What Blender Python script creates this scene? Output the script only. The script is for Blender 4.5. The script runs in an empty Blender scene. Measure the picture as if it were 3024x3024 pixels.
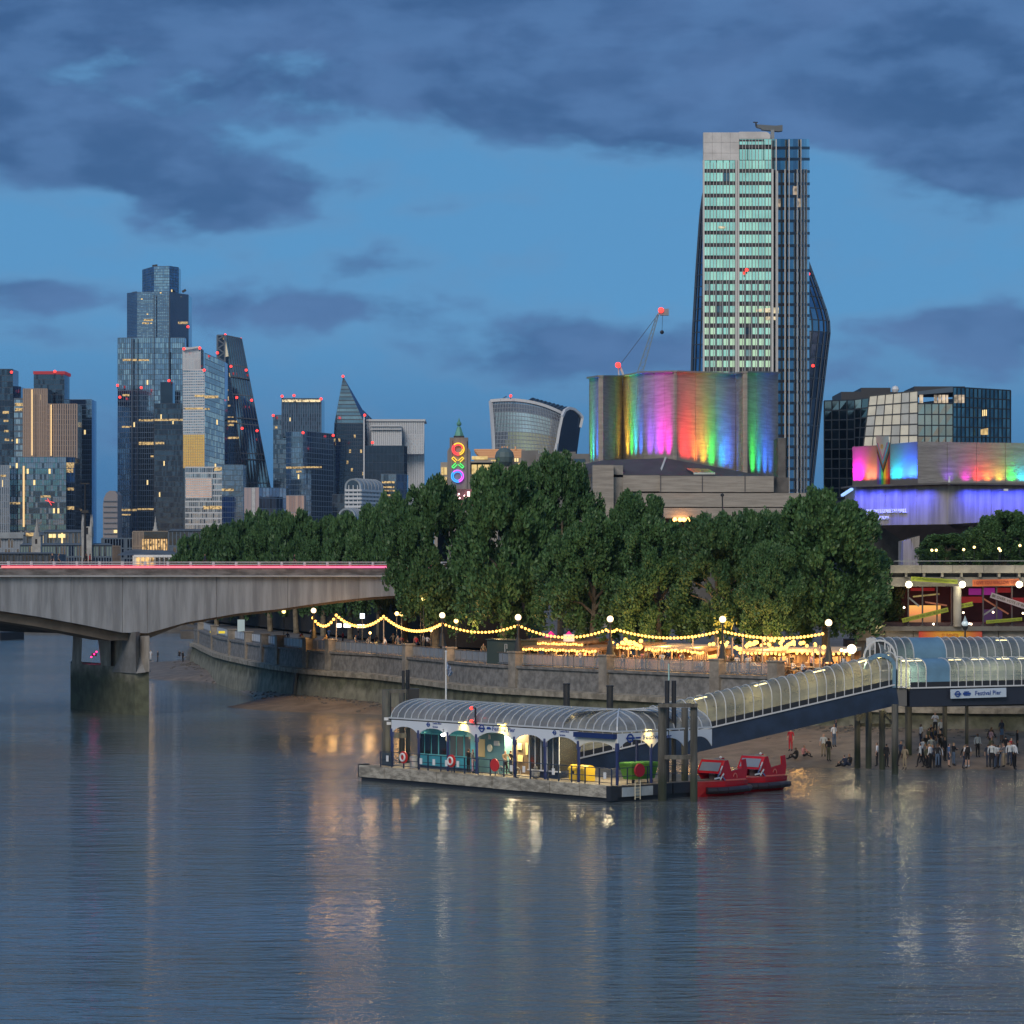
import bpy, math, random
import numpy as np
from mathutils import Vector, Matrix, geometry
R = math.radians
rnd = random.Random(7)
sc = bpy.context.scene
COL = sc.collection
# ------------------------------------------------------------------ camera
F, CX, HZ, CZ = 8700.0, 1512.0, 1680.0, 15.0      # focal length and horizon measured on the photograph, camera height in metres
cam = bpy.data.cameras.new('camera'); camo = bpy.data.objects.new('camera', cam); COL.objects.link(camo)
camo.location = (0, 0, CZ); camo.rotation_euler = (R(90), 0, 0)
cam.sensor_width = 36; cam.lens = 36 * F / 3024; cam.shift_y = (HZ - 1512) / 3024
cam.clip_start = 1; cam.clip_end = 30000
sc.camera = camo
# ------------------------------------------------------------------ view
sc.view_settings.view_transform = 'Standard'; sc.view_settings.look = 'None'
sc.view_settings.gamma = 1; sc.view_settings.use_curve_mapping = False; sc.view_settings.exposure = 0
sc.cycles.max_bounces = 6; sc.cycles.glossy_bounces = 3; sc.cycles.transparent_max_bounces = 12
sc.cycles.sample_clamp_indirect = 4; sc.cycles.caustics_reflective = False; sc.cycles.caustics_refractive = False
# ------------------------------------------------------------------ node helper
class NT:
    def __init__(s, tree):
        s.t = tree
    def n(s, typ, **kw):
        nd = s.t.nodes.new(typ)
        for k, v in kw.items():
            if k.startswith('i_'):
                key = k[2:]
                nd.inputs[int(key) if key.isdigit() else key.replace('_', ' ')].default_value = v
            else:
                setattr(nd, k, v)
        return nd
    def l(s, a, b): s.t.links.new(a, b)
    def put(s, sock, v):
        if hasattr(v, 'is_linked') or hasattr(v, 'links'): s.l(v, sock)
        else: sock.default_value = v
    def math(s, op, a, b=None, clamp=False):
        nd = s.t.nodes.new('ShaderNodeMath'); nd.operation = op; nd.use_clamp = clamp
        s.put(nd.inputs[0], a)
        if b is not None: s.put(nd.inputs[1], b)
        return nd.outputs[0]
    def mix(s, f, a, b, mode='MIX'):
        nd = s.t.nodes.new('ShaderNodeMix'); nd.data_type = 'RGBA'; nd.blend_type = mode
        s.put(nd.inputs[0], f)
        for i, v in ((6, a), (7, b)):
            if isinstance(v, tuple) and len(v) == 3: v = v + (1,)
            s.put(nd.inputs[i], v)
        return nd.outputs[2]
    def rng(s, v, a, b, c=0.0, d=1.0, smooth=True):
        nd = s.t.nodes.new('ShaderNodeMapRange'); nd.interpolation_type = 'SMOOTHSTEP' if smooth else 'LINEAR'
        s.put(nd.inputs[0], v)
        for i, x in enumerate((a, b, c, d)): nd.inputs[i + 1].default_value = x
        return nd.outputs[0]
    def ramp(s, v, stops):
        nd = s.t.nodes.new('ShaderNodeValToRGB'); s.put(nd.inputs[0], v); e = nd.color_ramp.elements
        while len(e) < len(stops): e.new(0.5)
        for el, (p, c) in zip(e, stops):
            el.position = p; el.color = tuple(c) + (1,)
        return nd.outputs[0]
# ------------------------------------------------------------------ world: dusk sky, sunset behind the camera, clouds
w = bpy.data.worlds.new('World'); sc.world = w; w.use_nodes = True
T = NT(w.node_tree); w.node_tree.nodes.clear()
tc = T.n('ShaderNodeTexCoord')
sep = T.n('ShaderNodeSeparateXYZ'); T.l(tc.outputs['Generated'], sep.inputs[0])
dx, dy, dz = sep.outputs
el = T.math('DIVIDE', T.math('ARCSINE', dz), math.pi / 2)              # 0 horizon .. 1 zenith
az = T.math('ARCTAN2', dx, dy)                                          # 0 down river, +-pi behind the camera
front = T.ramp(el, [(0.0, (.044, .150, .33)), (0.025, (.066, .215, .44)), (0.055, (.104, .32, .60)), (0.09, (.098, .30, .57)),
                    (0.16, (.085, .235, .46)), (0.5, (.06, .16, .34)), (1.0, (.04, .11, .25))])
back = T.ramp(el, [(0.0, (.95, .40, .13)), (0.010, (.85, .52, .28)), (0.022, (.66, .76, .68)), (0.06, (.58, .84, .84)), (0.12, (.40, .60, .66)),
                   (0.25, (.13, .22, .34)), (0.5, (.04, .11, .25)), (1.0, (.024, .075, .19))])
bk = T.rng(T.math('ABSOLUTE', az), 1.35, 2.7)
base = T.mix(bk, front, back)
# clouds: warped noise in azimuth / elevation, flat bottomed banks placed as in the evening sky
azel = T.n('ShaderNodeCombineXYZ'); T.l(az, azel.inputs[0]); T.l(T.math('MULTIPLY', el, math.pi / 2 * 2.2), azel.inputs[1])
no = T.n('ShaderNodeTexNoise', i_Scale=9.0, i_Detail=7.0, i_Roughness=.55, i_Distortion=.4); T.l(azel.outputs[0], no.inputs['Vector'])
no2 = T.n('ShaderNodeTexNoise', i_Scale=34.0, i_Detail=4.0, i_Roughness=.5); T.l(azel.outputs[0], no2.inputs['Vector'])
nz = T.math('ADD', T.math('MULTIPLY', T.math('SUBTRACT', no.outputs[0], .5), 2.1), T.math('MULTIPLY', T.math('SUBTRACT', no2.outputs[0], .5), 1.5))
eld = T.math('MULTIPLY', el, 90.0); azd = T.math('MULTIPLY', az, 180 / math.pi)
def blob(px, py, rx, ry, amp):
    ca = math.degrees(math.atan((px - CX) / F)); ce = math.degrees(math.atan((HZ - py) / F))
    sx, sy = rx / F * 57.3, ry / F * 57.3
    a = T.math('DIVIDE', T.math('SUBTRACT', azd, ca), sx); b = T.math('DIVIDE', T.math('SUBTRACT', eld, ce), sy)
    r = T.math('ADD', T.math('MULTIPLY', a, a), T.math('MULTIPLY', b, b))
    return T.math('MULTIPLY', T.math('EXPONENT', T.math('MULTIPLY', r, -1.0)), amp)
acc = None
for bb in [(150, 60, 900, 120, 1.1), (1500, 90, 1100, 130, 1.15), (2700, 120, 900, 230, 1.3), (1900, 330, 700, 110, .9), (2950, 480, 330, 130, 1.1),
           (250, 440, 430, 130, 1.15), (700, 590, 330, 110, 1.0), (60, 330, 260, 110, .8), (1180, 230, 330, 120, .75), (620, 260, 240, 60, .5), (2500, 300, 600, 120, .9),
           (120, 880, 330, 60, 1.0), (850, 915, 380, 70, 1.0), (1250, 620, 120, 30, .5), (2620, 960, 260, 60, .95), (2950, 980, 220, 80, 1.0),
           (1800, 990, 460, 80, .8), (400, 1010, 500, 50, .7), (2100, 1080, 900, 70, .7), (1000, 780, 500, 60, .35), (600, 1230, 800, 80, .3), (2700, 1130, 400, 60, .5),
           (1050, 180, 240, 50, -.5), (560, 90, 160, 60, -.55), (300, 600, 200, 30, -.3)]:
    s_ = blob(*bb); acc = s_ if acc is None else T.math('ADD', acc, s_)
gen = T.rng(el, .14, .3, 0.0, .45)                                      # broken cloud carries on overhead
acc = T.math('ADD', T.math('ADD', acc, gen), T.rng(T.math('ABSOLUTE', az), .3, .6, 0.0, .25))
m = T.rng(T.math('ADD', acc, nz), .34, .86)
ccol = T.mix(T.rng(el, .01, .11), (.056, .148, .34), (.036, .092, .235))
ccol = T.mix(T.rng(no.outputs[0], .32, .62), T.mix(.75, ccol, (.105, .20, .42)), ccol)
ccol = T.mix(T.math('MULTIPLY', T.rng(no2.outputs[0], .38, .66), .6), ccol, (.095, .20, .42))
ccol = T.mix(T.math('MULTIPLY', bk, .75), ccol, base)
edge = T.rng(T.math('ADD', acc, nz), .0, .4)                              # paler fringe before the cloud body
base2 = T.mix(T.math('MULTIPLY', edge, .35), base, T.mix(.5, base, (.17, .27, .44)))
skyc = T.mix(T.math('MULTIPLY', m, .9), base2, ccol)
ns = T.n('ShaderNodeTexSky'); ns.sky_type = 'NISHITA'; ns.sun_disc = False
ns.sun_elevation = R(2); ns.sun_rotation = R(190); ns.ozone_density = 4; ns.altitude = 20
below = T.mix(T.rng(dz, -.03, 0.0), (.03, .04, .05), skyc)
bg1 = T.n('ShaderNodeBackground'); T.l(below, bg1.inputs[0]); bg1.inputs[1].default_value = 1.0
bg2 = T.n('ShaderNodeBackground'); T.l(ns.outputs[0], bg2.inputs[0]); bg2.inputs[1].default_value = 0.012
ad = T.n('ShaderNodeAddShader'); T.l(bg1.outputs[0], ad.inputs[0]); T.l(bg2.outputs[0], ad.inputs[1])
ow = T.n('ShaderNodeOutputWorld'); T.l(ad.outputs[0], ow.inputs[0])
# low warm after-glow from behind the camera
sl = bpy.data.lights.new('sun', 'SUN'); sl.energy = 1.75; sl.angle = R(25); sl.color = (1, .86, .73)
so = bpy.data.objects.new('sun', sl); COL.objects.link(so)
sd = Vector((-.35, -1, .66)); so.rotation_euler = sd.to_track_quat('Z', 'Y').to_euler(); so.location = (0, -50, 80)
# ------------------------------------------------------------------ materials
M = {}
def mat(name, col=(.5, .5, .5), rough=.6, metal=0, var=.0, vs=1.0, bump=0., bs=4., emit=None, es=0., streak=None, spec=.5, col2=None, alpha=1, trans=0, band=None):
    if name in M: return M[name]
    m = bpy.data.materials.new(name); m.use_nodes = True; t = NT(m.node_tree); nd = m.node_tree.nodes
    b = nd['Principled BSDF']; b.inputs['Base Color'].default_value = (*col, 1); b.inputs['Roughness'].default_value = rough
    b.inputs['Metallic'].default_value = metal; b.inputs['Specular IOR Level'].default_value = spec
    geo = t.n('ShaderNodeNewGeometry').outputs['Position']
    if var or streak or col2:
        n1 = t.n('ShaderNodeTexNoise', i_Scale=vs, i_Detail=5., i_Roughness=.6)
        if streak:
            mp = t.n('ShaderNodeMapping'); mp.inputs['Scale'].default_value = streak; t.l(geo, mp.inputs[0]); t.l(mp.outputs[0], n1.inputs[0])
        else: t.l(geo, n1.inputs[0])
        c2 = col2 or tuple(c * (1 - var) for c in col)
        c1 = tuple(min(1, c * (1 + var * .6)) for c in col) if not col2 else col
        cc = t.mix(t.rng(n1.outputs[0], .32, .68), c1, c2)
        if band:                                                        # tide / grime bands by height: (z0,z1,colour)
            sp = t.n('ShaderNodeSeparateXYZ'); t.l(geo, sp.inputs[0])
            n2 = t.n('ShaderNodeTexNoise', i_Scale=.5, i_Detail=4.); t.l(geo, n2.inputs[0])
            zz = t.math('ADD', sp.outputs[2], t.math('MULTIPLY', t.math('SUBTRACT', n2.outputs[0], .5), band[3] if len(band) > 3 else 2.5))
            cc = t.mix(t.rng(zz, band[0], band[1]), t.mix(t.rng(n1.outputs[0], .3, .7), band[2], tuple(x * .55 for x in band[2])), cc)
        t.l(cc, b.inputs['Base Color'])
    if bump:
        n3 = t.n('ShaderNodeTexNoise', i_Scale=bs, i_Detail=6., i_Roughness=.65)
        if streak:
            mp = t.n('ShaderNodeMapping'); mp.inputs['Scale'].default_value = streak; t.l(geo, mp.inputs[0]); t.l(mp.outputs[0], n3.inputs[0])
        else: t.l(geo, n3.inputs[0])
        bp = t.n('ShaderNodeBump'); bp.inputs['Strength'].default_value = bump; bp.inputs['Distance'].default_value = .2
        t.l(n3.outputs[0], bp.inputs['Height']); t.l(bp.outputs[0], b.inputs['Normal'])
    if emit:
        b.inputs['Emission Color'].default_value = (*emit, 1); b.inputs['Emission Strength'].default_value = es
    if alpha < 1:
        b.inputs['Alpha'].default_value = alpha
    if trans:
        b.inputs['Transmission Weight'].default_value = trans
    M[name] = m; return m
def glass(name, tint, rough=.06, var=.12, wave=.02, sc_=.15):
    """coated curtain-wall glass: a tinted mirror, slightly wavy from pane to pane"""
    if name in M: return M[name]
    m = bpy.data.materials.new(name); m.use_nodes = True; t = NT(m.node_tree); b = m.node_tree.nodes['Principled BSDF']
    geo = t.n('ShaderNodeNewGeometry').outputs['Position']
    n1 = t.n('ShaderNodeTexNoise', i_Scale=sc_, i_Detail=3.); t.l(geo, n1.inputs[0])
    t.l(t.mix(t.rng(n1.outputs[0], .3, .7), tuple(c * (1 - var) for c in tint), tuple(min(1, c * (1 + var)) for c in tint)), b.inputs['Base Color'])
    b.inputs['Metallic'].default_value = 1; b.inputs['Roughness'].default_value = rough
    bp = t.n('ShaderNodeBump'); bp.inputs['Strength'].default_value = wave; bp.inputs['Distance'].default_value = 1
    n2 = t.n('ShaderNodeTexNoise', i_Scale=sc_ * 2, i_Detail=1.); t.l(geo, n2.inputs[0]); t.l(n2.outputs[0], bp.inputs['Height']); t.l(bp.outputs[0], b.inputs['Normal'])
    M[name] = m; return m
def emis(name, col, s, sample=False):
    if name in M: return M[name]
    m = bpy.data.materials.new(name); m.use_nodes = True; b = m.node_tree.nodes['Principled BSDF']
    b.inputs['Base Color'].default_value = (*[c * .5 for c in col], 1); b.inputs['Emission Color'].default_value = (*col, 1); b.inputs['Emission Strength'].default_value = s
    if not sample: m.cycles.emission_sampling = 'NONE'
    M[name] = m; return m
def rooms(name, col, s, dark=(.05, .03, .01)):
    """a lit room seen through its window: uneven warm light with darker furniture shapes"""
    if name in M: return M[name]
    m = bpy.data.materials.new(name); m.use_nodes = True; t = NT(m.node_tree); b = m.node_tree.nodes['Principled BSDF']
    geo = t.n('ShaderNodeNewGeometry').outputs['Position']
    n1 = t.n('ShaderNodeTexNoise', i_Scale=.7, i_Detail=4.); t.l(geo, n1.inputs[0])
    t.l(t.mix(t.rng(n1.outputs[0], .3, .62), dark, col), b.inputs['Emission Color']); b.inputs['Emission Strength'].default_value = s
    b.inputs['Base Color'].default_value = (*dark, 1); b.inputs['Roughness'].default_value = .2; m.cycles.emission_sampling = 'NONE'
    M[name] = m; return m
# ------------------------------------------------------------------ mesh builder
def V(*a): return Vector(a)
def W(px, py, d): return Vector(((px - CX) / F * d, d, CZ - (py - HZ) / F * d))
def XY(px, d): return ((px - CX) / F * d, d)
def ZZ(py, d): return CZ - (py - HZ) / F * d
def G(px, py, z=0.):
    d = F * (CZ - z) / (py - HZ); return Vector(((px - CX) / F * d, d, z))
ORI = {}
class MB:
    def __init__(s): s.v = []; s.f = []; s.m = []
    def face(s, pts, mi=0):
        i = len(s.v); s.v += [tuple(p) for p in pts]; s.f.append(tuple(range(i, i + len(pts)))); s.m.append(mi); return s
    def hexa(s, p, mi=0):                      # p: 4 bottom then 4 top, ccw from above
        i = len(s.v); s.v += [tuple(q) for q in p]
        for f in ((3, 2, 1, 0), (4, 5, 6, 7), (0, 1, 5, 4), (1, 2, 6, 5), (2, 3, 7, 6), (3, 0, 4, 7)):
            s.f.append(tuple(i + k for k in f)); s.m.append(mi)
        return s
    def box(s, c, size, mi=0, rz=0):
        x, y, z = size[0] / 2, size[1] / 2, size[2] / 2; cr, sr = math.cos(rz), math.sin(rz)
        pts = []
        for zz in (-z, z):
            for a, b in ((-x, -y), (x, -y), (x, y), (-x, y)):
                pts.append((c[0] + a * cr - b * sr, c[1] + a * sr + b * cr, c[2] + zz))
        return s.hexa(pts, mi)
    def bar(s, a, b, w, h=None, up=(0, 0, 1), mi=0):
        a, b = Vector(a), Vector(b); h = w if h is None else h; d = (b - a)
        if d.length < 1e-6: return s
        d.normalize(); up = Vector(up)
        sd_ = d.cross(up)
        if sd_.length < 1e-3: sd_ = d.cross(Vector((0, 1, 0)))
        sd_.normalize(); u2 = sd_.cross(d).normalized(); sd_ *= w / 2; u2 *= h / 2
        return s.hexa([a - sd_ - u2, a + sd_ - u2, b + sd_ - u2, b - sd_ - u2, a - sd_ + u2, a + sd_ + u2, b + sd_ + u2, b - sd_ + u2], mi)
    def cyl(s, a, b, r0, r1=None, n=10, mi=0, cap=True):
        a, b = Vector(a), Vector(b); r1 = r0 if r1 is None else r1; d = (b - a).normalized()
        x = d.orthogonal().normalized(); y = d.cross(x); i = len(s.v)
        for c, r in ((a, r0), (b, r1)):
            for k in range(n):
                t = 2 * math.pi * k / n; s.v.append(tuple(c + x * r * math.cos(t) + y * r * math.sin(t)))
        for k in range(n):
            s.f.append((i + k, i + (k + 1) % n, i + n + (k + 1) % n, i + n + k)); s.m.append(mi)
        if cap:
            s.f.append(tuple(i + k for k in range(n - 1, -1, -1))); s.f.append(tuple(i + n + k for k in range(n))); s.m += [mi, mi]
        return s
    def sphere(s, c, r, n=10, mi=0, sq=1.0):
        i = len(s.v); rr = n // 2
        s.v.append((c[0], c[1], c[2] - r * sq))
        for j in range(1, rr):
            t = -math.pi / 2 + math.pi * j / rr
            for k in range(n):
                p = 2 * math.pi * k / n; s.v.append((c[0] + r * math.cos(t) * math.cos(p), c[1] + r * math.cos(t) * math.sin(p), c[2] + r * sq * math.sin(t)))
        s.v.append((c[0], c[1], c[2] + r * sq)); top = len(s.v) - 1
        for k in range(n):
            k2 = (k + 1) % n
            s.f.append((i, i + 1 + k2, i + 1 + k)); s.m.append(mi)
            for j in range(rr - 2):
                a = i + 1 + j * n; s.f.append((a + k, a + k2, a + n + k2, a + n + k)); s.m.append(mi)
            a = i + 1 + (rr - 2) * n; s.f.append((a + k, a + k2, top)); s.m.append(mi)
        return s
    def prism(s, xy, z0, z1, mi=0, mt=None):
        n = len(xy); i = len(s.v)
        ar = sum(xy[k][0] * xy[(k + 1) % n][1] - xy[(k + 1) % n][0] * xy[k][1] for k in range(n))
        if ar < 0: xy = xy[::-1]
        zt = z1 if isinstance(z1, (list, tuple)) else [z1] * n
        if ar < 0 and isinstance(z1, (list, tuple)): zt = zt[::-1]
        s.v += [(x, y, z0) for x, y in xy] + [(x, y, zt[k]) for k, (x, y) in enumerate(xy)]
        s.f.append(tuple(i + k for k in range(n - 1, -1, -1))); s.f.append(tuple(i + n + k for k in range(n))); s.m += [mi, mi if mt is None else mt]
        for k in range(n):
            s.f.append((i + k, i + (k + 1) % n, i + n + (k + 1) % n, i + n + k)); s.m.append(mi)
        return s
    def loft(s, rings, mi=0, closed=True, cap=False):
        i = len(s.v); n = len(rings[0])
        for r in rings: s.v += [tuple(p) for p in r]
        for j in range(len(rings) - 1):
            for k in range(n if closed else n - 1):
                k2 = (k + 1) % n; a = i + j * n
                s.f.append((a + k, a + k2, a + n + k2, a + n + k)); s.m.append(mi)
        if cap:
            s.f.append(tuple(i + k for k in range(n - 1, -1, -1))); s.f.append(tuple(i + (len(rings) - 1) * n + k for k in range(n))); s.m += [mi, mi]
        return s
    def extr(s, pts, off, mi=0):               # planar outline extruded by a vector
        off = Vector(off); n = len(pts); i = len(s.v); pts = [Vector(p) for p in pts]
        s.v += [tuple(p) for p in pts] + [tuple(p + off) for p in pts]
        s.f.append(tuple(i + k for k in range(n))); s.f.append(tuple(i + n + k for k in range(n - 1, -1, -1))); s.m += [mi, mi]
        for k in range(n):
            s.f.append((i + (k + 1) % n, i + k, i + n + k, i + n + (k + 1) % n)); s.m.append(mi)
        return s
    def build(s, name, mats, parent=None, smooth=False, fix=False):
        me = bpy.data.meshes.new(name)
        o3 = ORI.get(parent.name, Vector((0, 0, 0))) if parent else Vector((0, 0, 0))
        me.from_pydata([(x - o3[0], y - o3[1], z - o3[2]) for x, y, z in s.v], [], s.f)
        for mm in (mats if isinstance(mats, (list, tuple)) else [mats]): me.materials.append(mm)
        if len(me.materials) > 1: me.polygons.foreach_set('material_index', s.m)
        if smooth: me.polygons.foreach_set('use_smooth', [True] * len(me.polygons))
        me.update()
        return link(name, me, parent)
def link(name, me, parent=None):
    o = bpy.data.objects.new(name, me); COL.objects.link(o)
    if parent:
        o.parent = parent; ORI[o.name] = ORI.get(parent.name, Vector((0, 0, 0)))
    return o
def tag(o, label=None, cat=None, group=None, kind=None):
    if label: o['label'] = label
    if cat: o['category'] = cat
    if group: o['group'] = group
    if kind: o['kind'] = kind
    return o
def thing(name, label, cat, loc=(0, 0, 0), group=None):
    o = bpy.data.objects.new(name, None); COL.objects.link(o); o.location = loc; o.empty_display_size = .5
    ORI[o.name] = Vector(loc); return tag(o, label, cat, group)
def kids(o): return [c for c in ALLK.get(o.name, [])]
def copy_tree(root, loc, rz=0, label=None, scale=None):
    r = root.copy(); COL.objects.link(r); r.location = loc; r.rotation_euler = (0, 0, rz)
    if scale: r.scale = (scale,) * 3 if not isinstance(scale, tuple) else scale
    if label: r['label'] = label
    def rec(src, dst):
        for c in list(src.children):
            d = c.copy(); COL.objects.link(d); d.parent = dst; rec(c, d)
    rec(root, r); return r
def text_mesh(txt, size, mtl, name, parent, P, ux, uz, depth=.01, center=True, width=None):
    cu = bpy.data.curves.new('t', 'FONT'); cu.body = txt; cu.size = size; cu.extrude = depth; cu.resolution_u = 2
    if center: cu.align_x = 'CENTER'; cu.align_y = 'CENTER'
    to = bpy.data.objects.new('t', cu); COL.objects.link(to)
    dg = bpy.context.evaluated_depsgraph_get(); me = bpy.data.meshes.new_from_object(to.evaluated_get(dg))
    bpy.data.objects.remove(to); bpy.data.curves.remove(cu)
    ux, uz = Vector(ux).normalized(), Vector(uz).normalized(); un = ux.cross(uz)
    xs = [v.co.x for v in me.vertices]; k = (width / (max(xs) - min(xs))) if width and xs else 1
    o3 = ORI.get(parent.name, Vector((0, 0, 0))) if parent else Vector((0, 0, 0)); P = Vector(P)
    for v in me.vertices:
        c = v.co.copy(); v.co = P + ux * c.x * k + uz * c.y + un * c.z - o3
    me.materials.clear(); me.materials.append(mtl); me.name = name
    return link(name, me, parent)
def face_grid(gm, fm, c00, c10, c11, c01, nx, nz, hb=.5, vb=.3, t=.25, pick=None, vfirst=True, hevery=1, vevery=1):
    """panes and frame of one facade bay given its four corners (bottom left, bottom right, top right, top left)"""
    c00, c10, c11, c01 = map(Vector, (c00, c10, c11, c01))
    def P(u, v): return c00 * (1 - u) * (1 - v) + c10 * u * (1 - v) + c11 * u * v + c01 * (1 - u) * v
    nrm = (c10 - c00).cross(c01 - c00)
    if nrm.length < 1e-6: nrm = (c11 - c10).cross(c01 - c00)
    nrm.normalize()
    for j in range(nz):
        for i in range(nx):
            a = [P(i / nx, j / nz), P((i + 1) / nx, j / nz), P((i + 1) / nx, (j + 1) / nz), P(i / nx, (j + 1) / nz)]
            gm.face(a, pick(i, j) if pick else 0)
    if fm is not None:
        if hb:
            for j in range(0, nz + 1, hevery): fm.bar(P(0, j / nz) + nrm * t / 2, P(1, j / nz) + nrm * t / 2, t, hb, up=(c01 - c00))
        if vb:
            for i in range(0, nx + 1, vevery): fm.bar(P(i / nx, 0) + nrm * (t / 2 + .03), P(i / nx, 1) + nrm * (t / 2 + .03), vb, t + .1, up=nrm)
    return P, nrm
def light(kind, name, loc, energy, col, size=.5, **kw):
    l = bpy.data.lights.new(name, kind); l.energy = energy; l.color = col
    if kind == 'AREA': l.size = size
    else: l.shadow_soft_size = size
    for k, v in kw.items():
        if k not in ('rot', 'dir'): setattr(l, k, v)
    o = bpy.data.objects.new(name, l); COL.objects.link(o); o.location = loc
    if 'dir' in kw: o.rotation_euler = Vector(kw['dir']).to_track_quat('-Z', 'Y').to_euler()
    return o
# ------------------------------------------------------------------ shared materials
Z3 = Vector((0, 0, 1))
concrete = mat('concrete', (.30, .29, .27), .85, var=.28, vs=.6, bump=.25, bs=3)
conc_dark = mat('concrete_dark', (.13, .125, .12), .85, var=.3, vs=.5, bump=.25, bs=3)
conc_streak = mat('concrete_streaked', (.37, .39, .41), .85, var=.30, streak=(.9, .9, .10), bump=.2)
conc_board = mat('board_marked_concrete', (.36, .33, .29), .85, var=.2, streak=(.25, .25, 3.2), bump=.55)
stone_tide = mat('tidal_stone', (.105, .11, .07), .85, var=.5, vs=.7, bump=.4, bs=2.5, band=(1.7, 2.9, (.27, .265, .20), 3.0))
pier_tide = mat('tidal_pier_stone', (.32, .31, .28), .8, var=.35, vs=.8, bump=.3, bs=2, band=(3.2, 5.3, (.11, .125, .085)))
white = mat('white_paint', (.72, .74, .76), .4)
offwhite = mat('off_white', (.55, .56, .56), .55, var=.15, vs=.4)
blackm = mat('black_metal', (.02, .022, .028), .5)
steel = mat('grey_steel', (.28, .30, .32), .4, metal=.4)
navy = mat('navy_paint', (.018, .035, .075), .45, var=.3, vs=.7)
blue = mat('blue_paint', (.015, .03, .13), .4)
timber = mat('weathered_timber', (.13, .125, .11), .85, var=.45, streak=(2.5, 2.5, .35), bump=.3)
pile_m = mat('timber_pile', (.11, .11, .10), .85, var=.45, streak=(2.5, 2.5, .25), bump=.3, band=(1.2, 2.4, (.05, .065, .045), .6))
sand = mat('wet_sand', (.21, .165, .12), .62, var=.3, vs=.5, bump=.5, bs=1.6)
roof_dark = mat('dark_roof', (.075, .075, .085), .7, var=.2, vs=.3)
warmW = emis('warm_window', (1, .74, .32), 1.1)
warmD = rooms('warm_room', (1, .68, .28), .8)
coolW = emis('cool_window', (.75, .95, 1), .8)
redL = emis('red_beacon', (1, .04, .03), 3.2)
bulbM = emis('bulb_glow', (1, .50, .10), 3.6)
globeM = emis('globe_glow', (1, .72, .40), 3.2)
def red_beacon(px, py, d, label, r=1.1):
    p = W(px, py, d); t = thing('beacon', label, 'beacon', p)
    MB().cyl(p - Z3 * r * 2.2, p - Z3 * r * .6, r * .3, n=6).build('stem', blackm, t)
    MB().sphere(p, r, 8).build('lamp', redL, t)
    return t
# ------------------------------------------------------------------ water
wm = bpy.data.materials.new('river_water'); wm.use_nodes = True; t = NT(wm.node_tree); b = wm.node_tree.nodes['Principled BSDF']
geo = t.n('ShaderNodeNewGeometry').outputs['Position']
def wn(scale, detail, stretch, dist=0.):
    mp = t.n('ShaderNodeMapping'); mp.inputs['Scale'].default_value = stretch; mp.inputs['Rotation'].default_value = (0, 0, .12); t.l(geo, mp.inputs[0])
    n = t.n('ShaderNodeTexNoise', i_Scale=scale, i_Detail=detail, i_Roughness=.55, i_Distortion=dist); t.l(mp.outputs[0], n.inputs[0]); return n.outputs[0]
big = wn(.018, 3., (.6, 1., 1.)); patch = t.rng(big, .38, .6)
h = t.math('ADD', t.math('MULTIPLY', wn(.40, 4., (.5, 1.3, 1), .5), .60), t.math('MULTIPLY', wn(1.5, 4., (.45, 1.3, 1), .3), .34))
h = t.math('ADD', h, t.math('MULTIPLY', wn(.11, 2., (.5, 1, 1)), .5))
bp = t.n('ShaderNodeBump'); bp.inputs['Distance'].default_value = 1.0
t.l(h, bp.inputs['Height']); t.l(t.math('ADD', t.math('MULTIPLY', patch, .24), .16), bp.inputs['Strength']); t.l(bp.outputs[0], b.inputs['Normal'])
t.l(t.mix(patch, (.100, .135, .152), (.125, .145, .142)), b.inputs['Base Color'])
b.inputs['Roughness'].default_value = .055; b.inputs['IOR'].default_value = 1.333
o = MB().face([(-900, -60, 0), (900, -60, 0), (900, 1400, 0), (-900, 1400, 0)]).build('river_water', wm); tag(o, kind='structure')
# ------------------------------------------------------------------ land
WALLTOP = 6.0
wall_px = [(586, 1857), (600, 1859), (622, 1868), (660, 1881), (705, 1890), (760, 1899), (822, 1908), (911, 1918), (1020, 1925), (1132, 1931), (1284, 1945), (1400, 1957), (1503, 1964), (1640, 1970), (1775, 1976), (1900, 1981), (1988, 1985), (2106, 1990), (2330, 1998)]
wall_xy = []
for px, py in wall_px:
    g = G(px, py, WALLTOP); wall_xy.append((g.x, g.y))
wall_xy += [(31, 240), (38, 238), (60, 238), (120, 242)]
far_l = [(-52, 470), (-60, 540), (-75, 700)]
land_m = mat('paving_ground', (.16, .15, .14), .8, var=.25, vs=.4)
MB().face([(x + .05, y + .3, WALLTOP - .05) for x, y in [(200, 240)] + [(1500, 300), (1500, 720), (-75, 720)] + far_l[::-1] + wall_xy]).build('promenade_pavement', land_m)
tag(bpy.data.objects['promenade_pavement'], kind='structure')
MB().face([(-3000, 760, 5), (-75, 760, 5), (-75, 715, 5), (3000, 715, 5), (9000, 9000, 5), (-9000, 9000, 5)]).build('city_ground', land_m)
tag(bpy.data.objects['city_ground'], kind='structure')
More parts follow.
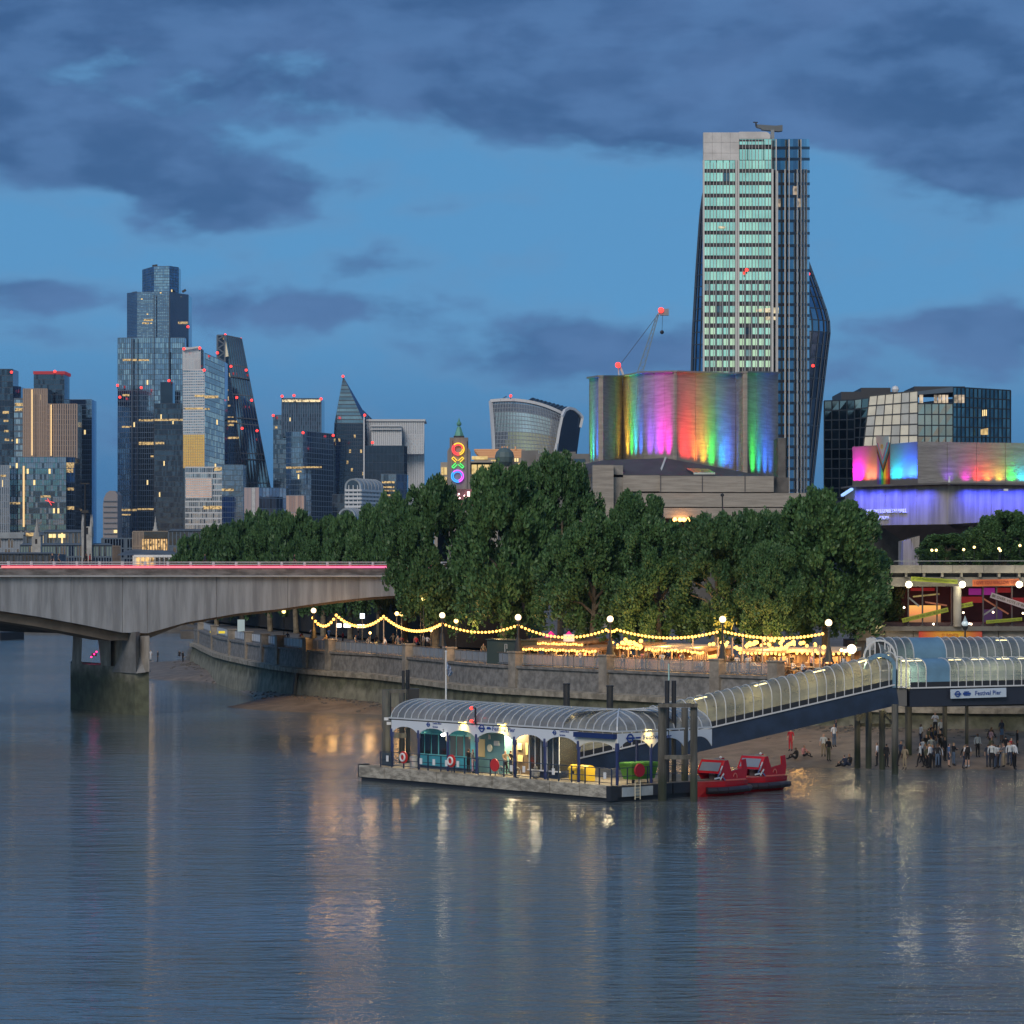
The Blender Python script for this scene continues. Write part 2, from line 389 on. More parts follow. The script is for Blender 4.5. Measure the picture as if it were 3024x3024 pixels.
# foreshore: sand that dips under the water at the tide line
edge_px = [(3350, 2276), (3024, 2273), (2700, 2273), (2400, 2268), (2100, 2262), (1900, 2235), (1600, 2190), (1300, 2135), (1150, 2112), (1000, 2106), (850, 2103), (740, 2096), (659, 2088), (700, 2080), (752, 2070), (742, 2055), (700, 2038), (650, 2021), (600, 2013), (520, 2010), (440, 2006), (400, 2001), (385, 1985), (398, 1966), (440, 1955), (520, 1952), (575, 1951)]
edge_xy = [(G(a, b_).x, G(a, b_).y) for a, b_ in edge_px]
in_xy = [(x + .4, y + .4) for x, y in wall_xy[:-2]]
poly = edge_xy + in_xy + [(60, 238)]
def inside(p, P):
    c = False; n = len(P)
    for i in range(n):
        (x1, y1), (x2, y2) = P[i], P[i - 1]
        if (y1 > p[1]) != (y2 > p[1]) and p[0] < (x2 - x1) * (p[1] - y1) / (y2 - y1) + x1: c = not c
    return c
def seg_d(p, P):
    best = 1e9
    for i in range(len(P) - 1):
        a = Vector(P[i]); b_ = Vector(P[i + 1]); q = Vector(p); ab = b_ - a
        tt = max(0, min(1, (q - a).dot(ab) / max(ab.length_squared, 1e-9))); best = min(best, (q - a - ab * tt).length)
    return best
def beach_z(x, y):
    dw = seg_d((x, y), edge_xy); di = seg_d((x, y), in_xy)
    f = dw / (dw + di + .01)
    return -.06 + (2.3 if y < 300 else 1.3) * f ** .75 + .06 * math.sin(x * .9 + y * .5) * min(1, dw / 3)
pts = [Vector(p) for p in poly]
for gx in np.arange(-60, 62, 1.5):
    for gy in np.arange(218, 490, 1.5 if True else 3):
        if gy > 330 and (int(gx * 2) % 2): pass
        p = (gx + rnd.uniform(-.4, .4), gy + rnd.uniform(-.4, .4))
        if inside(p, poly) and seg_d(p, poly + poly[:1]) > .5: pts.append(Vector(p))
vv, _, ff, *_ = geometry.delaunay_2d_cdt(pts, [], [list(range(len(poly)))], 1, .001)
mb = MB(); mb.v = [(p.x, p.y, beach_z(p.x, p.y)) for p in vv]; mb.f = [tuple(f) for f in ff]; mb.m = [0] * len(ff)
o = mb.build('foreshore', sand, smooth=True); tag(o, kind='structure')
# scattered stones on the foreshore
mb = MB()
for k in range(1400):
    i = rnd.randrange(len(in_xy) - 1); a = Vector(in_xy[i]).lerp(Vector(in_xy[i + 1]), rnd.random()); e = rnd.choice(edge_xy)
    f = rnd.random() ** 1.4 * .5; p = a.lerp(Vector(e), f) if (Vector(e) - a).length < 60 else a + Vector((rnd.uniform(-3, 3), -rnd.random() * 6))
    if not inside(p, poly): continue
    s = rnd.uniform(.08, .3); z = beach_z(p.x, p.y); mb.sphere((p.x, p.y, z), s, 6, 0, .5)
tag(mb.build('pebbles', mat('pebble', (.12, .11, .095), .8, var=.4, vs=2)), 'dark stones scattered over the sand below the river wall', 'stones', kind='stuff')
# ------------------------------------------------------------------ embankment wall
ew = thing('river_wall', 'long curved embankment wall with green tide stains along the river bank', 'wall', (wall_xy[8][0], wall_xy[8][1], 0))
def off(P, i, dd):                              # outward (river side) offset of a polyline point
    a = Vector(P[max(0, i - 1)]); b_ = Vector(P[min(len(P) - 1, i + 1)]); d = (b_ - a).normalized(); nrm = Vector((d.y, -d.x))
    q = Vector(P[i]) + nrm * dd; return q
prof = [(1.5, -1.0), (1.25, 1.5), (1.0, 3.1), (1.0, 3.35)]
rings = [[(*off(wall_xy, i, dd), z) for dd, z in prof] for i in range(len(wall_xy))]
MB().loft(rings, closed=False).build('lower_wall', stone_tide, ew)
ring2 = [[(*off(wall_xy, i, dd), z) for dd, z in [(1.0, 3.35), (1.35, 3.36), (1.38, 3.85), (.62, 3.95)]] for i in range(len(wall_xy))]
MB().loft(ring2, closed=False).build('string_course', mat('pale_ledge', (.33, .30, .24), .85, var=.4, vs=1.2, bump=.3), ew)
ring3 = [[(*off(wall_xy, i, dd), z) for dd, z in [(.62, 3.95), (.5, 5.74), (.72, 5.76), (.74, 6.0), (-.5, 6.0), (-.5, 5.6)]] for i in range(len(wall_xy))]
upper_m = mat('granite_blocks', (.21, .205, .195), .8, var=.38, vs=1.6, bump=.4, bs=3)
MB().loft(ring3, closed=False).build('upper_wall', upper_m, ew)
# granite facing blocks along the upper wall, joints recessed
def walk(P, start, step):
    out = []; acc_ = -start
    for i in range(len(P) - 1):
        a, b_ = Vector(P[i]), Vector(P[i + 1]); L = (b_ - a).length; d = (b_ - a) / L
        while acc_ < L:
            if acc_ >= 0: out.append((a + d * acc_, d))
            acc_ += step
        acc_ -= L
    return out
blk = MB(); nb = 0; BLK = []
front_w = [p for p in wall_xy if p[0] < 35]
for p, d in walk(front_w, 0, 1.9):
    nrm = Vector((d.y, -d.x)); rz = math.atan2(d.y, d.x)
    for r_ in range(3):
        q = p + d * (.95 if r_ % 2 else 0) + nrm * (.60 - r_ * .03); z = 4.25 + r_ * .585
        BLK.append((q, z, rz, p.y))
BLK.sort(key=lambda a: a[3])
bme = None
for k, (q, z, rz, _) in enumerate(BLK):
    if k < 280:
        if bme is None:
            bme = MB().box((0, 0, 0), (1.84, .12, .53)).build('block', upper_m, ew); o = bme
        else: o = bme.copy(); COL.objects.link(o)
        o.location = Vector((q.x, q.y, z)) - ORI[ew.name]; o.rotation_euler = (0, rnd.uniform(-.004, .004), rz)
        o.location.x += rnd.uniform(-.02, .02)
    else: blk.box((q.x, q.y, z), (1.84, .12, .53), 0, rz)
o = blk.build('blockwork', upper_m, ew); tag(o, kind='stuff')
# balustrade: piers, handrail, glazed / barred panels
piers_px = [600, 640, 692, 742, 790, 835, 918, 985, 1215, 1338, 1532, 1800, 2128, 2300]
def wall_at(px):
    for i in range(len(wall_xy) - 1):
        a, b_ = Vector(wall_xy[i]), Vector(wall_xy[i + 1]); fa = a.x / a.y * F + CX; fb = b_.x / b_.y * F + CX
        if fa <= px <= fb:
            k = (px - fa) / (fb - fa); lo, hi = 0., 1.
            for _ in range(30):
                k = (lo + hi) / 2; q = a.lerp(b_, k)
                if q.x / q.y * F + CX < px: lo = k
                else: hi = k
            return a.lerp(b_, k), (b_ - a).normalized()
    return Vector(wall_xy[0]), Vector((.3, -.9)).normalized()
pier_m = mat('warm_granite', (.28, .25, .21), .8, var=.3, vs=1.2, bump=.3)
bz = thing('balustrade', 'long glazed balustrade between stone piers along the promenade edge', 'balustrade', (wall_xy[9][0], wall_xy[9][1], WALLTOP))
prev = None
glassp = mat('frosted_panel', (.34, .37, .40), .25, spec=.6, alpha=.72, var=.1, vs=.5); glassw = mat('white_panel', (.6, .66, .72), .35)
glass_c = mat('clear_panel', (.5, .52, .55), .1, alpha=.28)
sharedp = {}
for k, px in enumerate(piers_px):
    q, d = wall_at(px); nrm = Vector((d.y, -d.x)); rz = math.atan2(d.y, d.x)
    c = q + nrm * .35
    mb = MB().box((c.x, c.y, (WALLTOP + 1.2 + 3.95) / 2), (1.1, .95, 1.2 + WALLTOP - 3.95), 0, rz).box((c.x, c.y, WALLTOP + 1.27), (1.3, 1.15, .14), 0, rz)
    mb.build('pier', pier_m, bz)
    if prev:
        a, b_ = prev[0] + prev[1] * .55, q - d * .55; L = (b_ - a).length; n = max(1, round(L / 1.5)); dd = (b_ - a).normalized()
        MB().bar((*a, WALLTOP + 1.12), (*b_, WALLTOP + 1.12), .12, .07).build('handrail', mat('bronze_rail', (.25, .2, .15), .4, metal=.5), bz)
        MB().bar((*a, WALLTOP + .12), (*b_, WALLTOP + .12), .08, .08).build('lower_rail', steel, bz)
        gm_ = glassw if px < 930 else (glass_c if px > 1540 else glassp)
        if px in (640, 692, 742): pass
        for i in range(n):
            pa = a.lerp(b_, (i + .06) / n); pb = a.lerp(b_, (i + .94) / n); ps = a.lerp(b_, i / n)
            if i: MB().bar((*ps, WALLTOP), (*ps, WALLTOP + 1.12), .06, .08, up=(dd.y, -dd.x, 0)).build('post', steel, bz)
            MB().bar((*pa, WALLTOP + .62), (*pb, WALLTOP + .62), .03, .84, up=(0, 0, 1)).build('panel', gm_, bz)
    prev = (q, d)
# ladder recess on the wall
q, d = wall_at(905); nrm = Vector((d.y, -d.x)); q = q + nrm * 1.5
tag(MB().bar((*q, .8), (*(q - nrm * .3), 3.4), .9, .25, up=(nrm.x, nrm.y, 0)).build('fender_post', timber), 'dark timber fender fixed upright against the stained river wall', 'fender')
# ------------------------------------------------------------------ road bridge
def bface(px):                                   # front face of the deck runs gently away to the right
    # line from (-50.7,292) to (-11.7,325)
    ax, ay, bx, by = -50.7, 292., -11.7, 325.; k = (px - CX) / F; dx_, dy_ = bx - ax, by - ay
    s_ = (k * ay - ax) / (dx_ - k * dy_); return Vector((ax + dx_ * s_, ay + dy_ * s_))
bdir = Vector((39, 33)).normalized(); bnrm = Vector((bdir.y, -bdir.x)); bback = -bnrm
br = thing('road_bridge', 'long grey concrete road bridge with shallow arches on a stone pier', 'bridge', (bface(400).x, bface(400).y, 0))
def BP(px, py, back=0.):
    q = bface(px) + bback * back; d0 = bface(px).y; z = ZZ(py, d0); return Vector((q.x, q.y, z))
low = [(-420, 1762), (-200, 1775), (0, 1804), (120, 1822), (240, 1844), (340, 1864), (362, 1868), (435, 1870), (550, 1838), (700, 1812), (822, 1799), (910, 1786), (1000, 1774), (1090, 1764), (1180, 1758), (1300, 1753), (1450, 1760), (1600, 1775)]
top_y = 1702
def slab(y0f, lowpts, back0, back1, mtl, name, ztop=None):
    mb = MB(); r1 = [BP(p, y0f, back0) for p, _ in lowpts]; r2 = [BP(p, y_, back0) for p, y_ in lowpts]
    r3 = [BP(p, y_, back0) + (bback * (back1 - back0)).to_3d() for p, y_ in lowpts]; r4 = [BP(p, y0f, back0) + (bback * (back1 - back0)).to_3d() for p, _ in lowpts]
    mb.loft([[a, b_, c, d] for a, b_, c, d in zip(r1, r2, r3, r4)], cap=True); return mb.build(name, mtl, br)
# fascia as separate concrete panels between joints
jo = [-420, -200, 0, 210, 362, 435, 640, 850, 1060, 1300, 1600]
def low_y(px):
    for (a, ya), (b_, yb) in zip(low, low[1:]):
        if a <= px <= b_: return ya + (yb - ya) * (px - a) / (b_ - a)
    return low[-1][1]
for a, b_ in zip(jo, jo[1:]):
    pl = [(a + .8, low_y(a))] + [(p, y) for p, y in low if a < p < b_] + [(b_ - .8, low_y(b_))]
    slab(top_y, pl, 0, .5, conc_streak, 'fascia_panel')
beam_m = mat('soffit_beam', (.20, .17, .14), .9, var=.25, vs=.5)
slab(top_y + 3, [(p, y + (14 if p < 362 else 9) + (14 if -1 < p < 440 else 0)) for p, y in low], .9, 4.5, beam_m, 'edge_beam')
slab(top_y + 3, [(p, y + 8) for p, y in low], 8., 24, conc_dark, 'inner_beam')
slab(1679, [(-420, 1701), (1600, 1701)], -.25, .5, mat('deck_edge', (.24, .225, .21), .85, var=.45, streak=(.5, .5, 2.), bump=.2), 'cornice')
slab(1699, [(-420, 1703.5), (1600, 1703.5)], -.45, -.25, offwhite, 'drip_ledge')
slab(1680.5, [(-420, 1684), (1600, 1684)], .5, 24, land_m, 'road_deck')
# slender light strip along the edge: red to magenta
sm = bpy.data.materials.new('light_strip'); sm.use_nodes = True; t = NT(sm.node_tree); b = sm.node_tree.nodes['Principled BSDF']
geo = t.n('ShaderNodeNewGeometry').outputs['Position']; sx = t.n('ShaderNodeSeparateXYZ'); t.l(geo, sx.inputs[0])
t.l(t.ramp(t.rng(sx.outputs[0], -52, -12, smooth=False), [(0., (1, .03, .03)), (.3, (1, .02, .05)), (.7, (1, .015, .16)), (1., (1, .02, .34))]), b.inputs['Emission Color']); b.inputs['Emission Strength'].default_value = 1.05
sm.cycles.emission_sampling = 'NONE'
for a, b_ in zip(jo[2:], jo[3:10]):
    p, q = BP(a + .6, 1674.5, -.3), BP(b_ - .6, 1674.5, -.3); MB().bar(p, q, .1, .17).build('light_strip', sm, br)
p, q = BP(0, 1671, -.22), BP(1300, 1671, -.22); MB().bar(p, q, .1, .08).build('light_strip', emis('light_strip_pale', (1, .1, .2), .45), br)
slab(1675.5, [(-420, 1679), (1600, 1679)], -.2, .3, offwhite, 'kerb')
pm_ = None
for k in range(-4, 20):
    px = 25 + k * 67.5 - max(0, k) * .25
    p = BP(px, 1676); q = BP(px, 1657)
    if pm_ is None:
        pm_ = MB().bar(p, q, .22, .22, up=bnrm.to_3d()).build('railing_post', white, br); p0 = p
    else:
        c = pm_.copy(); COL.objects.link(c); c.location = pm_.location + (p - p0)
for yy in (1660, 1666.5): MB().bar(BP(-420, yy), BP(1600, yy), .1, .09).build('rail', white, br)
# pier
L_, M_, R_ = G(208, 2091), G(398, 2112), G(440, 2113)
for v_ in (L_, M_, R_): v_.z = 0
bkv = L_.normalized() * 6; bkv.z = 0; bk3 = bkv * 1.2
def ring(z, ins=0.): 
    c = (L_ + M_ + R_ + bk3 * 1.5) / 3.0
    return [Vector((p.x + (c.x - p.x) * ins, p.y + (c.y - p.y) * ins, z)) for p in (L_, M_, R_, R_ + bk3, L_ + bk3)]
MB().prism([(p.x, p.y) for p in ring(0)], -1, 4.85).build('pier_base', pier_tide, br)
# frame above the base: hollow arch on the left, chunky flared support on the right
def PP(px, py, dep=0.): 
    k = (px - 208) / (398 - 208); q = L_.lerp(M_, k); d0 = q.y; return Vector(((px - CX) / F * d0, d0 + dep, ZZ(py, d0)))
arch = [PP(215, 1966), PP(215, 1872), PP(327, 1872), PP(327, 1980)]
left_leg = [PP(212, 1976), PP(216, 1872), PP(243, 1872), PP(240, 1955), PP(250, 1974)]
mid_leg = [PP(300, 1990), PP(297, 1945), PP(288, 1872), PP(327, 1872), PP(327, 1992)]
pst = mat('pale_pier_concrete', (.40, .38, .35), .8, var=.4, streak=(1, 1, .3), bump=.3)
for nm, poly_ in (('column', left_leg), ('column', mid_leg)): MB().extr(poly_, bkv).build(nm, pst, br)
MB().extr([PP(243, 1872), PP(288, 1872), PP(290, 1884), PP(241, 1884)], bkv).build('lintel', pst, br)
MB().extr([PP(214, 1974), PP(243, 1960), PP(250, 1974), PP(300, 1979), PP(327, 1990), PP(327, 1994), PP(214, 1978)], bkv).build('sill', pst, br)
MB().extr([PP(316, 1880, 1.2), PP(437, 1880, 1.2), PP(437, 1985, 1.2), PP(316, 1990, 1.2)], bkv).build('cross_wall', pst, br)
gm_ = mat('smooth_grey_stone', (.20, .21, .22), .6, var=.25, vs=.7)
mb = MB(); A = [PP(362, 1866, -.6), PP(404, 1866, -.9), PP(408, 1866, 1.5), PP(366, 1866, 2)]
Bq = [PP(364, 1925, -.7), PP(404, 1928, -1.), PP(410, 1926, 1.5), PP(368, 1925, 2)]
C_ = [PP(330, 1984, -.2), PP(404, 1988, -.6), PP(438, 1986, 2.2), PP(335, 1984, 2.5)]
mb.loft([C_, Bq, A], cap=True).build('flared_support', gm_, br)
# magenta lamp inside the pier opening
p = PP(268, 1935, 2.5)
t_ = thing('pier_lamp', 'small magenta floodlight glowing inside the opening of the bridge pier', 'lamp', p)
MB().box(p, (.5, .4, .3)).build('housing', blackm, t_)
for dx_ in (-.25, .05, .3): MB().sphere(p + V(dx_, -.3, dx_), .1, 6).build('lens', emis('magenta_lamp', (1, .02, .2), 4), t_)
light('POINT', 'pier_lamp_light', p + V(0, -.6, .2), 16, (1, .02, .25), .4)
# lamp mast standing on the bridge
p = BP(298, 1676, 3); tpz = ZZ(1428, p.y)
t_ = thing('lamp_mast', 'tall dark lamp mast standing on the bridge in front of the pale tower', 'lamp post', p)
MB().cyl(p, (p.x, p.y, tpz), .16, .08, 8).build('pole', blackm, t_)
MB().box((p.x, p.y, tpz), (.9, .3, .12)).box((p.x, p.y, ZZ(1511, p.y)), (.7, .3, .3)).build('bracket', blackm, t_)
MB().cyl((p.x, p.y, p.z), (p.x, p.y, p.z + 1), .3, .2, 8).build('base', blackm, t_)
# north bank quay and its dark river wall, seen under the bridge
qa, qb = G(-600, 1868), G(330, 1866)
for v_ in (qa, qb): v_.y = min(v_.y, 705)
mb = MB(); mb.prism([(-130, 697), (-72, 700), (-72, 716), (-130, 716)], -1, 4.9)
tag(mb.build('quay_wall', conc_dark), 'dark far river wall glimpsed under the bridge arch', 'wall')
tag(MB().prism([(-145, 620), (-108, 622), (-104, 628), (-145, 632)], -.2, 1.6, 0).prism([(-140, 622), (-112, 624), (-112, 630), (-140, 630)], 1.6, 2.6).build('barge', blackm), 'low dark barge moored far off under the bridge arch', 'barge')
tag(MB().prism([XY(533, 452), XY(594, 452), XY(594, 462), XY(533, 462)], ZZ(1887, 452), ZZ(1864, 452)).prism([XY(590, 452), XY(606, 452), XY(606, 470), XY(590, 470)], -.5, ZZ(1852, 452)).build('landing_stage', conc_dark), 'concrete landing stage jutting from the wall end beneath the bridge', 'jetty')
# ------------------------------------------------------------------ far city
GZ = 5.0
g_dk = glass('glass_dark', (.05, .09, .15)); g_md = glass('glass_mid', (.12, .19, .29)); g_bl = glass('glass_blue', (.16, .26, .42)); g_lt = glass('glass_pale', (.27, .39, .54))
g_wm = glass('glass_warm', (.75, .5, .3)); g_grn = glass('glass_green', (.10, .24, .36)); g_blk = glass('glass_black', (.03, .048, .08))
fr_dk = mat('frame_dark', (.035, .055, .085), .5); fr_md = mat('frame_mid', (.09, .13, .18), .5); fr_lt = mat('frame_pale', (.27, .32, .38), .5); fr_wh = mat('frame_white', (.62, .65, .68), .5); fr_br = mat('frame_brown', (.36, .27, .21), .6)
fr_bl = mat('frame_blue', (.075, .13, .21), .45)
def solid(mb, pts, zt, back, z0=GZ, mi=0):
    xy = [XY(p, d) for p, d in pts]; dmax = max(d for _, d in pts) + back
    n = len(xy); kb = (xy[0][0] * dmax / xy[0][1], dmax); ke = (xy[-1][0] * dmax / xy[-1][1], dmax)
    mb.prism(xy + [(xy[-1][0], dmax), (xy[0][0], dmax)], z0, zt, mi); return mb
def tower(name, label, pts, ytop, mats, frame, cols, fl, parent=None, cat='tower', ybot=None, back=30, hb=.5, vb=.16, litm=None, lit=(), wts=None, ytops=None, t=.2, beacons=(), cap=None, vevery=1, hevery=1, rand_lit=.003, group='office towers of the city skyline'):
    """pts: (pixel, distance) corners of the front; fl: floors; lit: (px0, px1, py0, py1) windows alight"""
    d0 = pts[0][1]; zt = ZZ(ytop, d0); zb = GZ if ybot is None or ybot > 1500 else ZZ(ybot, d0)
    xy = [XY(p, d) for p, d in pts]
    root = parent or thing(name, label, cat, (sum(x for x, _ in xy) / len(xy), xy[0][1] + back / 2, zb), group)
    gm, fm = MB(), MB(); wts = wts or [1] * len(mats); allm = list(mats) + [warmW]
    tot = sum(math.dist(xy[i], xy[i + 1]) for i in range(len(xy) - 1))
    zs = [ZZ(y, d) for y, (p, d) in zip(ytops, pts)] if ytops else [zt] * len(pts)
    for i in range(len(xy) - 1):
        L = math.dist(xy[i], xy[i + 1]); nx = max(1, round(cols * L / tot))
        a, b_ = xy[i], xy[i + 1]; big_ = [rnd.choices(range(len(mats)), wts)[0] for _ in range(200)]
        def pick(ii, jj):
            if rnd.random() < rand_lit: return len(mats)
            if rnd.random() < .45: return big_[(jj * 7 + i * 31) % 200]
            return rnd.choices(range(len(mats)), wts)[0]
        face_grid(gm, fm, (*a, zb), (*b_, zb), (*b_, zs[i + 1]), (*a, zs[i]), nx, fl, hb, vb, t, pick, vevery=vevery, hevery=hevery)
    dmax = max(d for _, d in pts) + back
    # side and roof closure
    bl, brr = (xy[0][0], dmax), (xy[-1][0], dmax)
    bodym = len(allm)
    gm.face([(*bl, zb), (*xy[0], zb), (*xy[0], zs[0]), (*bl, zs[0])], 0); gm.face([(*xy[-1], zb), (*brr, zb), (*brr, zs[-1]), (*xy[-1], zs[-1])], 0)
    gm.face([(*p, z) for p, z in zip(xy, zs)] + [(*brr, zs[-1]), (*bl, zs[0])], 0); gm.face([(*brr, zb), (*bl, zb), (*bl, zs[0]), (*brr, zs[-1])], 0)
    gm.build('glass_wall', allm, root); fm.build('facade_frame', frame, root)
    for (x0, x1, y0, y1) in lit:
        for i in range(len(pts) - 1):
            lo, hi = max(x0, pts[i][0]), min(x1, pts[i + 1][0])
            if hi - lo < 1: continue
            def q(px, py):
                k = (px - pts[i][0]) / (pts[i + 1][0] - pts[i][0]); dd_ = pts[i][1] + (pts[i + 1][1] - pts[i][1]) * k - .5
                return W(px, py, dd_)
            MB().face([q(lo, y1), q(hi, y1), q(hi, y0), q(lo, y0)]).build('lit_window', litm or warmD, root)
    return root
def blockp(mb, x0, x1, y0, y1, d, dep, mi=0):
    a, b_ = XY(x0, d), XY(x1, d); z1, z0 = ZZ(y0, d), (ZZ(y1, d) if y1 < 1598 or d < 345 else min(GZ, ZZ(y1, d)))
    mb.hexa([(a[0], d, z0), (b_[0], d, z0), (b_[0], d + dep, z0), (a[0], d + dep, z0), (a[0], d, z1), (b_[0], d, z1), (b_[0], d + dep, z1), (a[0], d + dep, z1)], mi); return mb
D = 2680
# -- far left cluster
r = tower('dark_glass_tower', 'dark stepped glass tower with scattered lit offices at the far left skyline edge', [(-60, 2600), (38, 2600)], 1090, [g_dk, g_blk], fr_dk, 12, 34, lit=[(8, 26, 1214, 1222), (10, 25, 1240, 1246), (12, 26, 1270, 1276), (14, 27, 1295, 1302), (34, 40, 1298, 1303)])
tower('', '', [(38, 2606), (61, 2612)], 1141, [g_md, g_dk], fr_dk, 6, 24, parent=r)
tower('banded_stone_tower', 'pale banded office tower with glowing top floors left of the brown finned tower', [(41, 2560), (72, 2560)], 1178, [g_md, g_lt], fr_md, 5, 28, hb=1.6, lit=[(44, 70, 1190, 1199), (44, 70, 1205, 1214)])
r = tower('brown_finned_tower', 'brown vertically finned tower with black core and red band round its top', [(100, 2540), (190, 2540)], 1105, [g_blk, g_dk], fr_dk, 14, 40, hb=.4)
blockp(MB(), 98, 192, 1096, 1105, 2538, 34).build('crown_band', emis('red_crown', (.5, .02, .03), .35), r)
for (x0, x1, yt, dd) in ((70, 139, 1148, 2500), (139, 227, 1193, 2496)):
    tower('', '', [(x0, dd), (x1, dd)], yt, [g_blk, g_dk], fr_br, 13, 34, parent=r, hb=.4, vb=1.25, t=.9, wts=[3, 1])
for (x, y0, y1) in ((94.5, 1150, 1345), (151, 1195, 1346)): 
    a, b_ = W(x, y1, 2493), W(x, y0, 2493); MB().bar(a, b_, 1.1, .6, up=(0, 1, 0)).build('lit_fin', emis('fin_glow', (1, .66, .3), .9), r)
tower('blue_slab_tower', 'plain blue glass slab tower rising behind the brown finned tower', [(190, 2620), (271, 2620)], 1180, [g_bl, g_md, g_dk], fr_bl, 14, 36, rand_lit=.004)
r = tower('teal_glass_office', 'broad teal glass office block standing in front of the brown finned tower', [(27, 2380), (195, 2380)], 1350, [g_grn, g_bl, g_dk], mat('frame_teal', (.06, .12, .18), .5), 26, 22, rand_lit=.012, lit=[(32, 60, 1483, 1489), (120, 150, 1463, 1469)], back=40)
tower('', '', [(195, 2384), (221, 2392)], 1350, [g_dk, g_md], fr_md, 5, 20, parent=r, lit=[(197, 219, 1366, 1382), (198, 216, 1384, 1396), (200, 218, 1440, 1448), (200, 219, 1495, 1505)])
MB().bar(W(70, 1556, 2377), W(70, 1376, 2377), 1.4, .5, up=(0, 1, 0)).build('lit_fin', bpy.data.materials['fin_glow'], r)
MB().bar(W(134, 1478, 2377), W(160, 1484, 2377), .9, .5).bar(W(140, 1472, 2377), W(152, 1492, 2377), .9, .5).build('red_sign', emis('red_sign', (1, .08, .08), 1.2), r)
tower('ribbed_low_tower', 'narrow ribbed grey block cut by the photograph edge beside the teal office', [(-40, 2360), (27, 2360)], 1374, [g_md, g_dk], fr_lt, 12, 16, hb=.3, vb=.9, lit=[(2, 18, 1402, 1408)])
# -- 22-storey stepped giant
r = tower('stepped_skyscraper', 'tallest skyline skyscraper, blue grey glass with three stepped shoulders', [(348, D + 2.5), (405, D), (455, D - 2), (545, D)], 998, [g_bl, g_bl, g_lt, g_md], fr_bl, 34, 46, t=.25, vb=.35, hb=.5,
          lit=[(362, 405, 1060, 1066), (405, 440, 1061, 1066), (362, 382, 1164, 1170), (410, 530, 1238, 1244), (360, 388, 1258, 1263), (410, 462, 1305, 1314), (357, 405, 1503, 1509), (405, 475, 1501, 1506), (445, 490, 1345, 1350), (525, 540, 1304, 1312), (360, 386, 1518, 1522)], back=60)
tower('', '', [(376, D + 14), (405, D + 4), (455, D + 3), (500, D + 2)], 866, [g_bl, g_lt, g_bl], fr_bl, 24, 30, ybot=1000, parent=r, t=.25, lit=[(424, 452, 942, 948), (420, 440, 952, 957)], back=50)
tower('', '', [(500, D + 2), (556, D + 24)], 864, [g_md, g_bl], fr_bl, 14, 76, ybot=1040, parent=r, t=.25, vb=.2, lit=[(526, 555, 950, 957), (500, 556, 1042, 1044)], back=30)
tower('', '', [(500, D - 4), (546, D + 24)], 1040, [g_blk, g_dk], fr_dk, 12, 46, parent=r, t=.25, vb=.2, rand_lit=.015, lit=[(526, 545, 1242, 1246)], back=20)
tower('', '', [(421, D + 22), (455, D + 8)], 797, [g_bl, g_md], fr_bl, 8, 10, ybot=870, parent=r, ytops=[797, 787], back=30)
tower('', '', [(455, D + 8), (500, D + 8)], 787, [g_bl, g_lt], fr_bl, 9, 10, ybot=870, parent=r, ytops=[787, 786], back=30)
tower('', '', [(500, D + 8), (527, D + 22)], 787, [g_md, g_bl], fr_bl, 6, 10, ybot=870, parent=r, ytops=[786, 790], back=20)
for x in (390, 405, 455, 500): MB().bar(W(x, 1560, D - 3), W(x, 870 if x > 405 else 1000, D - 3), .9, .4, up=(0, 1, 0)).build('seam', fr_dk, r)
MB().bar(W(450, 786, D + 16), W(465, 784, D + 16), 2, 2).bar(W(390, 866, D + 16), W(404, 864, D + 16), 2, 2).bar(W(538, 862, D + 20), W(549, 856, D + 20), 2, 2).build('roof_plant', blackm, r)
tower('black_reflective_tower', 'dark glass tower with stepped silhouette against the giant blue skyscraper', [(456, 2600), (544, 2600)], 1192, [g_blk, g_dk], fr_dk, 20, 34, rand_lit=.01, lit=[(456, 540, 1237, 1243), (458, 485, 1305, 1312)], back=20)
blockp(MB(), 474, 510, 1128, 1195, 2602, 18).build('upper_tier', g_blk, bpy.data.objects['black_reflective_tower'])
# -- white grid tower with lower face tinted gold for the reflected sunset
r = tower('white_grid_tower', 'white framed grid tower with a sunset reflection tinted gold at its foot', [(541, 2560), (604, 2556)], 1093, [g_lt, g_md, g_bl], fr_wh, 12, 24, ybot=1282, hb=1.3, vb=.35, lit=[(545, 600, 1204, 1209), (575, 604, 1166, 1172)])
tower('', '', [(541, 2560), (604, 2556)], 1282, [glass('glass_sunset_tint', (1., .56, .17), .04, .05)], mat('frame_sunset_tint', (.5, .38, .25), .5), 12, 13, ybot=1382, parent=r, hb=.25, vb=.25)
tower('', '', [(604, 2556), (663, 2561)], 1062, [g_bl, g_lt, g_bl], fr_bl, 12, 40, ybot=1560, parent=r, hb=.5, ytops=[1042, 1068], lit=[(604, 645, 1168, 1176), (604, 620, 1205, 1210)])
tower('', '', [(541, 2562), (604, 2560)], 1382, [g_dk], fr_dk, 4, 6, parent=r)
tower('', '', [(541, 2564), (591, 2564)], 1027, [g_md, g_lt], fr_wh, 12, 2, ybot=1092, parent=r, hb=1., vb=1.0)
MB().bar(W(541, 1032, 2561), W(591, 1024, 2561), 1.5, 1.5).bar(W(541, 1092, 2558), W(604, 1094, 2558), 1.5, 1.2).build('white_trim', fr_wh, r)
r = tower('banded_office_block', 'wide white banded office block below the golden face with reflections tinted pink', [(547, 2440), (655, 2440)], 1380, [g_lt, g_md, g_dk], fr_wh, 20, 20, hb=1.1, vb=.25, lit=[(632, 655, 1380, 1390), (600, 655, 1494, 1504)])
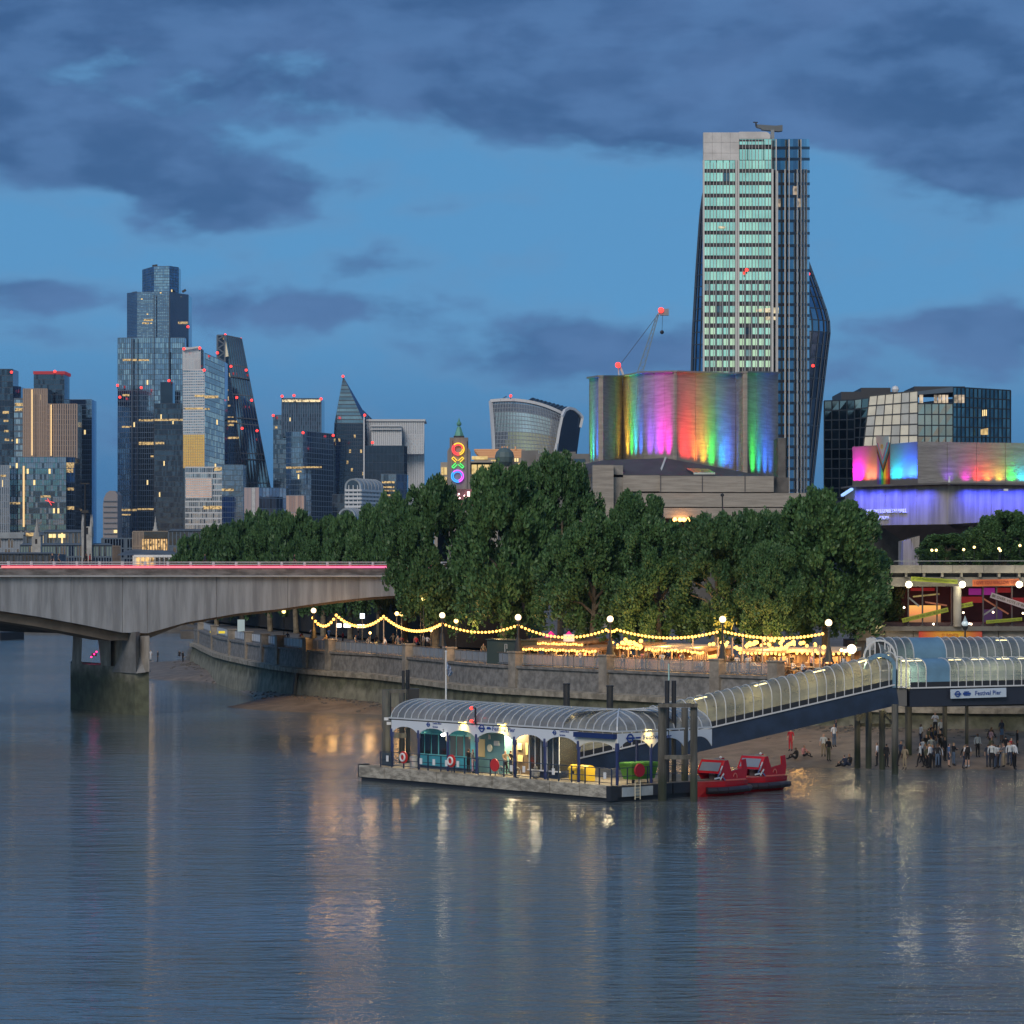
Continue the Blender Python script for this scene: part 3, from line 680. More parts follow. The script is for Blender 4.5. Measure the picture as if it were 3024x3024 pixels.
tower('', '', [(655, 2440), (718, 2445)], 1372, [g_bl, g_md], fr_md, 12, 22, parent=r, lit=[(655, 690, 1443, 1450)])
tower('', '', [(549, 2438.5), (625, 2438.5)], 1412, [glass('glass_pink_reflection', (.75, .62, .6), .1)], fr_wh, 14, 8, ybot=1470, parent=r, hb=.8, vb=.25, back=2)  # pink tint stands for the reflections on this face
# -- wedge tower
r = thing('wedge_tower', 'slanting wedge shaped glass tower tapering to its top beside the white grid tower', 'tower', W(700, 1450, 2700), 'office towers of the city skyline')
d = 2700; gm, fm = MB(), MB()
face_grid(gm, fm, W(745, 1600, d), W(830, 1600, d - 8), W(714, 1000, d + 16), W(665, 990, d + 14), 8, 7, .9, .5, .4, lambda i, j: rnd.choice([0, 0, 1]))
face_grid(gm, fm, W(663, 1600, d + 40), W(745, 1600, d), W(665, 990, d + 14), W(641, 990, d + 50), 10, 44, .4, .2, .3, lambda i, j: 2 if rnd.random() > .02 else 3)
gm.build('glass_wall', [glass('glass_slate', (.13, .19, .25)), g_md, g_blk, warmD], r); fm.build('facade_frame', fr_dk, r)

for f in (.2, .4, .6, .8): 
    a = W(665, 990, d + 12).lerp(W(745, 1600, d - 3), f); b_ = W(714, 1000, d + 13).lerp(W(830, 1600, d - 13), f); MB().bar(a, b_, 1.6, .8).build('seam', fr_dk, r)
mb = MB()                                            # exposed zig-zag bracing of its back core
for k in range(9):
    y = 990 + k * 13; xa, xb = (643, 663) if k % 2 else (663, 643)
    mb.bar(W(xa, y, d + 8), W(xb, y + 13, d + 8), 1.2)
mb.bar(W(642, 990, d + 8), W(642, 1105, d + 8), 1.6).bar(W(664, 990, d + 8), W(664, 1105, d + 8), 1.6).bar(W(642, 990, d + 8), W(664, 990, d + 8), 1.2).build('core_bracing', fr_md, r)
MB().face([W(666, 1000, d + 8), W(675, 1052, d + 6), W(666, 1054, d + 6)]).build('lit_edge', mat('pale_edge', (.8, .75, .55), .4), r)
for (x0, x1, y0, y1) in ((672, 690, 1252, 1258), (668, 700, 1242, 1247), (665, 690, 1230, 1233), (668, 680, 1195, 1200), (672, 705, 1290, 1296), (664, 675, 1150, 1154)):
    MB().face([W(x0, y1, d + 5), W(x1, y1, d + 5), W(x1, y0, d + 5), W(x0, y0, d + 5)]).build('lit_window', warmD, r)
# -- small boxes in front
r = tower('boxy_pale_block', 'small boxy block, left side pinkish and right side blue glass, before the wedge tower', [(721, 2300), (765, 2296)], 1440, [mat('pink_panel', (.42, .34, .34), .5), offwhite], fr_lt, 4, 3, ybot=1530, hb=.3, vb=.2)
tower('', '', [(765, 2296), (845, 2310)], 1440, [g_bl, g_lt, g_md], fr_bl, 8, 9, ybot=1530, parent=r)
tower('', '', [(721, 2302), (765, 2298)], 1530, [mat('pink_panel'), g_md], fr_lt, 4, 3, ybot=1600, parent=r); tower('', '', [(765, 2298), (840, 2310)], 1530, [g_bl, g_lt], fr_lt, 10, 3, ybot=1600, parent=r, lit=[(778, 786, 1544, 1555)])
tower('scaffolded_block', 'low block wrapped in peach coloured sheeting between two glass towers', [(845, 2280), (898, 2280)], 1463, [mat('peach_sheet', (.55, .38, .31), .7), mat('peach_sheet_dark', (.4, .27, .23), .7)], fr_lt, 6, 5, hb=.3, vb=.2, cat='building', back=20)
# -- crown-fin tower
r = tower('finned_crown_tower', 'dark blue tower with tall vertical fins and lit crown line', [(807, 2660), (845, 2660)], 1226, [g_md, g_dk], fr_bl, 8, 34, lit=[(812, 819, 1258, 1266)])
tower('', '', [(833, 2650), (948, 2650)], 1176, [g_dk, g_blk], fr_bl, 17, 10, ybot=1290, parent=r, hb=.2, vb=.9, t=1.0, back=50)
tower('', '', [(845, 2640), (894, 2636)], 1275, [g_md, g_bl], fr_bl, 10, 28, parent=r, lit=[(845, 894, 1378, 1384), (875, 890, 1390, 1396)])
tower('', '', [(894, 2636), (985, 2650)], 1274, [g_bl, g_md, g_bl], fr_bl, 18, 28, parent=r, ytops=[1272, 1282], lit=[(894, 950, 1377, 1382)])
MB().face([W(834, 1187, 2646), W(946, 1187, 2646), W(946, 1180, 2646), W(834, 1180, 2646)]).build('lit_crown', rooms('crown_glow', (1, .8, .45), 1.3), r)
# -- spire shaped glass tower
r = thing('pointed_glass_tower', 'sharp pyramidal glass tower with a red light on its tip', 'tower', W(1030, 1450, 2700), 'office towers of the city skyline')
gm, fm = MB(), MB(); d = 2700
ap = W(1013, 1116, d + 5)
face_grid(gm, fm, W(988, 1250, d + 2), W(1076, 1250, d), ap + V(1, 0, 0), ap, 9, 12, .8, .15, .3, lambda i, j: 1 if j % 2 else 0)
face_grid(gm, fm, W(975, 1580, d), W(1076, 1580, d), W(1076, 1250, d), W(988, 1250, d + 2), 14, 30, .4, .3, .3, lambda i, j: 4 if rnd.random() < .015 else 2)
face_grid(gm, fm, W(1076, 1580, d), W(1102, 1580, d + 40), W(1102, 1242, d + 40), W(1072, 1212, d + 10), 4, 30, .4, .3, .3, lambda i, j: 3)
gm.face([W(1076, 1250, d), W(1072, 1212, d + 10), ap + V(1, 0, 0)], 3)
gm.build('glass_wall', [glass('glass_steel', (.22, .30, .36)), glass('glass_steel_pale', (.34, .42, .46)), g_blk, g_md, warmD], r); fm.build('facade_frame', fr_dk, r)
# -- white ribbed blocks
r = tower('white_ribbed_tower', 'broad slab tower with white vertical ribs right of the pointed tower', [(1081, 2720), (1251, 2720)], 1240, [g_dk, g_md], fr_wh, 32, 16, hb=.15, vb=1.35, t=1.1, ybot=1600, back=40)
blockp(MB(), 1081, 1256, 1238, 1244, 2717, 50).build('parapet', fr_wh, r)
tower('', '', [(1100, 2690), (1184, 2690)], 1256, [g_dk], fr_wh, 14, 12, ybot=1330, parent=r, hb=.15, vb=1.6, t=1.)
for yy in (1256, 1266): blockp(MB(), 1092, 1184, yy, yy + 3, 2686, 6).build('band', fr_wh, r)
tower('', '', [(1198, 2705), (1250, 2705)], 1283, [g_lt, fr_lt], fr_wh, 10, 7, ybot=1340, parent=r, hb=.6, vb=1.3, back=4)
tower('black_box_tower', 'plain black glass box tower with pale edge mast in front of the ribbed slab', [(1076, 2600), (1192, 2600), (1202, 2620)], 1316, [g_blk], fr_dk, 16, 16, hb=.2, vb=.15, ybot=None)
MB().bar(W(1075, 1420, 2595), W(1075, 1230, 2595), 1.2).build('mast', fr_wh, bpy.data.objects['black_box_tower'])
tower('lit_office_block', 'low dark office block with rows of lit floors below the black box tower', [(1125, 2400), (1170, 2400), (1202, 2412)], 1400, [g_dk, g_md], fr_md, 14, 14, lit=[(1128, 1165, 1421, 1427), (1128, 1164, 1436, 1441), (1130, 1166, 1447, 1451), (1132, 1165, 1460, 1465)], cat='building')
tower('dark_slab_block', 'dark slab with faint panes under the pointed tower', [(981, 2500), (1060, 2500)], 1460, [g_dk, g_blk], fr_dk, 10, 10, cat='building')
# -- arched blocks with white bands
def arched(x0, x1, xr, ytop, ybase, d, label, bands):
    r = thing('arched_office', label, 'building', W(x0, ybase, d), 'arched white banded offices')
    xc, rad = (x0 + x1) / 2, (x1 - x0) / 2
    def ring_(rr, dep, xs=0):
        out = [W(xc - rr + xs, ybase, d)]
        for k in range(13):
            a = math.pi - math.pi * k / 12; out.append(W(xc + rr * math.cos(a) + xs, ytop + rad - rr * math.sin(a) * 1.0, d))
        out.append(W(xc + rr + xs, ybase, d)); return [p + V(0, dep, 0) for p in out]
    sh = (xr - x1); off_ = sh / F * d
    MB().loft([ring_(rad - 5, 0), ring_(rad, -.3), ring_(rad, 0), [p + V(off_, 40, 0) for p in ring_(rad, 0)]], closed=False).build('barrel_roof', mat('roof_pale_blue', (.36, .42, .47), .45, var=.2, vs=.1), r)
    MB().face([p + V(0, .6, 0) for p in ring_(rad - 5, 0)]).build('glazing', g_dk, r)
    mb = MB()
    for y in bands: mb.bar(W(x0, y, d - 1), W(x1, y, d - 1), 1.4, 1.7).bar(W(x1, y, d - 1), W(x1, y, d - 1) + V(off_, 40, 0), 1.4, 1.7)
    for k in range(3): mb.bar(W(x0 + 12 + k * 14 * rad / 26, ytop + 20, d - .6), W(x0 + 12 + k * 14 * rad / 26, ybase, d - .6), .6)
    mb.build('white_band', fr_wh, r); mb = MB()
    for k in range(1, 7): 
        o_ = V(off_ * k / 6.5, 40 * k / 6.5, 0); rg = [p + o_ for p in ring_(rad + .6, -1)]
        for a, b_ in zip(rg, rg[1:]): mb.bar(a, b_, .7)
    mb.build('roof_rib', fr_lt, r)
arched(1018, 1066, 1126, 1413, 1545, 2300, 'tall white office with arched glass gable and ribbed barrel roof', [1448, 1460, 1472, 1484, 1496, 1508, 1520])
arched(998, 1050, 1075, 1500, 1560, 2270, 'smaller white arched gable at tree top level below its taller twin', [1530, 1540])
# -- flared tower
r = thing('flared_tower', 'top heavy curved glass tower bulging outward with pale vertical fins', 'tower', W(1580, 1350, 2500), 'office towers of the city skyline')
d = 2500; gm, fm = MB(), MB()
def lx(v): return 1458 - 9 * v ** 1.5
def rx(v): return 1639 + 21 * v
N_, K_ = 22, 14
def FP(u, v):
    top = 1184 - 10 * math.sin(u * 2.2) + 45 * u ** 2.2; y = 1345 + (top - 1345) * v
    return W(lx(v) + (rx(v) - lx(v)) * u, y, d - 6 * math.sin(math.pi * u) + 5 * v)
def fpick(i, j):  # mint and amber tints by zone paint the reflected sky
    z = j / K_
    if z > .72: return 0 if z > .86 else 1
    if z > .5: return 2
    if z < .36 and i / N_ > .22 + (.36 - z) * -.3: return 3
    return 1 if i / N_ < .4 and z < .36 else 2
for j in range(K_):
    for i in range(N_): gm.face([FP(i / N_, j / K_), FP((i + 1) / N_, j / K_), FP((i + 1) / N_, (j + 1) / K_), FP(i / N_, (j + 1) / K_)], fpick(i, j))
rnd_w = .42
for i in range(0, 45):
    for j in range(K_): fm.bar(FP(i / 44, j / K_) + V(0, -.8, 0), FP(i / 44, (j + 1) / K_) + V(0, -.8, 0), rnd_w, .7, up=(0, 1, 0))
for j in range(0, K_, 1): 
    for i in range(N_): fm.bar(FP(i / N_, j / K_) + V(0, -.3, 0), FP((i + 1) / N_, j / K_) + V(0, -.3, 0), .3, .5)
gm.build('glass_wall', [g_lt, glass('glass_plum', (.26, .24, .28)), glass('glass_mint_reflection', (.9, .95, .85)), glass('glass_amber_reflection', (1., .72, .38))], r); fm.build('fin', fr_lt, r)
rim = MB(); rp = [FP(0, v / 8) for v in range(9)] + [FP(u / 16, 1) for u in range(17)]
for a, b_ in zip(rp, rp[1:]): rim.bar(a + V(0, -1.5, 0), b_ + V(0, -1.5, 0), 2.4)
arc = [W(1639, 1345, d - 8), W(1645, 1310, d - 9), W(1652, 1268, d - 9), W(1660, 1230, d - 9), W(1668, 1212, d - 5), W(1680, 1205, d), W(1695, 1209, d + 6), W(1712, 1223, d + 12), W(1720, 1234, d + 14), W(1714, 1262, d + 14), W(1703, 1345, d + 14)]
for a, b_ in zip(arc, arc[1:-1]): rim.bar(a, b_, 2.2)
rim.build('white_rim', fr_wh, r)
MB().face([p + V(0, 1, 0) for p in arc]).build('end_glass', g_dk, r)
mb = MB()
for k in range(9):
    u = k / 8; a = W(1560 + 95 * u, 1187 + 24 * u, d + 4); b_ = W(1573 + 98 * u, 1178 + 26 * u, d + 18); c = W(1600 + 95 * u, 1192 + 40 * u, d + 36)
    mb.bar(a, b_, 1.6, 2.2).bar(b_, c, 1.6, 2.2)
mb.build('roof_louvre', fr_dk, r)
MB().face([W(1470, 1186, d + 2), W(1560, 1184, d + 2), W(1655, 1215, d + 2), W(1700, 1235, d + 30), W(1600, 1190, d + 40)]).build('roof', fr_dk, r)
MB().bar(W(1478, 1182, d), W(1496, 1170, d), .7).build('window_crane', blackm, r)
# -- beacons
for i, (x, y, dd, lb) in enumerate([(34, 1099, 2590, 'red beacon on the dark stepped tower at the far left'), (162, 1097, 2520, 'red beacon on the black core above brown fins'),
    (543, 1030, 2540, 'red beacon on the left roof corner of the white grid tower'), (590, 1028, 2540, 'red beacon at the middle of the white grid tower roof'), (642, 1042, 2540, 'red beacon where white grid tower meets wedge tower'), (603, 1093, 2540, 'red beacon halfway up the corner of the white grid tower'),
    (665, 989, 2740, 'red beacon on the left tip of the wedge tower'), (711, 1001, 2740, 'red beacon on the right tip of the wedge tower'), (682, 1082, 2690, 'red beacon upper left on the sloping wedge face'), (727, 1093, 2700, 'red beacon upper right on the sloping wedge face'), (662, 1105, 2690, 'red beacon on the dark side of the wedge tower'),
    (699, 1174, 2680, 'red beacon mid left on the sloping wedge face'), (743, 1182, 2680, 'red beacon mid right on the sloping wedge face'), (715, 1265, 2670, 'red beacon lower left on the sloping wedge face'), (759, 1272, 2670, 'red beacon lower right on the sloping wedge face'),
    (347, 1138, 2670, 'amber red beacon at left edge of the tallest skyscraper'), (354, 1173, 2670, 'dim red beacon low on the left edge of the tallest skyscraper'), (499, 1124, 2590, 'red beacon on the dark stepped reflection tower'), (417, 1145, 2660, 'red glow mark on the face of the tallest skyscraper'), (555, 965, 2680, 'red beacon on the right edge of the tallest skyscraper'),
    (833, 1170, 2640, 'red beacon on left end of the finned crown'), (868, 1168, 2640, 'red beacon second along the finned crown'), (948, 1178, 2640, 'red beacon on right end of the finned crown'), (807, 1227, 2640, 'red beacon on the low shoulder of the finned crown tower'), (895, 1278, 2630, 'red beacon on the blue block below the finned crown'), (984, 1286, 2640, 'red beacon on the right roof corner below the finned crown'),
    (1013, 1111, 2720, 'red beacon on the very tip of the pointed tower'), (1077, 1226, 2690, 'red beacon on the shoulder of the pointed tower'), (1100, 1307, 2590, 'red beacon between black box and ribbed slab'), (1508, 1169, 2490, 'red beacon above the flared tower')]):
    red_beacon(x, y, dd, lb, 1.25)['group'] = 'red aviation beacons on the skyline'
# ------------------------------------------------------------------ low roofs of the near city, left
slate = mat('slate', (.10, .12, .14), .7, var=.3, vs=.2); stone_p = mat('portland_stone', (.42, .42, .40), .8, var=.25, vs=.3); copper = mat('green_copper', (.13, .38, .30), .6, var=.2, vs=.5)
roof_pale = mat('pale_roof', (.30, .34, .37), .6, var=.2, vs=.2)
GRP = 'low city buildings beyond the bridge'
def lowb(name, label, x0, x1, y0, y1, d, mats=None, frame=None, cols=10, fl=3, rand=.05, roof=None, back=30, dark=False):
    r = tower(name, label, [(x0, d), (x1, d)], y0, mats or [g_dk, g_md, fr_md], frame or fr_md, cols, fl, cat='building', ybot=1690, back=back, rand_lit=rand, group=GRP, hb=.7, vb=.5)
    if roof: MB().extr([W(x0 - 2, y0, d - 1), W(x1 + 2, y0, d - 1), W(x1 - 8, y0 - roof, d + 8), W(x0 + 8, y0 - roof, d + 8)], (0, .5, 0)).build('roof', slate, r)
    return r
lowb('curved_roof_hall', 'long hall with pale curved metallic roof at the left edge above the bridge', -30, 75, 1590, 0, 1500, [g_md, fr_lt], fr_lt, 12, 5, .04)
blockp(MB(), -30, 72, 1572, 1590, 1498, 30).build('roof', roof_pale, bpy.data.objects['curved_roof_hall'])
lowb('slate_roofed_block', 'low slate roofed block with warm windows behind the domed steeple', 70, 150, 1580, 0, 1480, None, None, 10, 4, .08, 10)
blockp(MB(), 76, 100, 1573, 1583, 1478, 5).build('lit_window', warmD, bpy.data.objects['slate_roofed_block'])
r = lowb('mansard_block', 'mansard block with two pairs of bright yellow windows', 130, 245, 1572, 0, 1450, None, None, 14, 4, .05, 8)
for x in (144, 155, 172, 183): blockp(MB(), x, x + 8, 1577, 1588, 1448, 3).build('lit_window', warmW, r)
lowb('long_terrace', 'long low terrace with pale green window band just above the bridge', 60, 330, 1610, 0, 1300, [g_dk, mat('pale_green_render', (.22, .32, .29), .7), g_md], fr_md, 34, 4, .04, 6)
lowb('river_warehouse', 'long dark warehouse roof behind the bridge rail', -30, 160, 1636, 0, 1150, [slate, g_dk], fr_dk, 20, 2, .02, 5)
lowb('tower_foot_block', 'grey office block at the foot of the tall skyscraper', 300, 400, 1590, 0, 1550, None, None, 12, 5, .05, 0)
r = lowb('colonnade_building', 'brown stone block with a glowing golden colonnade next to the treetops', 392, 500, 1570, 0, 1350, [mat('brown_stone', (.25, .21, .18), .8, var=.2, vs=.3)], mat('brown_stone_trim', (.3, .25, .2), .8), 10, 4, 0, 0)
blockp(MB(), 425, 500, 1570, 1590, 1348, 3).build('attic_glazing', g_dk, r); blockp(MB(), 420, 492, 1592, 1618, 1348, 3).build('lit_window', rooms('gold_room', (1, .62, .25), 1.1), r)
mb = MB()
for k in range(9): blockp(mb, 424 + k * 8, 426 + k * 8, 1592, 1618, 1346.5, 1)
mb.build('column', mat('brown_stone'), r)
lowb('slate_hipped_building', 'dark hipped block right of the golden colonnade half hidden by trees', 498, 640, 1568, 0, 1300, None, None, 12, 4, .03, 6)
r = lowb('white_pavilion', 'low white riverside pavilion with glowing windows in line above the bridge', 395, 520, 1642, 0, 900, [white], white, 9, 1, 0, 0, 15)
for k in range(8): blockp(MB(), 403 + k * 14, 411 + k * 14, 1646, 1658, 899, 1).build('window', rooms('pavilion_room', (1, .6, .22), 1.2) if k < 4 else g_dk, r)
MB().extr([W(345, 1640, 905), W(525, 1640, 905), W(510, 1626, 915), W(395, 1622, 915), W(372, 1626, 915)], (0, 1, 0)).build('roof', slate, r)
def steeple(name, label, x, ytop, ybase, d, w, mtl=stone_p, dome=False):
    r = thing(name, label, 'church', W(x, ybase, d)); h = ybase - ytop
    c = W(x, 0, d); z = lambda f: ZZ(ybase - h * f, d); wm = w / F * d
    MB().box((c.x, d, (GZ + z(.35)) / 2), (wm, wm, z(.35) - GZ)).build('belfry', mtl, r)
    mb = MB().cyl((c.x, d, z(.35)), (c.x, d, z(.5)), wm * .42, wm * .38, 8).cyl((c.x, d, z(.5)), (c.x, d, z(.68)), wm * .28, wm * .24, 8).cyl((c.x, d, z(.68)), (c.x, d, z(.82)), wm * .16, wm * .12, 8); mb.build('lantern', mtl, r)
    MB().cyl((c.x, d, z(.82)), (c.x, d, z(1)), wm * .11, .02, 8).build('spire', mtl, r)
    mb = MB(); mb.face([(c.x - wm * .12, d - wm / 2 - .05, z(.1)), (c.x + wm * .12, d - wm / 2 - .05, z(.1)), (c.x + wm * .12, d - wm / 2 - .05, z(.27)), (c.x - wm * .12, d - wm / 2 - .05, z(.27))]); mb.build('louvre', g_blk, r)
steeple('tiered_steeple', 'white tiered baroque steeple rising from the low roofs at left', 109, 1529, 1615, 1250, 26)
steeple('grey_steeple', 'small pale steeple standing against the foot of the tallest skyscraper', 459, 1523, 1585, 1420, 14)
r = thing('gothic_church_tower', 'pale gothic church tower with four tall pinnacles beside the lamp mast', 'church', W(258, 1600, 1300))
a = W(258, 1600, 1300); wm = 30 / F * 1300
MB().box((a.x, 1300, (GZ + ZZ(1555, 1300)) / 2), (wm, wm, ZZ(1555, 1300) - GZ)).build('tower', stone_p, r)
for sx in (-1, 1):
    for sy in (-1, 1):
        MB().cyl((a.x + sx * wm * .42, 1300 + sy * wm * .42, ZZ(1585, 1300)), (a.x + sx * wm * .42, 1300 + sy * wm * .42, ZZ(1542, 1300)), wm * .14, wm * .1, 8).cyl((a.x + sx * wm * .42, 1300 + sy * wm * .42, ZZ(1542, 1300)), (a.x + sx * wm * .42, 1300 + sy * wm * .42, ZZ(1518, 1300)), wm * .1, .02, 6).build('pinnacle', stone_p, r)
MB().box((a.x, 1300 - wm / 2 - .05, ZZ(1568, 1300)), (wm * .3, .1, 3)).build('window', g_blk, r)
r = thing('domed_block', 'rounded brown tower end wall standing left of the tallest skyscraper', 'building', W(330, 1580, 2300))
pts_ = [W(304, 1620, 2300), W(304, 1490, 2300), W(307, 1470, 2300), W(314, 1456, 2300), W(324, 1449, 2300), W(340, 1450, 2300), W(347, 1460, 2300), W(347, 1620, 2300)]
MB().extr(pts_[::-1], (0, 25, 0)).build('wall', mat('tan_cladding', (.27, .25, .26), .6, streak=(.02, .02, .5)), r)
MB().face([W(336, 1574, 2298), W(346, 1574, 2298), W(346, 1565, 2298), W(336, 1565, 2298)]).build('lit_window', warmW, r)
mb = MB()
for k in range(9): mb.bar(W(305, 1480 + k * 16, 2299), W(346, 1480 + k * 16, 2299), .5, .5)
mb.build('floor_line', fr_md, r)
MB().cyl(W(308, 1500, 2900), W(308, 1420, 2900), 5, 2, 6)
# ------------------------------------------------------------------ brick / deco tower with neon rings and its building
d = 1000
r = thing('neon_letter_tower', 'slim stone tower with green copper spire and neon rings and cross', 'tower', W(1355, 1500, d))
ts = mat('tower_stone', (.27, .25, .24), .85, streak=(.5, .5, .06), var=.2)
mb = MB(); blockp(mb, 1321, 1389, 1332, 1600, d, 8)
mb.extr([W(1321, 1332, d), W(1389, 1332, d), W(1383, 1322, d), W(1327, 1322, d)][::1], (0, 8, 0)); blockp(mb, 1328, 1382, 1292, 1328, d + .3, 7.2); mb.build('shaft', ts, r)
mb = MB()
for x in (1331, 1374): blockp(mb, x, x + 5, 1300, 1470, d - .5, .6)
mb.build('pilaster', ts, r)
c = W(1355.5, 1288, d + 4); px_m = d / F
mb = MB().box((c.x, c.y, ZZ(1289, d)), (31 * px_m, 3.5, 6 * px_m)); mb.build('lantern_base', blackm, r)
mb = MB().cyl((c.x, c.y, ZZ(1286, d)), (c.x, c.y, ZZ(1258, d)), 15 * px_m, 5 * px_m, 6).sphere((c.x, c.y, ZZ(1250, d)), 7.5 * px_m, 10).cyl((c.x, c.y, ZZ(1245, d)), (c.x, c.y, ZZ(1232, d)), 4 * px_m, .05, 8); mb.build('spire', copper, r)
def neon_ring(px, py, R1, cols, name):
    mb = MB(); n = 24
    for rr, wd in ((R1, .34), (R1 * .72, .26)):
        for k in range(n):
            a0, a1 = 2 * math.pi * k / n, 2 * math.pi * (k + 1) / n; c = W(px, py, d - .9)
            p = c + V(math.cos(a0) * rr, 0, math.sin(a0) * rr); q = c + V(math.cos(a1) * rr, 0, math.sin(a1) * rr)
            mi = 0 if (a0 + a1) / 2 % (2 * math.pi) > math.pi * .75 and (a0 + a1) / 2 < math.pi * 1.6 else (1 if (a0 + a1) / 2 < math.pi * .75 and rr > R1 * .8 or (a0 + a1) / 2 > 1.6 * math.pi else 0)
            mb.bar(p, q, wd, mi=mi)
    mb.build(name, cols, r)
neon_ring(1353, 1326, 2.0, [emis('neon_red', (1, .05, .06), 1.9), emis('neon_yellow', (1, .6, .03), 1.5)], 'neon_ring')
neon_ring(1351, 1406, 2.0, [emis('neon_blue', (.03, .35, 1), 1.8), emis('neon_violet', (.75, .1, 1), 1.7)], 'neon_ring')
c = W(1352, 1366, d - .9); mb = MB()
for sx, sz, mi in ((-1, 1, 0), (1, 1, 0), (-1, -1, 1), (1, -1, 1)):
    p, q = c + V(sx * .45, 0, sz * .4), c + V(sx * 1.75, 0, sz * 1.65); u = V(-(q - p).z, 0, (q - p).x).normalized() * .36
    for s_ in (-1, 1): mb.bar(p + u * s_, q + u * s_, .26, mi=mi)
    mb.bar(q - u, q + u, .26, mi=mi)
mb.build('neon_cross', [bpy.data.materials['neon_yellow'], emis('neon_green', (.05, 1, .15), 1.3)], r)
r = thing('yellow_lit_offices', 'terraced riverside offices with large softly lit yellow windows', 'building', W(1480, 1480, 1030))
yw = rooms('yellow_blind', (1, .76, .34), .62, (.55, .38, .14)); stp = mat('stone_band', (.38, .35, .31), .8)
d = 1030; mb = MB()
for (x0, x1, y0, y1) in ((1389, 1486, 1363, 1600), (1301, 1325, 1365, 1600), (1292, 1325, 1405, 1600), (1282, 1325, 1440, 1600), (1389, 1580, 1368, 1600), (1400, 1545, 1352, 1368)): blockp(mb, x0, x1, y0, y1, d, 14)
mb.build('wall', stp, r)
for (x0, x1, y0, y1) in [(1393, 1408, 1372, 1400), (1411, 1445, 1372, 1400), (1447, 1466, 1372, 1400), (1468, 1484, 1372, 1400), (1393, 1408, 1407, 1435), (1411, 1445, 1407, 1435), (1447, 1466, 1407, 1435), (1303, 1310, 1380, 1402), (1312, 1320, 1380, 1402), (1303, 1310, 1408, 1430), (1312, 1320, 1408, 1430), (1284, 1298, 1446, 1465), (1300, 1318, 1446, 1465), (1530, 1545, 1368, 1380), (1550, 1560, 1372, 1385), (1569, 1577, 1375, 1400), (1393, 1440, 1347, 1357), (1450, 1470, 1358, 1364)]:
    blockp(MB(), x0, x1, y0, y1, d - .4, .5).build('window', yw, r)
mb = MB()
for x0, x1, y in ((1388, 1486, 1401), (1388, 1486, 1437), (1300, 1325, 1404), (1282, 1325, 1433), (1388, 1487, 1362)): blockp(mb, x0, x1, y, y + 4, d - 1, 2)
mb.build('cornice', stp, r)
# louvred plant storeys with warm light
r = thing('louvred_rooftop', 'stepped rooftop of orange lit horizontal louvres below the flared tower', 'building', W(1480, 1370, 1080))
mb = MB()
for k in range(7): blockp(mb, 1400 + k * 4 - (k > 2) * 0, 1540 + k * 2, 1326 + k * 5, 1330 + k * 5, 1080 - k, 30)
mb.build('louvre', mat('orange_louvre', (.5, .3, .18), .6, emit=(1, .5, .2), es=.18), r)
blockp(MB(), 1410, 1550, 1326, 1420, 1090, 20).build('wall', stp, r)
mb = MB()
for x in (1481, 1488, 1496, 1520): blockp(mb, x, x + 4, 1318, 1327, 1079, 3)
mb.build('chimney', mat('orange_louvre'), r)
MB().sphere(W(1490, 1350, 1024), 3.4, 12).build('roof_dome', mat('dull_teal_dome', (.10, .16, .17), .6), r)
for x in (1519, 1526): blockp(MB(), x, x + 5, 1353, 1363, 1025, 1).build('lit_window', warmW, r)
r = thing('grey_concrete_stack', 'plain grey concrete volume rising over the treetops left of the theatre', 'building', W(1510, 1450, 700))
mb = MB(); d = 700; blockp(mb, 1455, 1545, 1378, 1640, d, 14); blockp(mb, 1545, 1567, 1377, 1640, d + 2, 14); blockp(mb, 1449, 1470, 1420, 1640, d - 2, 6); mb.build('wall', conc_board, r)
r = thing('flat_roofed_offices', 'low grey flat roofed offices between the flared tower and the rainbow theatre', 'building', W(1650, 1380, 760))
mb = MB(); d = 760; blockp(mb, 1540, 1590, 1330, 1640, d + 4, 14); blockp(mb, 1583, 1748, 1340, 1640, d, 20); blockp(mb, 1600, 1700, 1334, 1344, d + 5, 10); mb.build('wall', mat('dull_concrete', (.20, .195, .19), .85, var=.2, vs=.1), r)
for x0, x1, y0, y1 in ((1695, 1728, 1355, 1368), (1668, 1680, 1353, 1364), (1610, 1640, 1356, 1366)): blockp(MB(), x0, x1, y0, y1, d - .3, .5).build('window', g_dk, r)
for x0 in (1623,): blockp(MB(), x0, x0 + 14, 1361, 1365, d - .5, .4).build('lit_window', coolW, r)
# glowing letter sign peeking over the trees
r = thing('glowing_letter_sign', 'overexposed white pink illuminated letter sign peeking above the treetops', 'sign', W(1402, 1490, 560))
d = 560; blockp(MB(), 1350, 1427, 1444, 1500, d + .8, 3).build('backing', mat('sign_backing', (.12, .06, .07), .6), r)
gl = emis('pinkwhite_glow', (1, .62, .62), 5)
for x0, x1, y0 in ((1380, 1387, 1452), (1388, 1394, 1462), (1395, 1401, 1456), (1402, 1408, 1451), (1409, 1414, 1460), (1415, 1419, 1458)): blockp(MB(), x0, x1, y0, 1486, d, .3).build('letter', gl, r)
blockp(MB(), 1380, 1402, 1478, 1487, d, .3).build('letter', gl, r)
mb = MB()
for x, y in ((1355, 1459), (1352, 1466), (1357, 1471), (1372, 1464), (1374, 1470)): mb.sphere(W(x, y, d), .18, 6)
mb.build('bulb', gl, r)
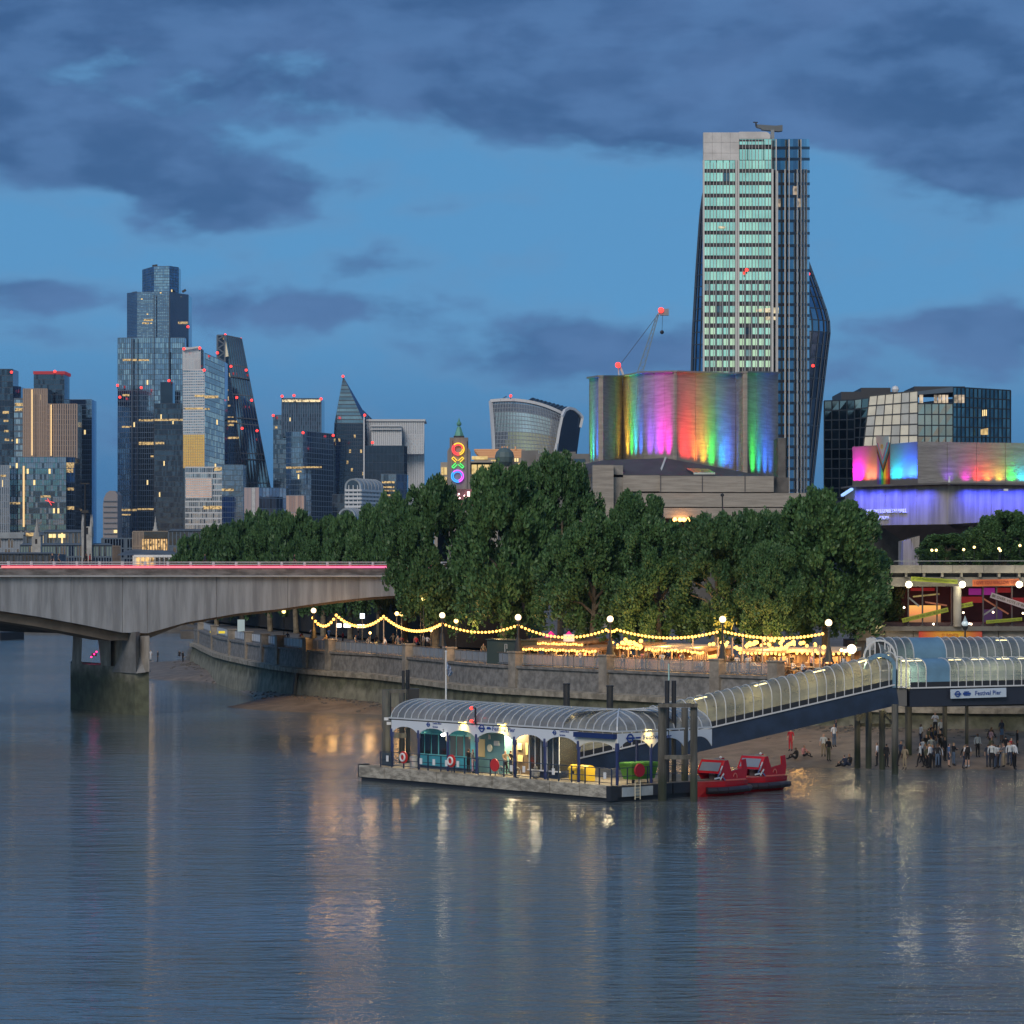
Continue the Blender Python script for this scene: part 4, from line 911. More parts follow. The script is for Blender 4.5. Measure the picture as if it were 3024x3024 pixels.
# ------------------------------------------------------------------ concrete theatre with rainbow fly tower
r = thing('concrete_theatre', 'board marked concrete theatre whose folded fly tower is washed with rainbow floodlights', 'theatre', W(2000, 1450, 480))
corners = [(1740, 491, 1118), (1774, 478, 1113), (1839, 492, 1113), (1902, 479, 1101), (1993, 470, 1099), (2173, 483, 1106), (2200, 474, 1101), (2298, 488, 1103)]
FT = [(XY(p, d_), ZZ(y, d_)) for p, d_, y in corners]; zt = ZZ(1103, 480)
FB = ZZ(1500, 480)
for i in range(len(FT) - 1):
    (a, za), (b_, zb_) = FT[i], FT[i + 1]; L = math.dist(a, b_); n = 2 if L > 4 else 1
    if L > 9: n = 3
    nrm = V(b_[1] - a[1], -(b_[0] - a[0]), 0).normalized()
    for k in range(n):
        u0, u1 = k / n + .003, (k + 1) / n - .003
        p = V(a[0] + (b_[0] - a[0]) * u0, a[1] + (b_[1] - a[1]) * u0, 0); q = V(a[0] + (b_[0] - a[0]) * u1, a[1] + (b_[1] - a[1]) * u1, 0)
        z1 = za + (zb_ - za) * u0; z2 = za + (zb_ - za) * u1
        MB().hexa([(p.x, p.y, FB), (q.x, q.y, FB), (q.x - nrm.x * .4, q.y - nrm.y * .4, FB), (p.x - nrm.x * .4, p.y - nrm.y * .4, FB), (p.x, p.y, z1), (q.x, q.y, z2), (q.x - nrm.x * .4, q.y - nrm.y * .4, z2), (p.x - nrm.x * .4, p.y - nrm.y * .4, z1)]).build('concrete_panel', conc_board, r)
inner = [(a[0], a[1] + .7) for a, _ in FT]
mb = MB(); mb.prism([(x, y) for x, y in inner] + [XY(2290, 505), XY(1748, 505)], FB, zt - 1.2); mb.build('fly_tower_core', conc_dark, r)
mb = MB()
for (a, za), (b_, zb_) in zip(FT, FT[1:]): mb.bar((*a, za + .12), (*b_, zb_ + .12), .9, .3)
mb.build('coping', mat('coping_concrete', (.28, .27, .25), .85), r)
# lower volumes
def vol(x0, x1, y0, y1, d, dep, name='wall', mtl=conc_board, par=None): return blockp(MB(), x0, x1, y0, y1, d, dep).build(name, mtl, par or r)
d = 462
ridge = [W(1722, 1371, 467), W(1785, 1358, 467), W(1966, 1353, 467), W(2120, 1380, 467), W(2254, 1405, 467), W(2298, 1408, 467)]
eave = [W(1722, 1400, 460), W(1840, 1402, 460), W(1945, 1402, 459.6), W(2100, 1405, 459.6), W(2230, 1407, 459.6), W(2290, 1409, 459.6)]
mb = MB(); mb.loft([[p for p in eave], [p for p in ridge]], closed=False); mb.loft([[p + V(0, 0, -.4) for p in eave], [p for p in eave]], closed=False); mb.build('roof', roof_dark, r)
MB().bar(ridge[2] + V(0, -.3, .1), W(1948, 1402, 460.5) + V(0, 0, .1), .3, .2).build('roof_hip', offwhite, r)
MB().extr([W(2026, 1388, 463.), W(2092, 1390, 463.), W(2112, 1401, 459.9), W(2048, 1401, 459.9)], (0, 0, .3)).build('rooflight', glass('rooflight_glass', (.55, .6, .62), .2), r)
vol(1750, 1812, 1373, 1700, 458, 15); vol(1812, 1840, 1374, 1700, 460, 13, 'wall', concrete)
vol(1840, 1948, 1404, 1451, 459.5, 10); vol(1948, 2285, 1406, 1453, 459, 10); vol(2285, 2330, 1410, 1455, 462, 10, 'wall', conc_dark)
vol(1840, 2437, 1456, 1497, 456, 14, 'terrace_band'); vol(2330, 2432, 1497, 1560, 458, 12)
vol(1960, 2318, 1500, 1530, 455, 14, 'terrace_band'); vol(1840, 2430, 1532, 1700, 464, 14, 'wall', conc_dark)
for x in (2185, 2222, 2290): vol(x, x + 8, 1531, 1580, 457, 2, 'column')
vol(2230, 2290, 1548, 1556, 456, 5, 'terrace_band'); vol(1960, 2320, 1572, 1585, 455, 12, 'terrace_band')
vol(2298, 2320, 1293, 1456, 470, 8, 'wall', conc_dark)
vol(1690, 1752, 1366, 1700, 468, 10, 'wall', concrete)
for x in (1993, 2008, 2020, 2033): MB().sphere(W(x, 1534.5, 455), .35, 8).build('terrace_lamp', emis('orange_lamp', (1, .45, .12), 6), r)
light('POINT', 'terrace_glow', W(2012, 1537, 454), 250, (1, .4, .1), .5)
mb = MB()
for x in (1951, 2074, 2200): mb.bar(W(x, 1452, 458.9), W(x, 1406, 458.9), .12, .05, up=(0, 1, 0))
mb.build('panel_joint', roof_dark, r)
# floodlights: coloured lamps sitting on the roof close to the wall, aimed up it
FLC = dict(cy=(.02, .75, 1), bl=(.03, .16, 1), ye=(1, .6, .05), gr=(.05, 1, .12), vi=(.3, .06, 1), mg=(1, .005, .7), rd=(1, .03, .03), og=(1, .22, .03))
fixture = None
def flood(x, y, d_, col, e, nrm=(0, -1, 0), up=1, tall=1., name='theatre_floodlight', size=1.2, lab='', dist=1.3):
    global fixture
    for (xa, da, _), (xb, db, _) in zip(corners, corners[1:]):
        if xa <= x <= xb: break
    A_, B_ = V(*XY(xa, da), 0), V(*XY(xb, db), 0); nn = V(B_.y - A_.y, A_.x - B_.x, 0).normalized(); nrm = nn
    p = W(x, y, da + (db - da) * (x - xa) / (xb - xa)) + nn * dist - Z3 * 2.2
    l = light('AREA', name, p + V(0, 0, .25 * up), e, FLC[col], size, dir=(-nrm[0] * .17, -nrm[1] * .17, up), spread=R(36))
    l.data.shape = 'RECTANGLE'; l.data.size_y = .25
for (x, y, d_, c, e, nx_) in [(1746, 1372, 487, 'gr', 260, 0), (1753, 1370, 485.5, 'cy', 420, 0), (1764, 1364, 483, 'bl', 520, 0),
        (1845, 1354, 488, 'og', 260, 0), (1854, 1353, 487, 'ye', 420, 0), (1866, 1353, 485, 'gr', 420, 0), (1878, 1352, 483.5, 'cy', 450, 0), (1893, 1352, 482, 'bl', 520, 0),
        (1920, 1352, 480, 'vi', 520, 0), (1940, 1352, 480, 'vi', 420, 0), (1953, 1352, 479.5, 'mg', 620, 0), (1975, 1353, 479, 'mg', 620, 0),
        (2016, 1362, 478.5, 'rd', 560, 0), (2032, 1366, 478.5, 'rd', 460, 0), (2052, 1370, 478.5, 'og', 520, 0), (2076, 1376, 479, 'ye', 420, 0), (2100, 1382, 479, 'gr', 480, 0), (2128, 1388, 479.5, 'cy', 260, 0), (2140, 1390, 479.5, 'bl', 520, 0), (2156, 1394, 480, 'bl', 420, 0),
        (2222, 1404, 477.5, 'gr', 520, 0), (2240, 1405, 479, 'cy', 260, 0), (2258, 1406, 480.5, 'bl', 620, 0), (2274, 1406, 481.5, 'bl', 320, 0)]:
    flood(x, y, d_, c, e * .38)
# crane behind the fly tower
r = thing('tower_crane', 'luffing crane jib with red lights rising behind the rainbow tower', 'crane', W(1850, 1120, 760)); d = 760
a, b_ = W(1890, 1100, d), W(1942, 930, d); a2, b2 = W(1900, 1090, d), W(1936, 972, d); mb = MB()
u = V(1, 0, .3).normalized() * .8
for s_ in (-1, 1): mb.bar(a + u * s_, b_ + u * s_ * .3, .28)
for k in range(14):
    p, q = a.lerp(b_, k / 14), a.lerp(b_, (k + 1) / 14); s_ = 1 if k % 2 else -1; w0 = 1 - .7 * k / 14; mb.bar(p + u * s_ * w0, q - u * s_ * w0, .16)
mb.build('jib', mat('crane_blue', (.16, .25, .34), .5), r)
MB().bar(b_, W(1957, 916, d), .9, .5).box(W(1962, 922, d), (2.2, 1.4, 1.7)).build('jib_head', steel, r)
MB().cyl(W(1957, 925, d), W(1955, 975, d), .05).sphere(W(1955, 981, d), .55, 8).build('hook_block', blackm, r)
MB().cyl(b_, W(1835, 1072, d), .07, n=5).build('pendant_line', blackm, r)
MB().bar(W(1845, 1117, d), W(1831, 1083, d), .7, .5).bar(W(1828, 1117, d), W(1826, 1085, d), .3).build('mast', offwhite, r)
for x, y in ((1952, 916), (1825, 1078)): MB().sphere(W(x, y, d - 1), .75, 8).build('lamp', redL, r)
# street lamp post in front of the theatre
t_ = thing('tall_lamp_post', 'thin black lamp post sticking up in front of the theatre terraces', 'lamp post', W(2133, 1530, 330))
MB().cyl(W(2135, 1560, 330), W(2133, 1462, 330), .1, .07, 6).sphere(W(2133, 1462, 330), .22, 6).build('pole', blackm, t_)
# ------------------------------------------------------------------ tall residential tower
d = 900
r = thing('pale_glass_tower', 'very tall tower with reflections tinted mint on its windows, dark floor bands and grey fins', 'tower', W(2200, 1400, d))
alu = mat('aluminium', (.62, .62, .60), .5); band_m = mat('dark_spandrel', (.035, .035, .045), .5)
mint = [glass('pane_mint', (.62, .92, .76), .05, .12, .01), glass('pane_mint_soft', (.50, .78, .70), .07, .12, .01), glass('pane_cream', (.80, .95, .66), .05, .12, .01)]  # mint and cream tints stand for the reflected evening sky
dkp = [glass('pane_dark', (.085, .14, .19), .05), glass('pane_dark_blue', (.16, .25, .30), .05), glass('pane_grey', (.26, .36, .40), .05)]
zf = lambda y: ZZ(y, d)
floors = []; y = 473.
while y < 1700:
    floors.append(y); y += 36.5 if y < 830 else 32.3
proto = {}; npane = 0
def pane(x0, x1, y0, y1, dd0, dd1, mm):
    """one window pane as its own object, sharing mesh between panes of one size"""
    global npane
    w_, h_ = round((x1 - x0) / F * d, 2), round((y1 - y0) / F * d, 2); key = (w_, h_, mm.name)
    p = W(x0, y1, dd0)
    if key not in proto:
        me = bpy.data.meshes.new('pane'); me.from_pydata([(0, 0, 0), (w_, 0, 0), (w_, 0, h_), (0, 0, h_), (0, .1, 0), (w_, .1, 0), (w_, .1, h_), (0, .1, h_)], [], [(0, 1, 2, 3), (0, 4, 5, 1), (1, 5, 6, 2), (2, 6, 7, 3), (3, 7, 4, 0)]); me.materials.append(mm); proto[key] = me
    o = bpy.data.objects.new('pane', proto[key]); COL.objects.link(o); o.parent = r; o.location = p - ORI[r.name]; npane += 1
    o.rotation_euler = (rnd.uniform(-.006, .006), 0, rnd.uniform(-.006, .006))
bandmb, finmb, moremb = MB(), MB(), MB()
for i, y in enumerate(floors):
    y2 = floors[i + 1] if i + 1 < len(floors) else y + 32
    wide = y < 830; bh = 10.5 if wide else 12
    for sx0, sx1, first, nmod in ((2078, 2174, 473, 5), (2183, 2279, 430, 5)):
        blockp(bandmb, sx0 if not (wide and i % 2 == 1 and sx0 < 2100) else sx0 + 40, sx1, y2 - bh, y2, d - .5, .8)
        if y > 1130: continue
        mw = (sx1 - sx0) / nmod
        for k in range(nmod):
            mm = mint[2] if y > 900 and rnd.random() < .6 else rnd.choice(mint[:2])  # more cream lower down paints the warmer reflection
            if rnd.random() < .05: mm = rnd.choice([dkp[1], dkp[2], dkp[0]])
            if 940 < y < 975 and 2190 < sx0 + k * mw < 2240 and k == 1: mm = g_blk
            pane(sx0 + k * mw + 1, sx0 + (k + 1) * mw - (4.5 if not wide else 1.5), y + 1, y2 - bh - .3, d - .2, d, mm)
for y in (430, 385 + 30):                                    # upper floors on the right section
    blockp(bandmb, 2183, 2255, y - 3, y + 8 if y == 430 else y + 2, d - .5, .8)
for yy0, yy1 in ((410, 427), (440, 472)):
    for k in range(4): pane(2184 + k * 24, 2184 + (k + 1) * 24 - 2, yy0 + 1, yy1, d - .2, d, mint[1])
MBB = MB()
curve = [(2280, 899.6), (2292, 900), (2305, 901.5), (2318, 903.5), (2330, 906.5), (2342, 910), (2354, 914), (2365, 919), (2374, 925), (2382, 932), (2390, 941)]
for i in range(len(curve) - 1):
    (xa, da), (xb, db) = curve[i], curve[i + 1]
    for j, y in enumerate([410, 440] + floors):
        y2 = ([410, 440] + floors + [floors[-1] + 32])[j + 1]
        mm = (2 if i < 2 else rnd.choice([0, 0, 1])) if y < 1130 or True else 0
        moremb.face([W(xa, y2, da), W(xb, y2, db), W(xb, y, db), W(xa, y, da)], (2 if i < 1 else (1 if i < 5 else 0)) if rnd.random() > .3 else 2)
        a, b_ = W(xa, y2 - 3, da - .15), W(xb, y2 - 3, db - .15); bandmb.bar(a, b_, .3, .9)
        if rnd.random() < .012: moremb.face([W(xa, y2 - 5, da - .3), W(xb, y2 - 5, db - .3), W(xb, y + 4, db - .3), W(xa, y + 4, da - .3)], 3)
moremb.build('curved_glazing', dkp + [rooms('flat_room', (1, .75, .5), .45, (.12, .09, .06))], r); bandmb.build('spandrel', band_m, r)
for k, (x, dd) in enumerate(curve[1:-1]):
    if k in (1, 4): continue
    a, b_ = W(x, 1700, dd - 1.2), W(x, 500 if k % 3 else 412, dd - 1.2); MB().bar(a, b_, .3, .8, up=(0, 1, 0)).build('fin', alu, r)
    if k == 0: MB().bar(W(x + 4, 1700, dd - 1.), W(x + 4, 505, dd - 1.), .3, .8, up=(0, 1, 0)).build('fin', alu, r)
for x0, y0 in ((2078, 473), (2174, 473), (2180.5, 473), (2281, 500)): MB().bar(W(x0, 1700, d - 1), W(x0, y0, d - 1), .55, 1., up=(0, 1, 0)).build('fin', alu, r)
for sx0, sx1 in ((2078, 2174), (2183, 2279)):
    mw = (sx1 - sx0) / 5
    for k in range(1, 6):
        x = sx0 + k * mw
        MB().bar(W(x - 2.3, 1700, d - .6), W(x - 2.3, 830, d - .6), .42, .5, up=(0, 1, 0)).build('fin', steel, r)
        MB().bar(W(x - .5, 830, d - .6), W(x - .5, 480 if sx0 < 2100 else 412, d - .6), .13, .3, up=(0, 1, 0)).build('fin', alu, r)
        MB().bar(W(x - 9, 1130, d - .6), W(x - 9, 480 if sx0 < 2100 else 412, d - .6), .13, .3, up=(0, 1, 0)).build('fin', alu, r)
core = MB(); core.prism([XY(2077, 900.3), XY(2283, 900.3)] + [XY(x, dd + .4) for x, dd in curve[1:]] + [XY(2389, 975), XY(2080, 975)], GZ, ZZ(411, d)); core.build('tower_core', band_m, r)
capm = mat('pale_concrete', (.66, .65, .64), .8, var=.15, vs=.2)
mb = MB()
for k in range(4):
    x0 = 2077 + k * 26.5; mb_ = blockp(MB(), x0 + .2, x0 + 26.2, 391, 420, d, 2.5).build('roof_panel', capm, r); blockp(MB(), x0 + .2, x0 + 26.2, 420.6, 452, d, 2.5).build('roof_panel', capm, r); blockp(MB(), x0 + .2, x0 + 26.2, 452.6, 473, d, 2.5).build('roof_panel', capm, r)
mb = blockp(MB(), 2183, 2262, 389, 410, d + 8, 12); mb.extr([W(2262, 389, d + 8), W(2268, 391, d + 8), W(2275, 398, d + 8), W(2275, 410, d + 8), W(2262, 410, d + 8)][::-1], (0, 12, 0)); mb.build('roof_house', capm, r)
t_ = thing('roof_cradle', 'dark window cleaning cradle crane perched on the tall tower roof', 'crane', W(2281, 410, d + 10))
MB().bar(W(2281, 412, d + 10), W(2281, 384, d + 10), 1.1).build('mast', steel, t_)
MB().extr([W(2232, 367, d + 10), W(2290, 371, d + 10), W(2311, 369, d + 10), W(2311, 386, d + 10), W(2300, 388, d + 10), W(2250, 383, d + 10), W(2248, 379, d + 10), W(2234, 375, d + 10)][::-1], (0, 2, 0)).build('arm', mat('cradle_grey', (.14, .16, .17), .6), t_)
MB().bar(W(2224, 361, d + 10), W(2238, 361.5, d + 10), .3).bar(W(2232, 361, d + 10), W(2233, 373, d + 10), .5).build('hook', blackm, t_)
for x, y, lb in ((2205, 797, 'red lamp glowing behind a window of the tall mint tower'), (2388, 809, 'red beacon where tall tower meets the bulging tower'), (2401, 1080, 'red beacon low on the bulging tower face')):
    red_beacon(x, y, 895 if x < 2300 else 1000, lb, .55)['group'] = 'red aviation beacons on the skyline'
for x0, x1, y0, y1 in ((2122, 2142, 668, 674), (2234, 2250, 912, 920), (2255, 2282, 910, 922), (2262, 2290, 935, 945), (2280, 2300, 908, 925)):
    MB().face([W(x0, y1, d - .8), W(x1, y1, d - .8), W(x1, y0, d - .8), W(x0, y0, d - .8)]).build('lit_window', rooms('flat_room2', (1, .8, .5), .8, (.2, .2, .15)), r)
# ------------------------------------------------------------------ bulging tower behind
d = 1180
r = thing('bulging_tower', 'curved blue glass tower swelling out on the right behind the tall mint tower', 'tower', W(2330, 1300, d))
lp = [(1700, 2030), (1300, 2040), (1100, 2042), (980, 2046), (800, 2056), (630, 2068), (566, 2077), (520, 2090)]
rp = [(1700, 2380), (1455, 2397), (1170, 2428), (984, 2450), (940, 2448), (866, 2422), (780, 2390), (700, 2360), (560, 2320), (520, 2290)]
def itp(P, y):
    for (a, xa), (b_, xb) in zip(P, P[1:]):
        if b_ <= y <= a: return xa + (xb - xa) * (y - a) / (b_ - a)
    return P[-1][1]
ys = [1700, 1600, 1500, 1420, 1340, 1260, 1180, 1120, 1060, 1020, 984, 950, 915, 880, 850, 815, 780, 740, 700, 660, 620, 580, 540, 520]; rings = []
for y in ys:
    a, b_ = W(itp(lp, y), y, d), W(itp(rp, y), y, d); c = (a + b_) / 2; hw = (b_ - a).length / 2
    rings.append([V(c.x + hw * math.cos(t_), d + 14 * math.sin(t_), a.z) for t_ in [2 * math.pi * k / 40 for k in range(40)]])
mb = MB(); mb.loft(rings, cap=True)
for k in range(len(mb.f)): mb.m[k] = rnd.choice([0, 0, 1])
mb.build('glass_skin', [glass('skin_blue', (.17, .30, .45), .08), glass('skin_blue_dark', (.12, .22, .34), .08)], r)
mb = MB()
for k in range(0, 40):
    if 3 < k < 17: continue
    for ra, rb in zip(rings, rings[1:]): 
        c = (ra[0] + ra[20]) / 2; o_ = (ra[k] - c).normalized() * .25; mb.bar(ra[k] + o_, rb[k] + o_, .45, .3, up=o_)
for ra in rings[1:]:
    for k in range(17, 43): mb.bar(ra[k % 40], ra[(k + 1) % 40], .5, .35)
mb.build('skin_frame', fr_dk, r)
# ------------------------------------------------------------------ folded glass offices behind the concert hall
d = 520
r = thing('folded_glass_offices', 'large folded glass office building with facet painted cream for a reflection above the concert hall', 'building', W(2700, 1440, d))
pd = [glass('office_pane_dark', (.17, .21, .23), .08), glass('office_pane_grey', (.24, .28, .30), .1), glass('office_pane_deep', (.10, .14, .17), .08)]
crm = [mat('cream_reflection', (.80, .78, .66), .35, var=.12, vs=.25), mat('grey_reflection', (.52, .55, .54), .35, var=.15, vs=.3)]  # bright reflection on one facet, painted as cream and grey panes
blp = [glass('office_pane_blue', (.10, .20, .27), .06), glass('office_pane_blue_dark', (.06, .13, .19), .06)]
mul = MB()
def office(quad, nx, nz, mats_, skip=None, parts=True):
    c00, c10, c11, c01 = quad
    P = lambda u, v: c00 * (1 - u) * (1 - v) + c10 * u * (1 - v) + c11 * u * v + c01 * (1 - u) * v
    nrm = (c10 - c00).cross(c01 - c00).normalized()
    for j in range(nz):
        for i in range(nx):
            if skip and skip(i, j): continue
            e = .05; pp = [P((i + e) / nx, (j + e) / nz), P((i + 1 - e) / nx, (j + e) / nz), P((i + 1 - e) / nx, (j + 1 - e) / nz), P((i + e) / nx, (j + 1 - e) / nz)]
            n2 = nrm * rnd.uniform(-.02, .02)
            MB().extr([pp[0] + n2, pp[1], pp[2] + n2, pp[3]], -nrm * .12).build('pane', rnd.choice(mats_), r)
    for j in range(nz + 1): mul.bar(P(0, j / nz) + nrm * .03, P(1, j / nz) + nrm * .03, .12, .2, up=(c01 - c00))
    for i in range(nx + 1): mul.bar(P(i / nx, 0) + nrm * .05, P(i / nx, 1) + nrm * .05, .14, .16, up=nrm)
office((W(2434, 1470, d + 6), W(2524, 1470, d + 3), W(2524, 1181, d + 3), W(2434, 1184, d + 6)), 4, 10, pd)
office((W(2524, 1320, d + 3), W(2550, 1320, d + 2), W(2567, 1175, d + 2), W(2524, 1180, d + 3)), 2, 5, pd)
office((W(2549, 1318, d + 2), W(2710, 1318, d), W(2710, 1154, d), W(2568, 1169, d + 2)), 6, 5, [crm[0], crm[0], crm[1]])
office((W(2710, 1320, d), W(2814, 1320, d + 1), W(2814, 1192, d + 1), W(2710, 1192, d)), 5, 4, pd[1:2] + [glass('office_pane_pale', (.3, .34, .36), .1)])
office((W(2814, 1320, d + 1), W(2984, 1320, d + 8), W(2984, 1153, d + 8), W(2814, 1143, d + 1)), 14, 6, blp, skip=lambda i, j: (i in (0, 1, 2) and j == 5 and i < 3 and False))
office((W(2524, 1470, d + 3), W(2560, 1470, d + 2), W(2560, 1320, d + 2), W(2524, 1320, d + 3)), 2, 5, pd)
MB().prism([XY(2435, d + 6.6), XY(2524, d + 3.6), XY(2568, d + 2.6), XY(2710, d + .7), XY(2814, d + 1.7), XY(2983, d + 8.7), XY(2983, d + 45), XY(2435, d + 45)], GZ, [ZZ(1187, d + 6), ZZ(1184, d), ZZ(1176, d), ZZ(1195, d), ZZ(1195, d), ZZ(1157, d + 8), ZZ(1157, d + 8), ZZ(1187, d + 6)]).build('building_core', fr_dk, r)
mul.build('mullion_grid', mat('mullion_black', (.02, .03, .045), .4), r)
mb = MB(); mb.extr([W(2710, 1156, d - .3), W(2814, 1143, d + .6), W(2814, 1158, d + .6), W(2710, 1166, d - .3)][::-1], (0, 8, 0)); mb.build('roof_overhang', fr_md, r)
for x0, x1 in ((2715, 2726), (2758, 2768), (2770, 2780), (2782, 2792), (2794, 2800), (2818, 2828), (2830, 2838), (2840, 2848)): MB().face([W(x0, 1190, d + .5), W(x1, 1190, d + .5), W(x1, 1166, d + .5), W(x0, 1166, d + .5)]).build('lit_window', rooms('office_room', (1, .78, .55), .75, (.1, .08, .06)), r)
for x0, y0 in ((2901, 1211), (2906, 1210), (2911, 1210)): MB().face([W(x0, y0 + 18, d + 3), W(x0 + 3, y0 + 18, d + 3), W(x0 + 3, y0, d + 3), W(x0, y0, d + 3)]).build('lit_window', warmW, r)
MB().face([W(2896, 1284, d + 3.), W(2918, 1284, d + 3.), W(2918, 1264, d + 3.), W(2896, 1268, d + 3.)]).build('lit_window', warmD, r)
mb = MB(); blockp(mb, 2484, 2640, 1157, 1200, d + 12, 15); blockp(mb, 2543, 2630, 1145, 1160, d + 14, 12); blockp(mb, 2700, 2850, 1141, 1160, d + 14, 14); mb.build('roof_plant', mat('plant_screen', (.04, .045, .055), .6), r)
MB().sphere(W(2644, 1150, d + 12), .7, 8).build('roof_vent', white, r)
# ------------------------------------------------------------------ brutalist concert hall
d = 330
r = thing('concert_hall', 'windowless concrete concert hall washed in magenta, cyan and blue light', 'concert hall', W(2760, 1500, d))
qp = mat('hall_concrete', (.34, .32, .30), .85, var=.22, streak=(.35, .35, 3.5), bump=.6); qs = mat('hall_stained_concrete', (.34, .32, .30), .85, var=.28, streak=(1.6, 1.6, .12), bump=.2)
A0, A1, A2 = (2519, 336), (2710, 326), (3300, 340)
def wallseg(p, q, yt0, yt1, yb0, yb1, name, mtl, n=1, th=.5):
    (xa, da), (xb, db) = p, q; a, b_ = V(*XY(xa, da), 0), V(*XY(xb, db), 0); nrm = V(b_.y - a.y, -(b_.x - a.x), 0).normalized()
    for k in range(n):
        u0, u1 = k / n, (k + 1) / n
        if n > 1: u0 += .0015; u1 -= .0015
        pa, pb = a.lerp(b_, u0), a.lerp(b_, u1); f = lambda y0_, y1_, u: ZZ(y0_, da) * (1 - u) + ZZ(y1_, db) * u
        MB().hexa([(pa.x, pa.y, f(yb0, yb1, u0)), (pb.x, pb.y, f(yb0, yb1, u1)), (pb.x - nrm.x * th, pb.y - nrm.y * th, f(yb0, yb1, u1)), (pa.x - nrm.x * th, pa.y - nrm.y * th, f(yb0, yb1, u0)),
                   (pa.x, pa.y, f(yt0, yt1, u0)), (pb.x, pb.y, f(yt0, yt1, u1)), (pb.x - nrm.x * th, pb.y - nrm.y * th, f(yt0, yt1, u1)), (pa.x - nrm.x * th, pa.y - nrm.y * th, f(yt0, yt1, u0))]).build(name, mtl, r)
    return nrm
n1 = wallseg(A0, A1, 1321, 1304, 1443, 1434, 'upper_wall_panel', mat('hall_smooth_concrete', (.13, .12, .12), .8, var=.08, vs=.6), 2)
n2 = wallseg(A1, A2, 1304, 1312, 1434, 1430, 'upper_wall_panel', qp, 7)
MB().prism([(XY(2519, 336)[0], 336.6), (XY(2710, 326)[0], 326.6), (XY(3300, 340)[0], 340.6), XY(3300, 370), XY(2535, 372)], ZZ(1450, 330), ZZ(1312, 330)).build('hall_core', conc_dark, r)
B0, B1, B2, B3 = (2496, 334), (2525, 328), (2799, 317), (3300, 326)
zl = [(1449, 1440), (1440, 1437), (1437, 1434)]
wallseg(B0, B1, 1446, 1438, 1490, 1500, 'lower_wall', qs); n3 = wallseg(B1, B2, 1438, 1433, 1552, 1548, 'lower_wall', qs, 3); n4 = wallseg(B2, B3, 1433, 1436, 1548, 1520, 'lower_wall', qs, 4)
mb = MB(); mb.prism([XY(2484, 333), XY(2520, 326.5), XY(2799, 315.4), XY(3300, 324), XY(3300, 345), XY(2500, 345)], ZZ(1438, 326), ZZ(1433, 326)); mb.build('ledge', conc_dark, r)
MB().bar(W(2487, 1463, 330), W(2516, 1444, 327.5), .3, .25).build('light_strip', emis('blue_white_strip', (.3, .5, 1), 1.4), r)
# sloping soffit and splayed legs
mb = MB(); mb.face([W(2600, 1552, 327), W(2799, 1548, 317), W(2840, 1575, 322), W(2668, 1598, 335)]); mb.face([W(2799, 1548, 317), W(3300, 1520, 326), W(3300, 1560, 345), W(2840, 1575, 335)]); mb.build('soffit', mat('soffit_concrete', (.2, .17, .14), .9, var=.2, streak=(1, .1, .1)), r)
for x0, x1, y0 in ((2667, 2688, 1598), (2690, 2712, 1590), (2862, 2872, 1530), (2882, 2888, 1530)): MB().extr([W(x0, 1700, 322), W(x1, 1700, 322), W(x1 + 4, y0 - 8, 322), W(x0, y0, 322)], (0, 4, 0)).build('leg', qs, r)
blockp(MB(), 2560, 3300, 1545, 1760, 350, 8).build('rear_wall', conc_dark, r)
# lettering
sgn = thing('hall_lettering', 'two lines of raised white capitals on the blue lit concrete fascia', 'sign', W(2600, 1510, 323))
ux = (V(*XY(2799, 317), 0) - V(*XY(2525, 328), 0)).normalized(); ltm = mat('letter_white', (.75, .78, .85), .4, emit=(.6, .65, 1), es=.22)
def onB(px, py):
    k = (px - 2525) / 274; da = 328 + (317 - 328) * k; return W(px, py, da - .25)
text_mesh('QUEEN ELIZABETH HALL', .62, ltm, 'lettering', sgn, onB(2616, 1510), ux, (0, 0, 1), .08, width=6.3)
text_mesh('PURCELL ROOM', .55, ltm, 'lettering', sgn, onB(2588, 1530), ux, (0, 0, 1), .08, width=3.7)
# pride flag banner hung on the bright corner
fl = thing('pride_flag_banner', 'hanging progress pride flag banner, chevron pointing down over rainbow stripes', 'flag', W(2611, 1375, 331))
ua = (V(*XY(2710, 326), 0) - V(*XY(2519, 336), 0)).normalized()
def onA(px, py, o_=.12):
    k = (px - 2519) / 191; dd = 336 - 10 * k; return W(px, py, dd) + n1 * o_
cols = [(.04, .02, .30), (.01, .10, .40), (.02, .30, .05), (.75, .60, .02), (.70, .15, .01), (.55, .01, .01)]
for k, c in enumerate([(.12, .05, .25), (.02, .12, .4), (.04, .35, .08), (.45, .34, .01), (.4, .09, .01), (.3, .01, .01)]):
    x0, x1 = 2593 + k * 6.17, 2593 + (k + 1) * 6.17
    MB().extr([onA(x0, 1431), onA(x1, 1431), onA(x1, 1308), onA(x0, 1308)], -n1 * .03).build('stripe', mat('flag_stripe_%s' % 'purple blue green yellow orange red'.split()[k], c, .7), fl)
def chev(y0, y1, nm, c, o_):
    MB().extr([onA(2593, 1308, o_), onA(2593, y0 - 62, o_), onA(2611.5, y0, o_), onA(2630, y0 - 62, o_), onA(2630, 1306, o_)], -n1 * .012).build('chevron', mat(nm, c, .7), fl)
for k, (y0, nm, c) in enumerate([(1398, 'flag_black', (.01, .01, .012)), (1386, 'flag_brown', (.16, .07, .03)), (1374, 'flag_cyan', (.06, .22, .28)), (1362, 'flag_pink', (.35, .10, .18)), (1350, 'flag_white', (.33, .32, .30))]): chev(y0, 0, nm, c, .16 + .03 * k)
mb = MB()
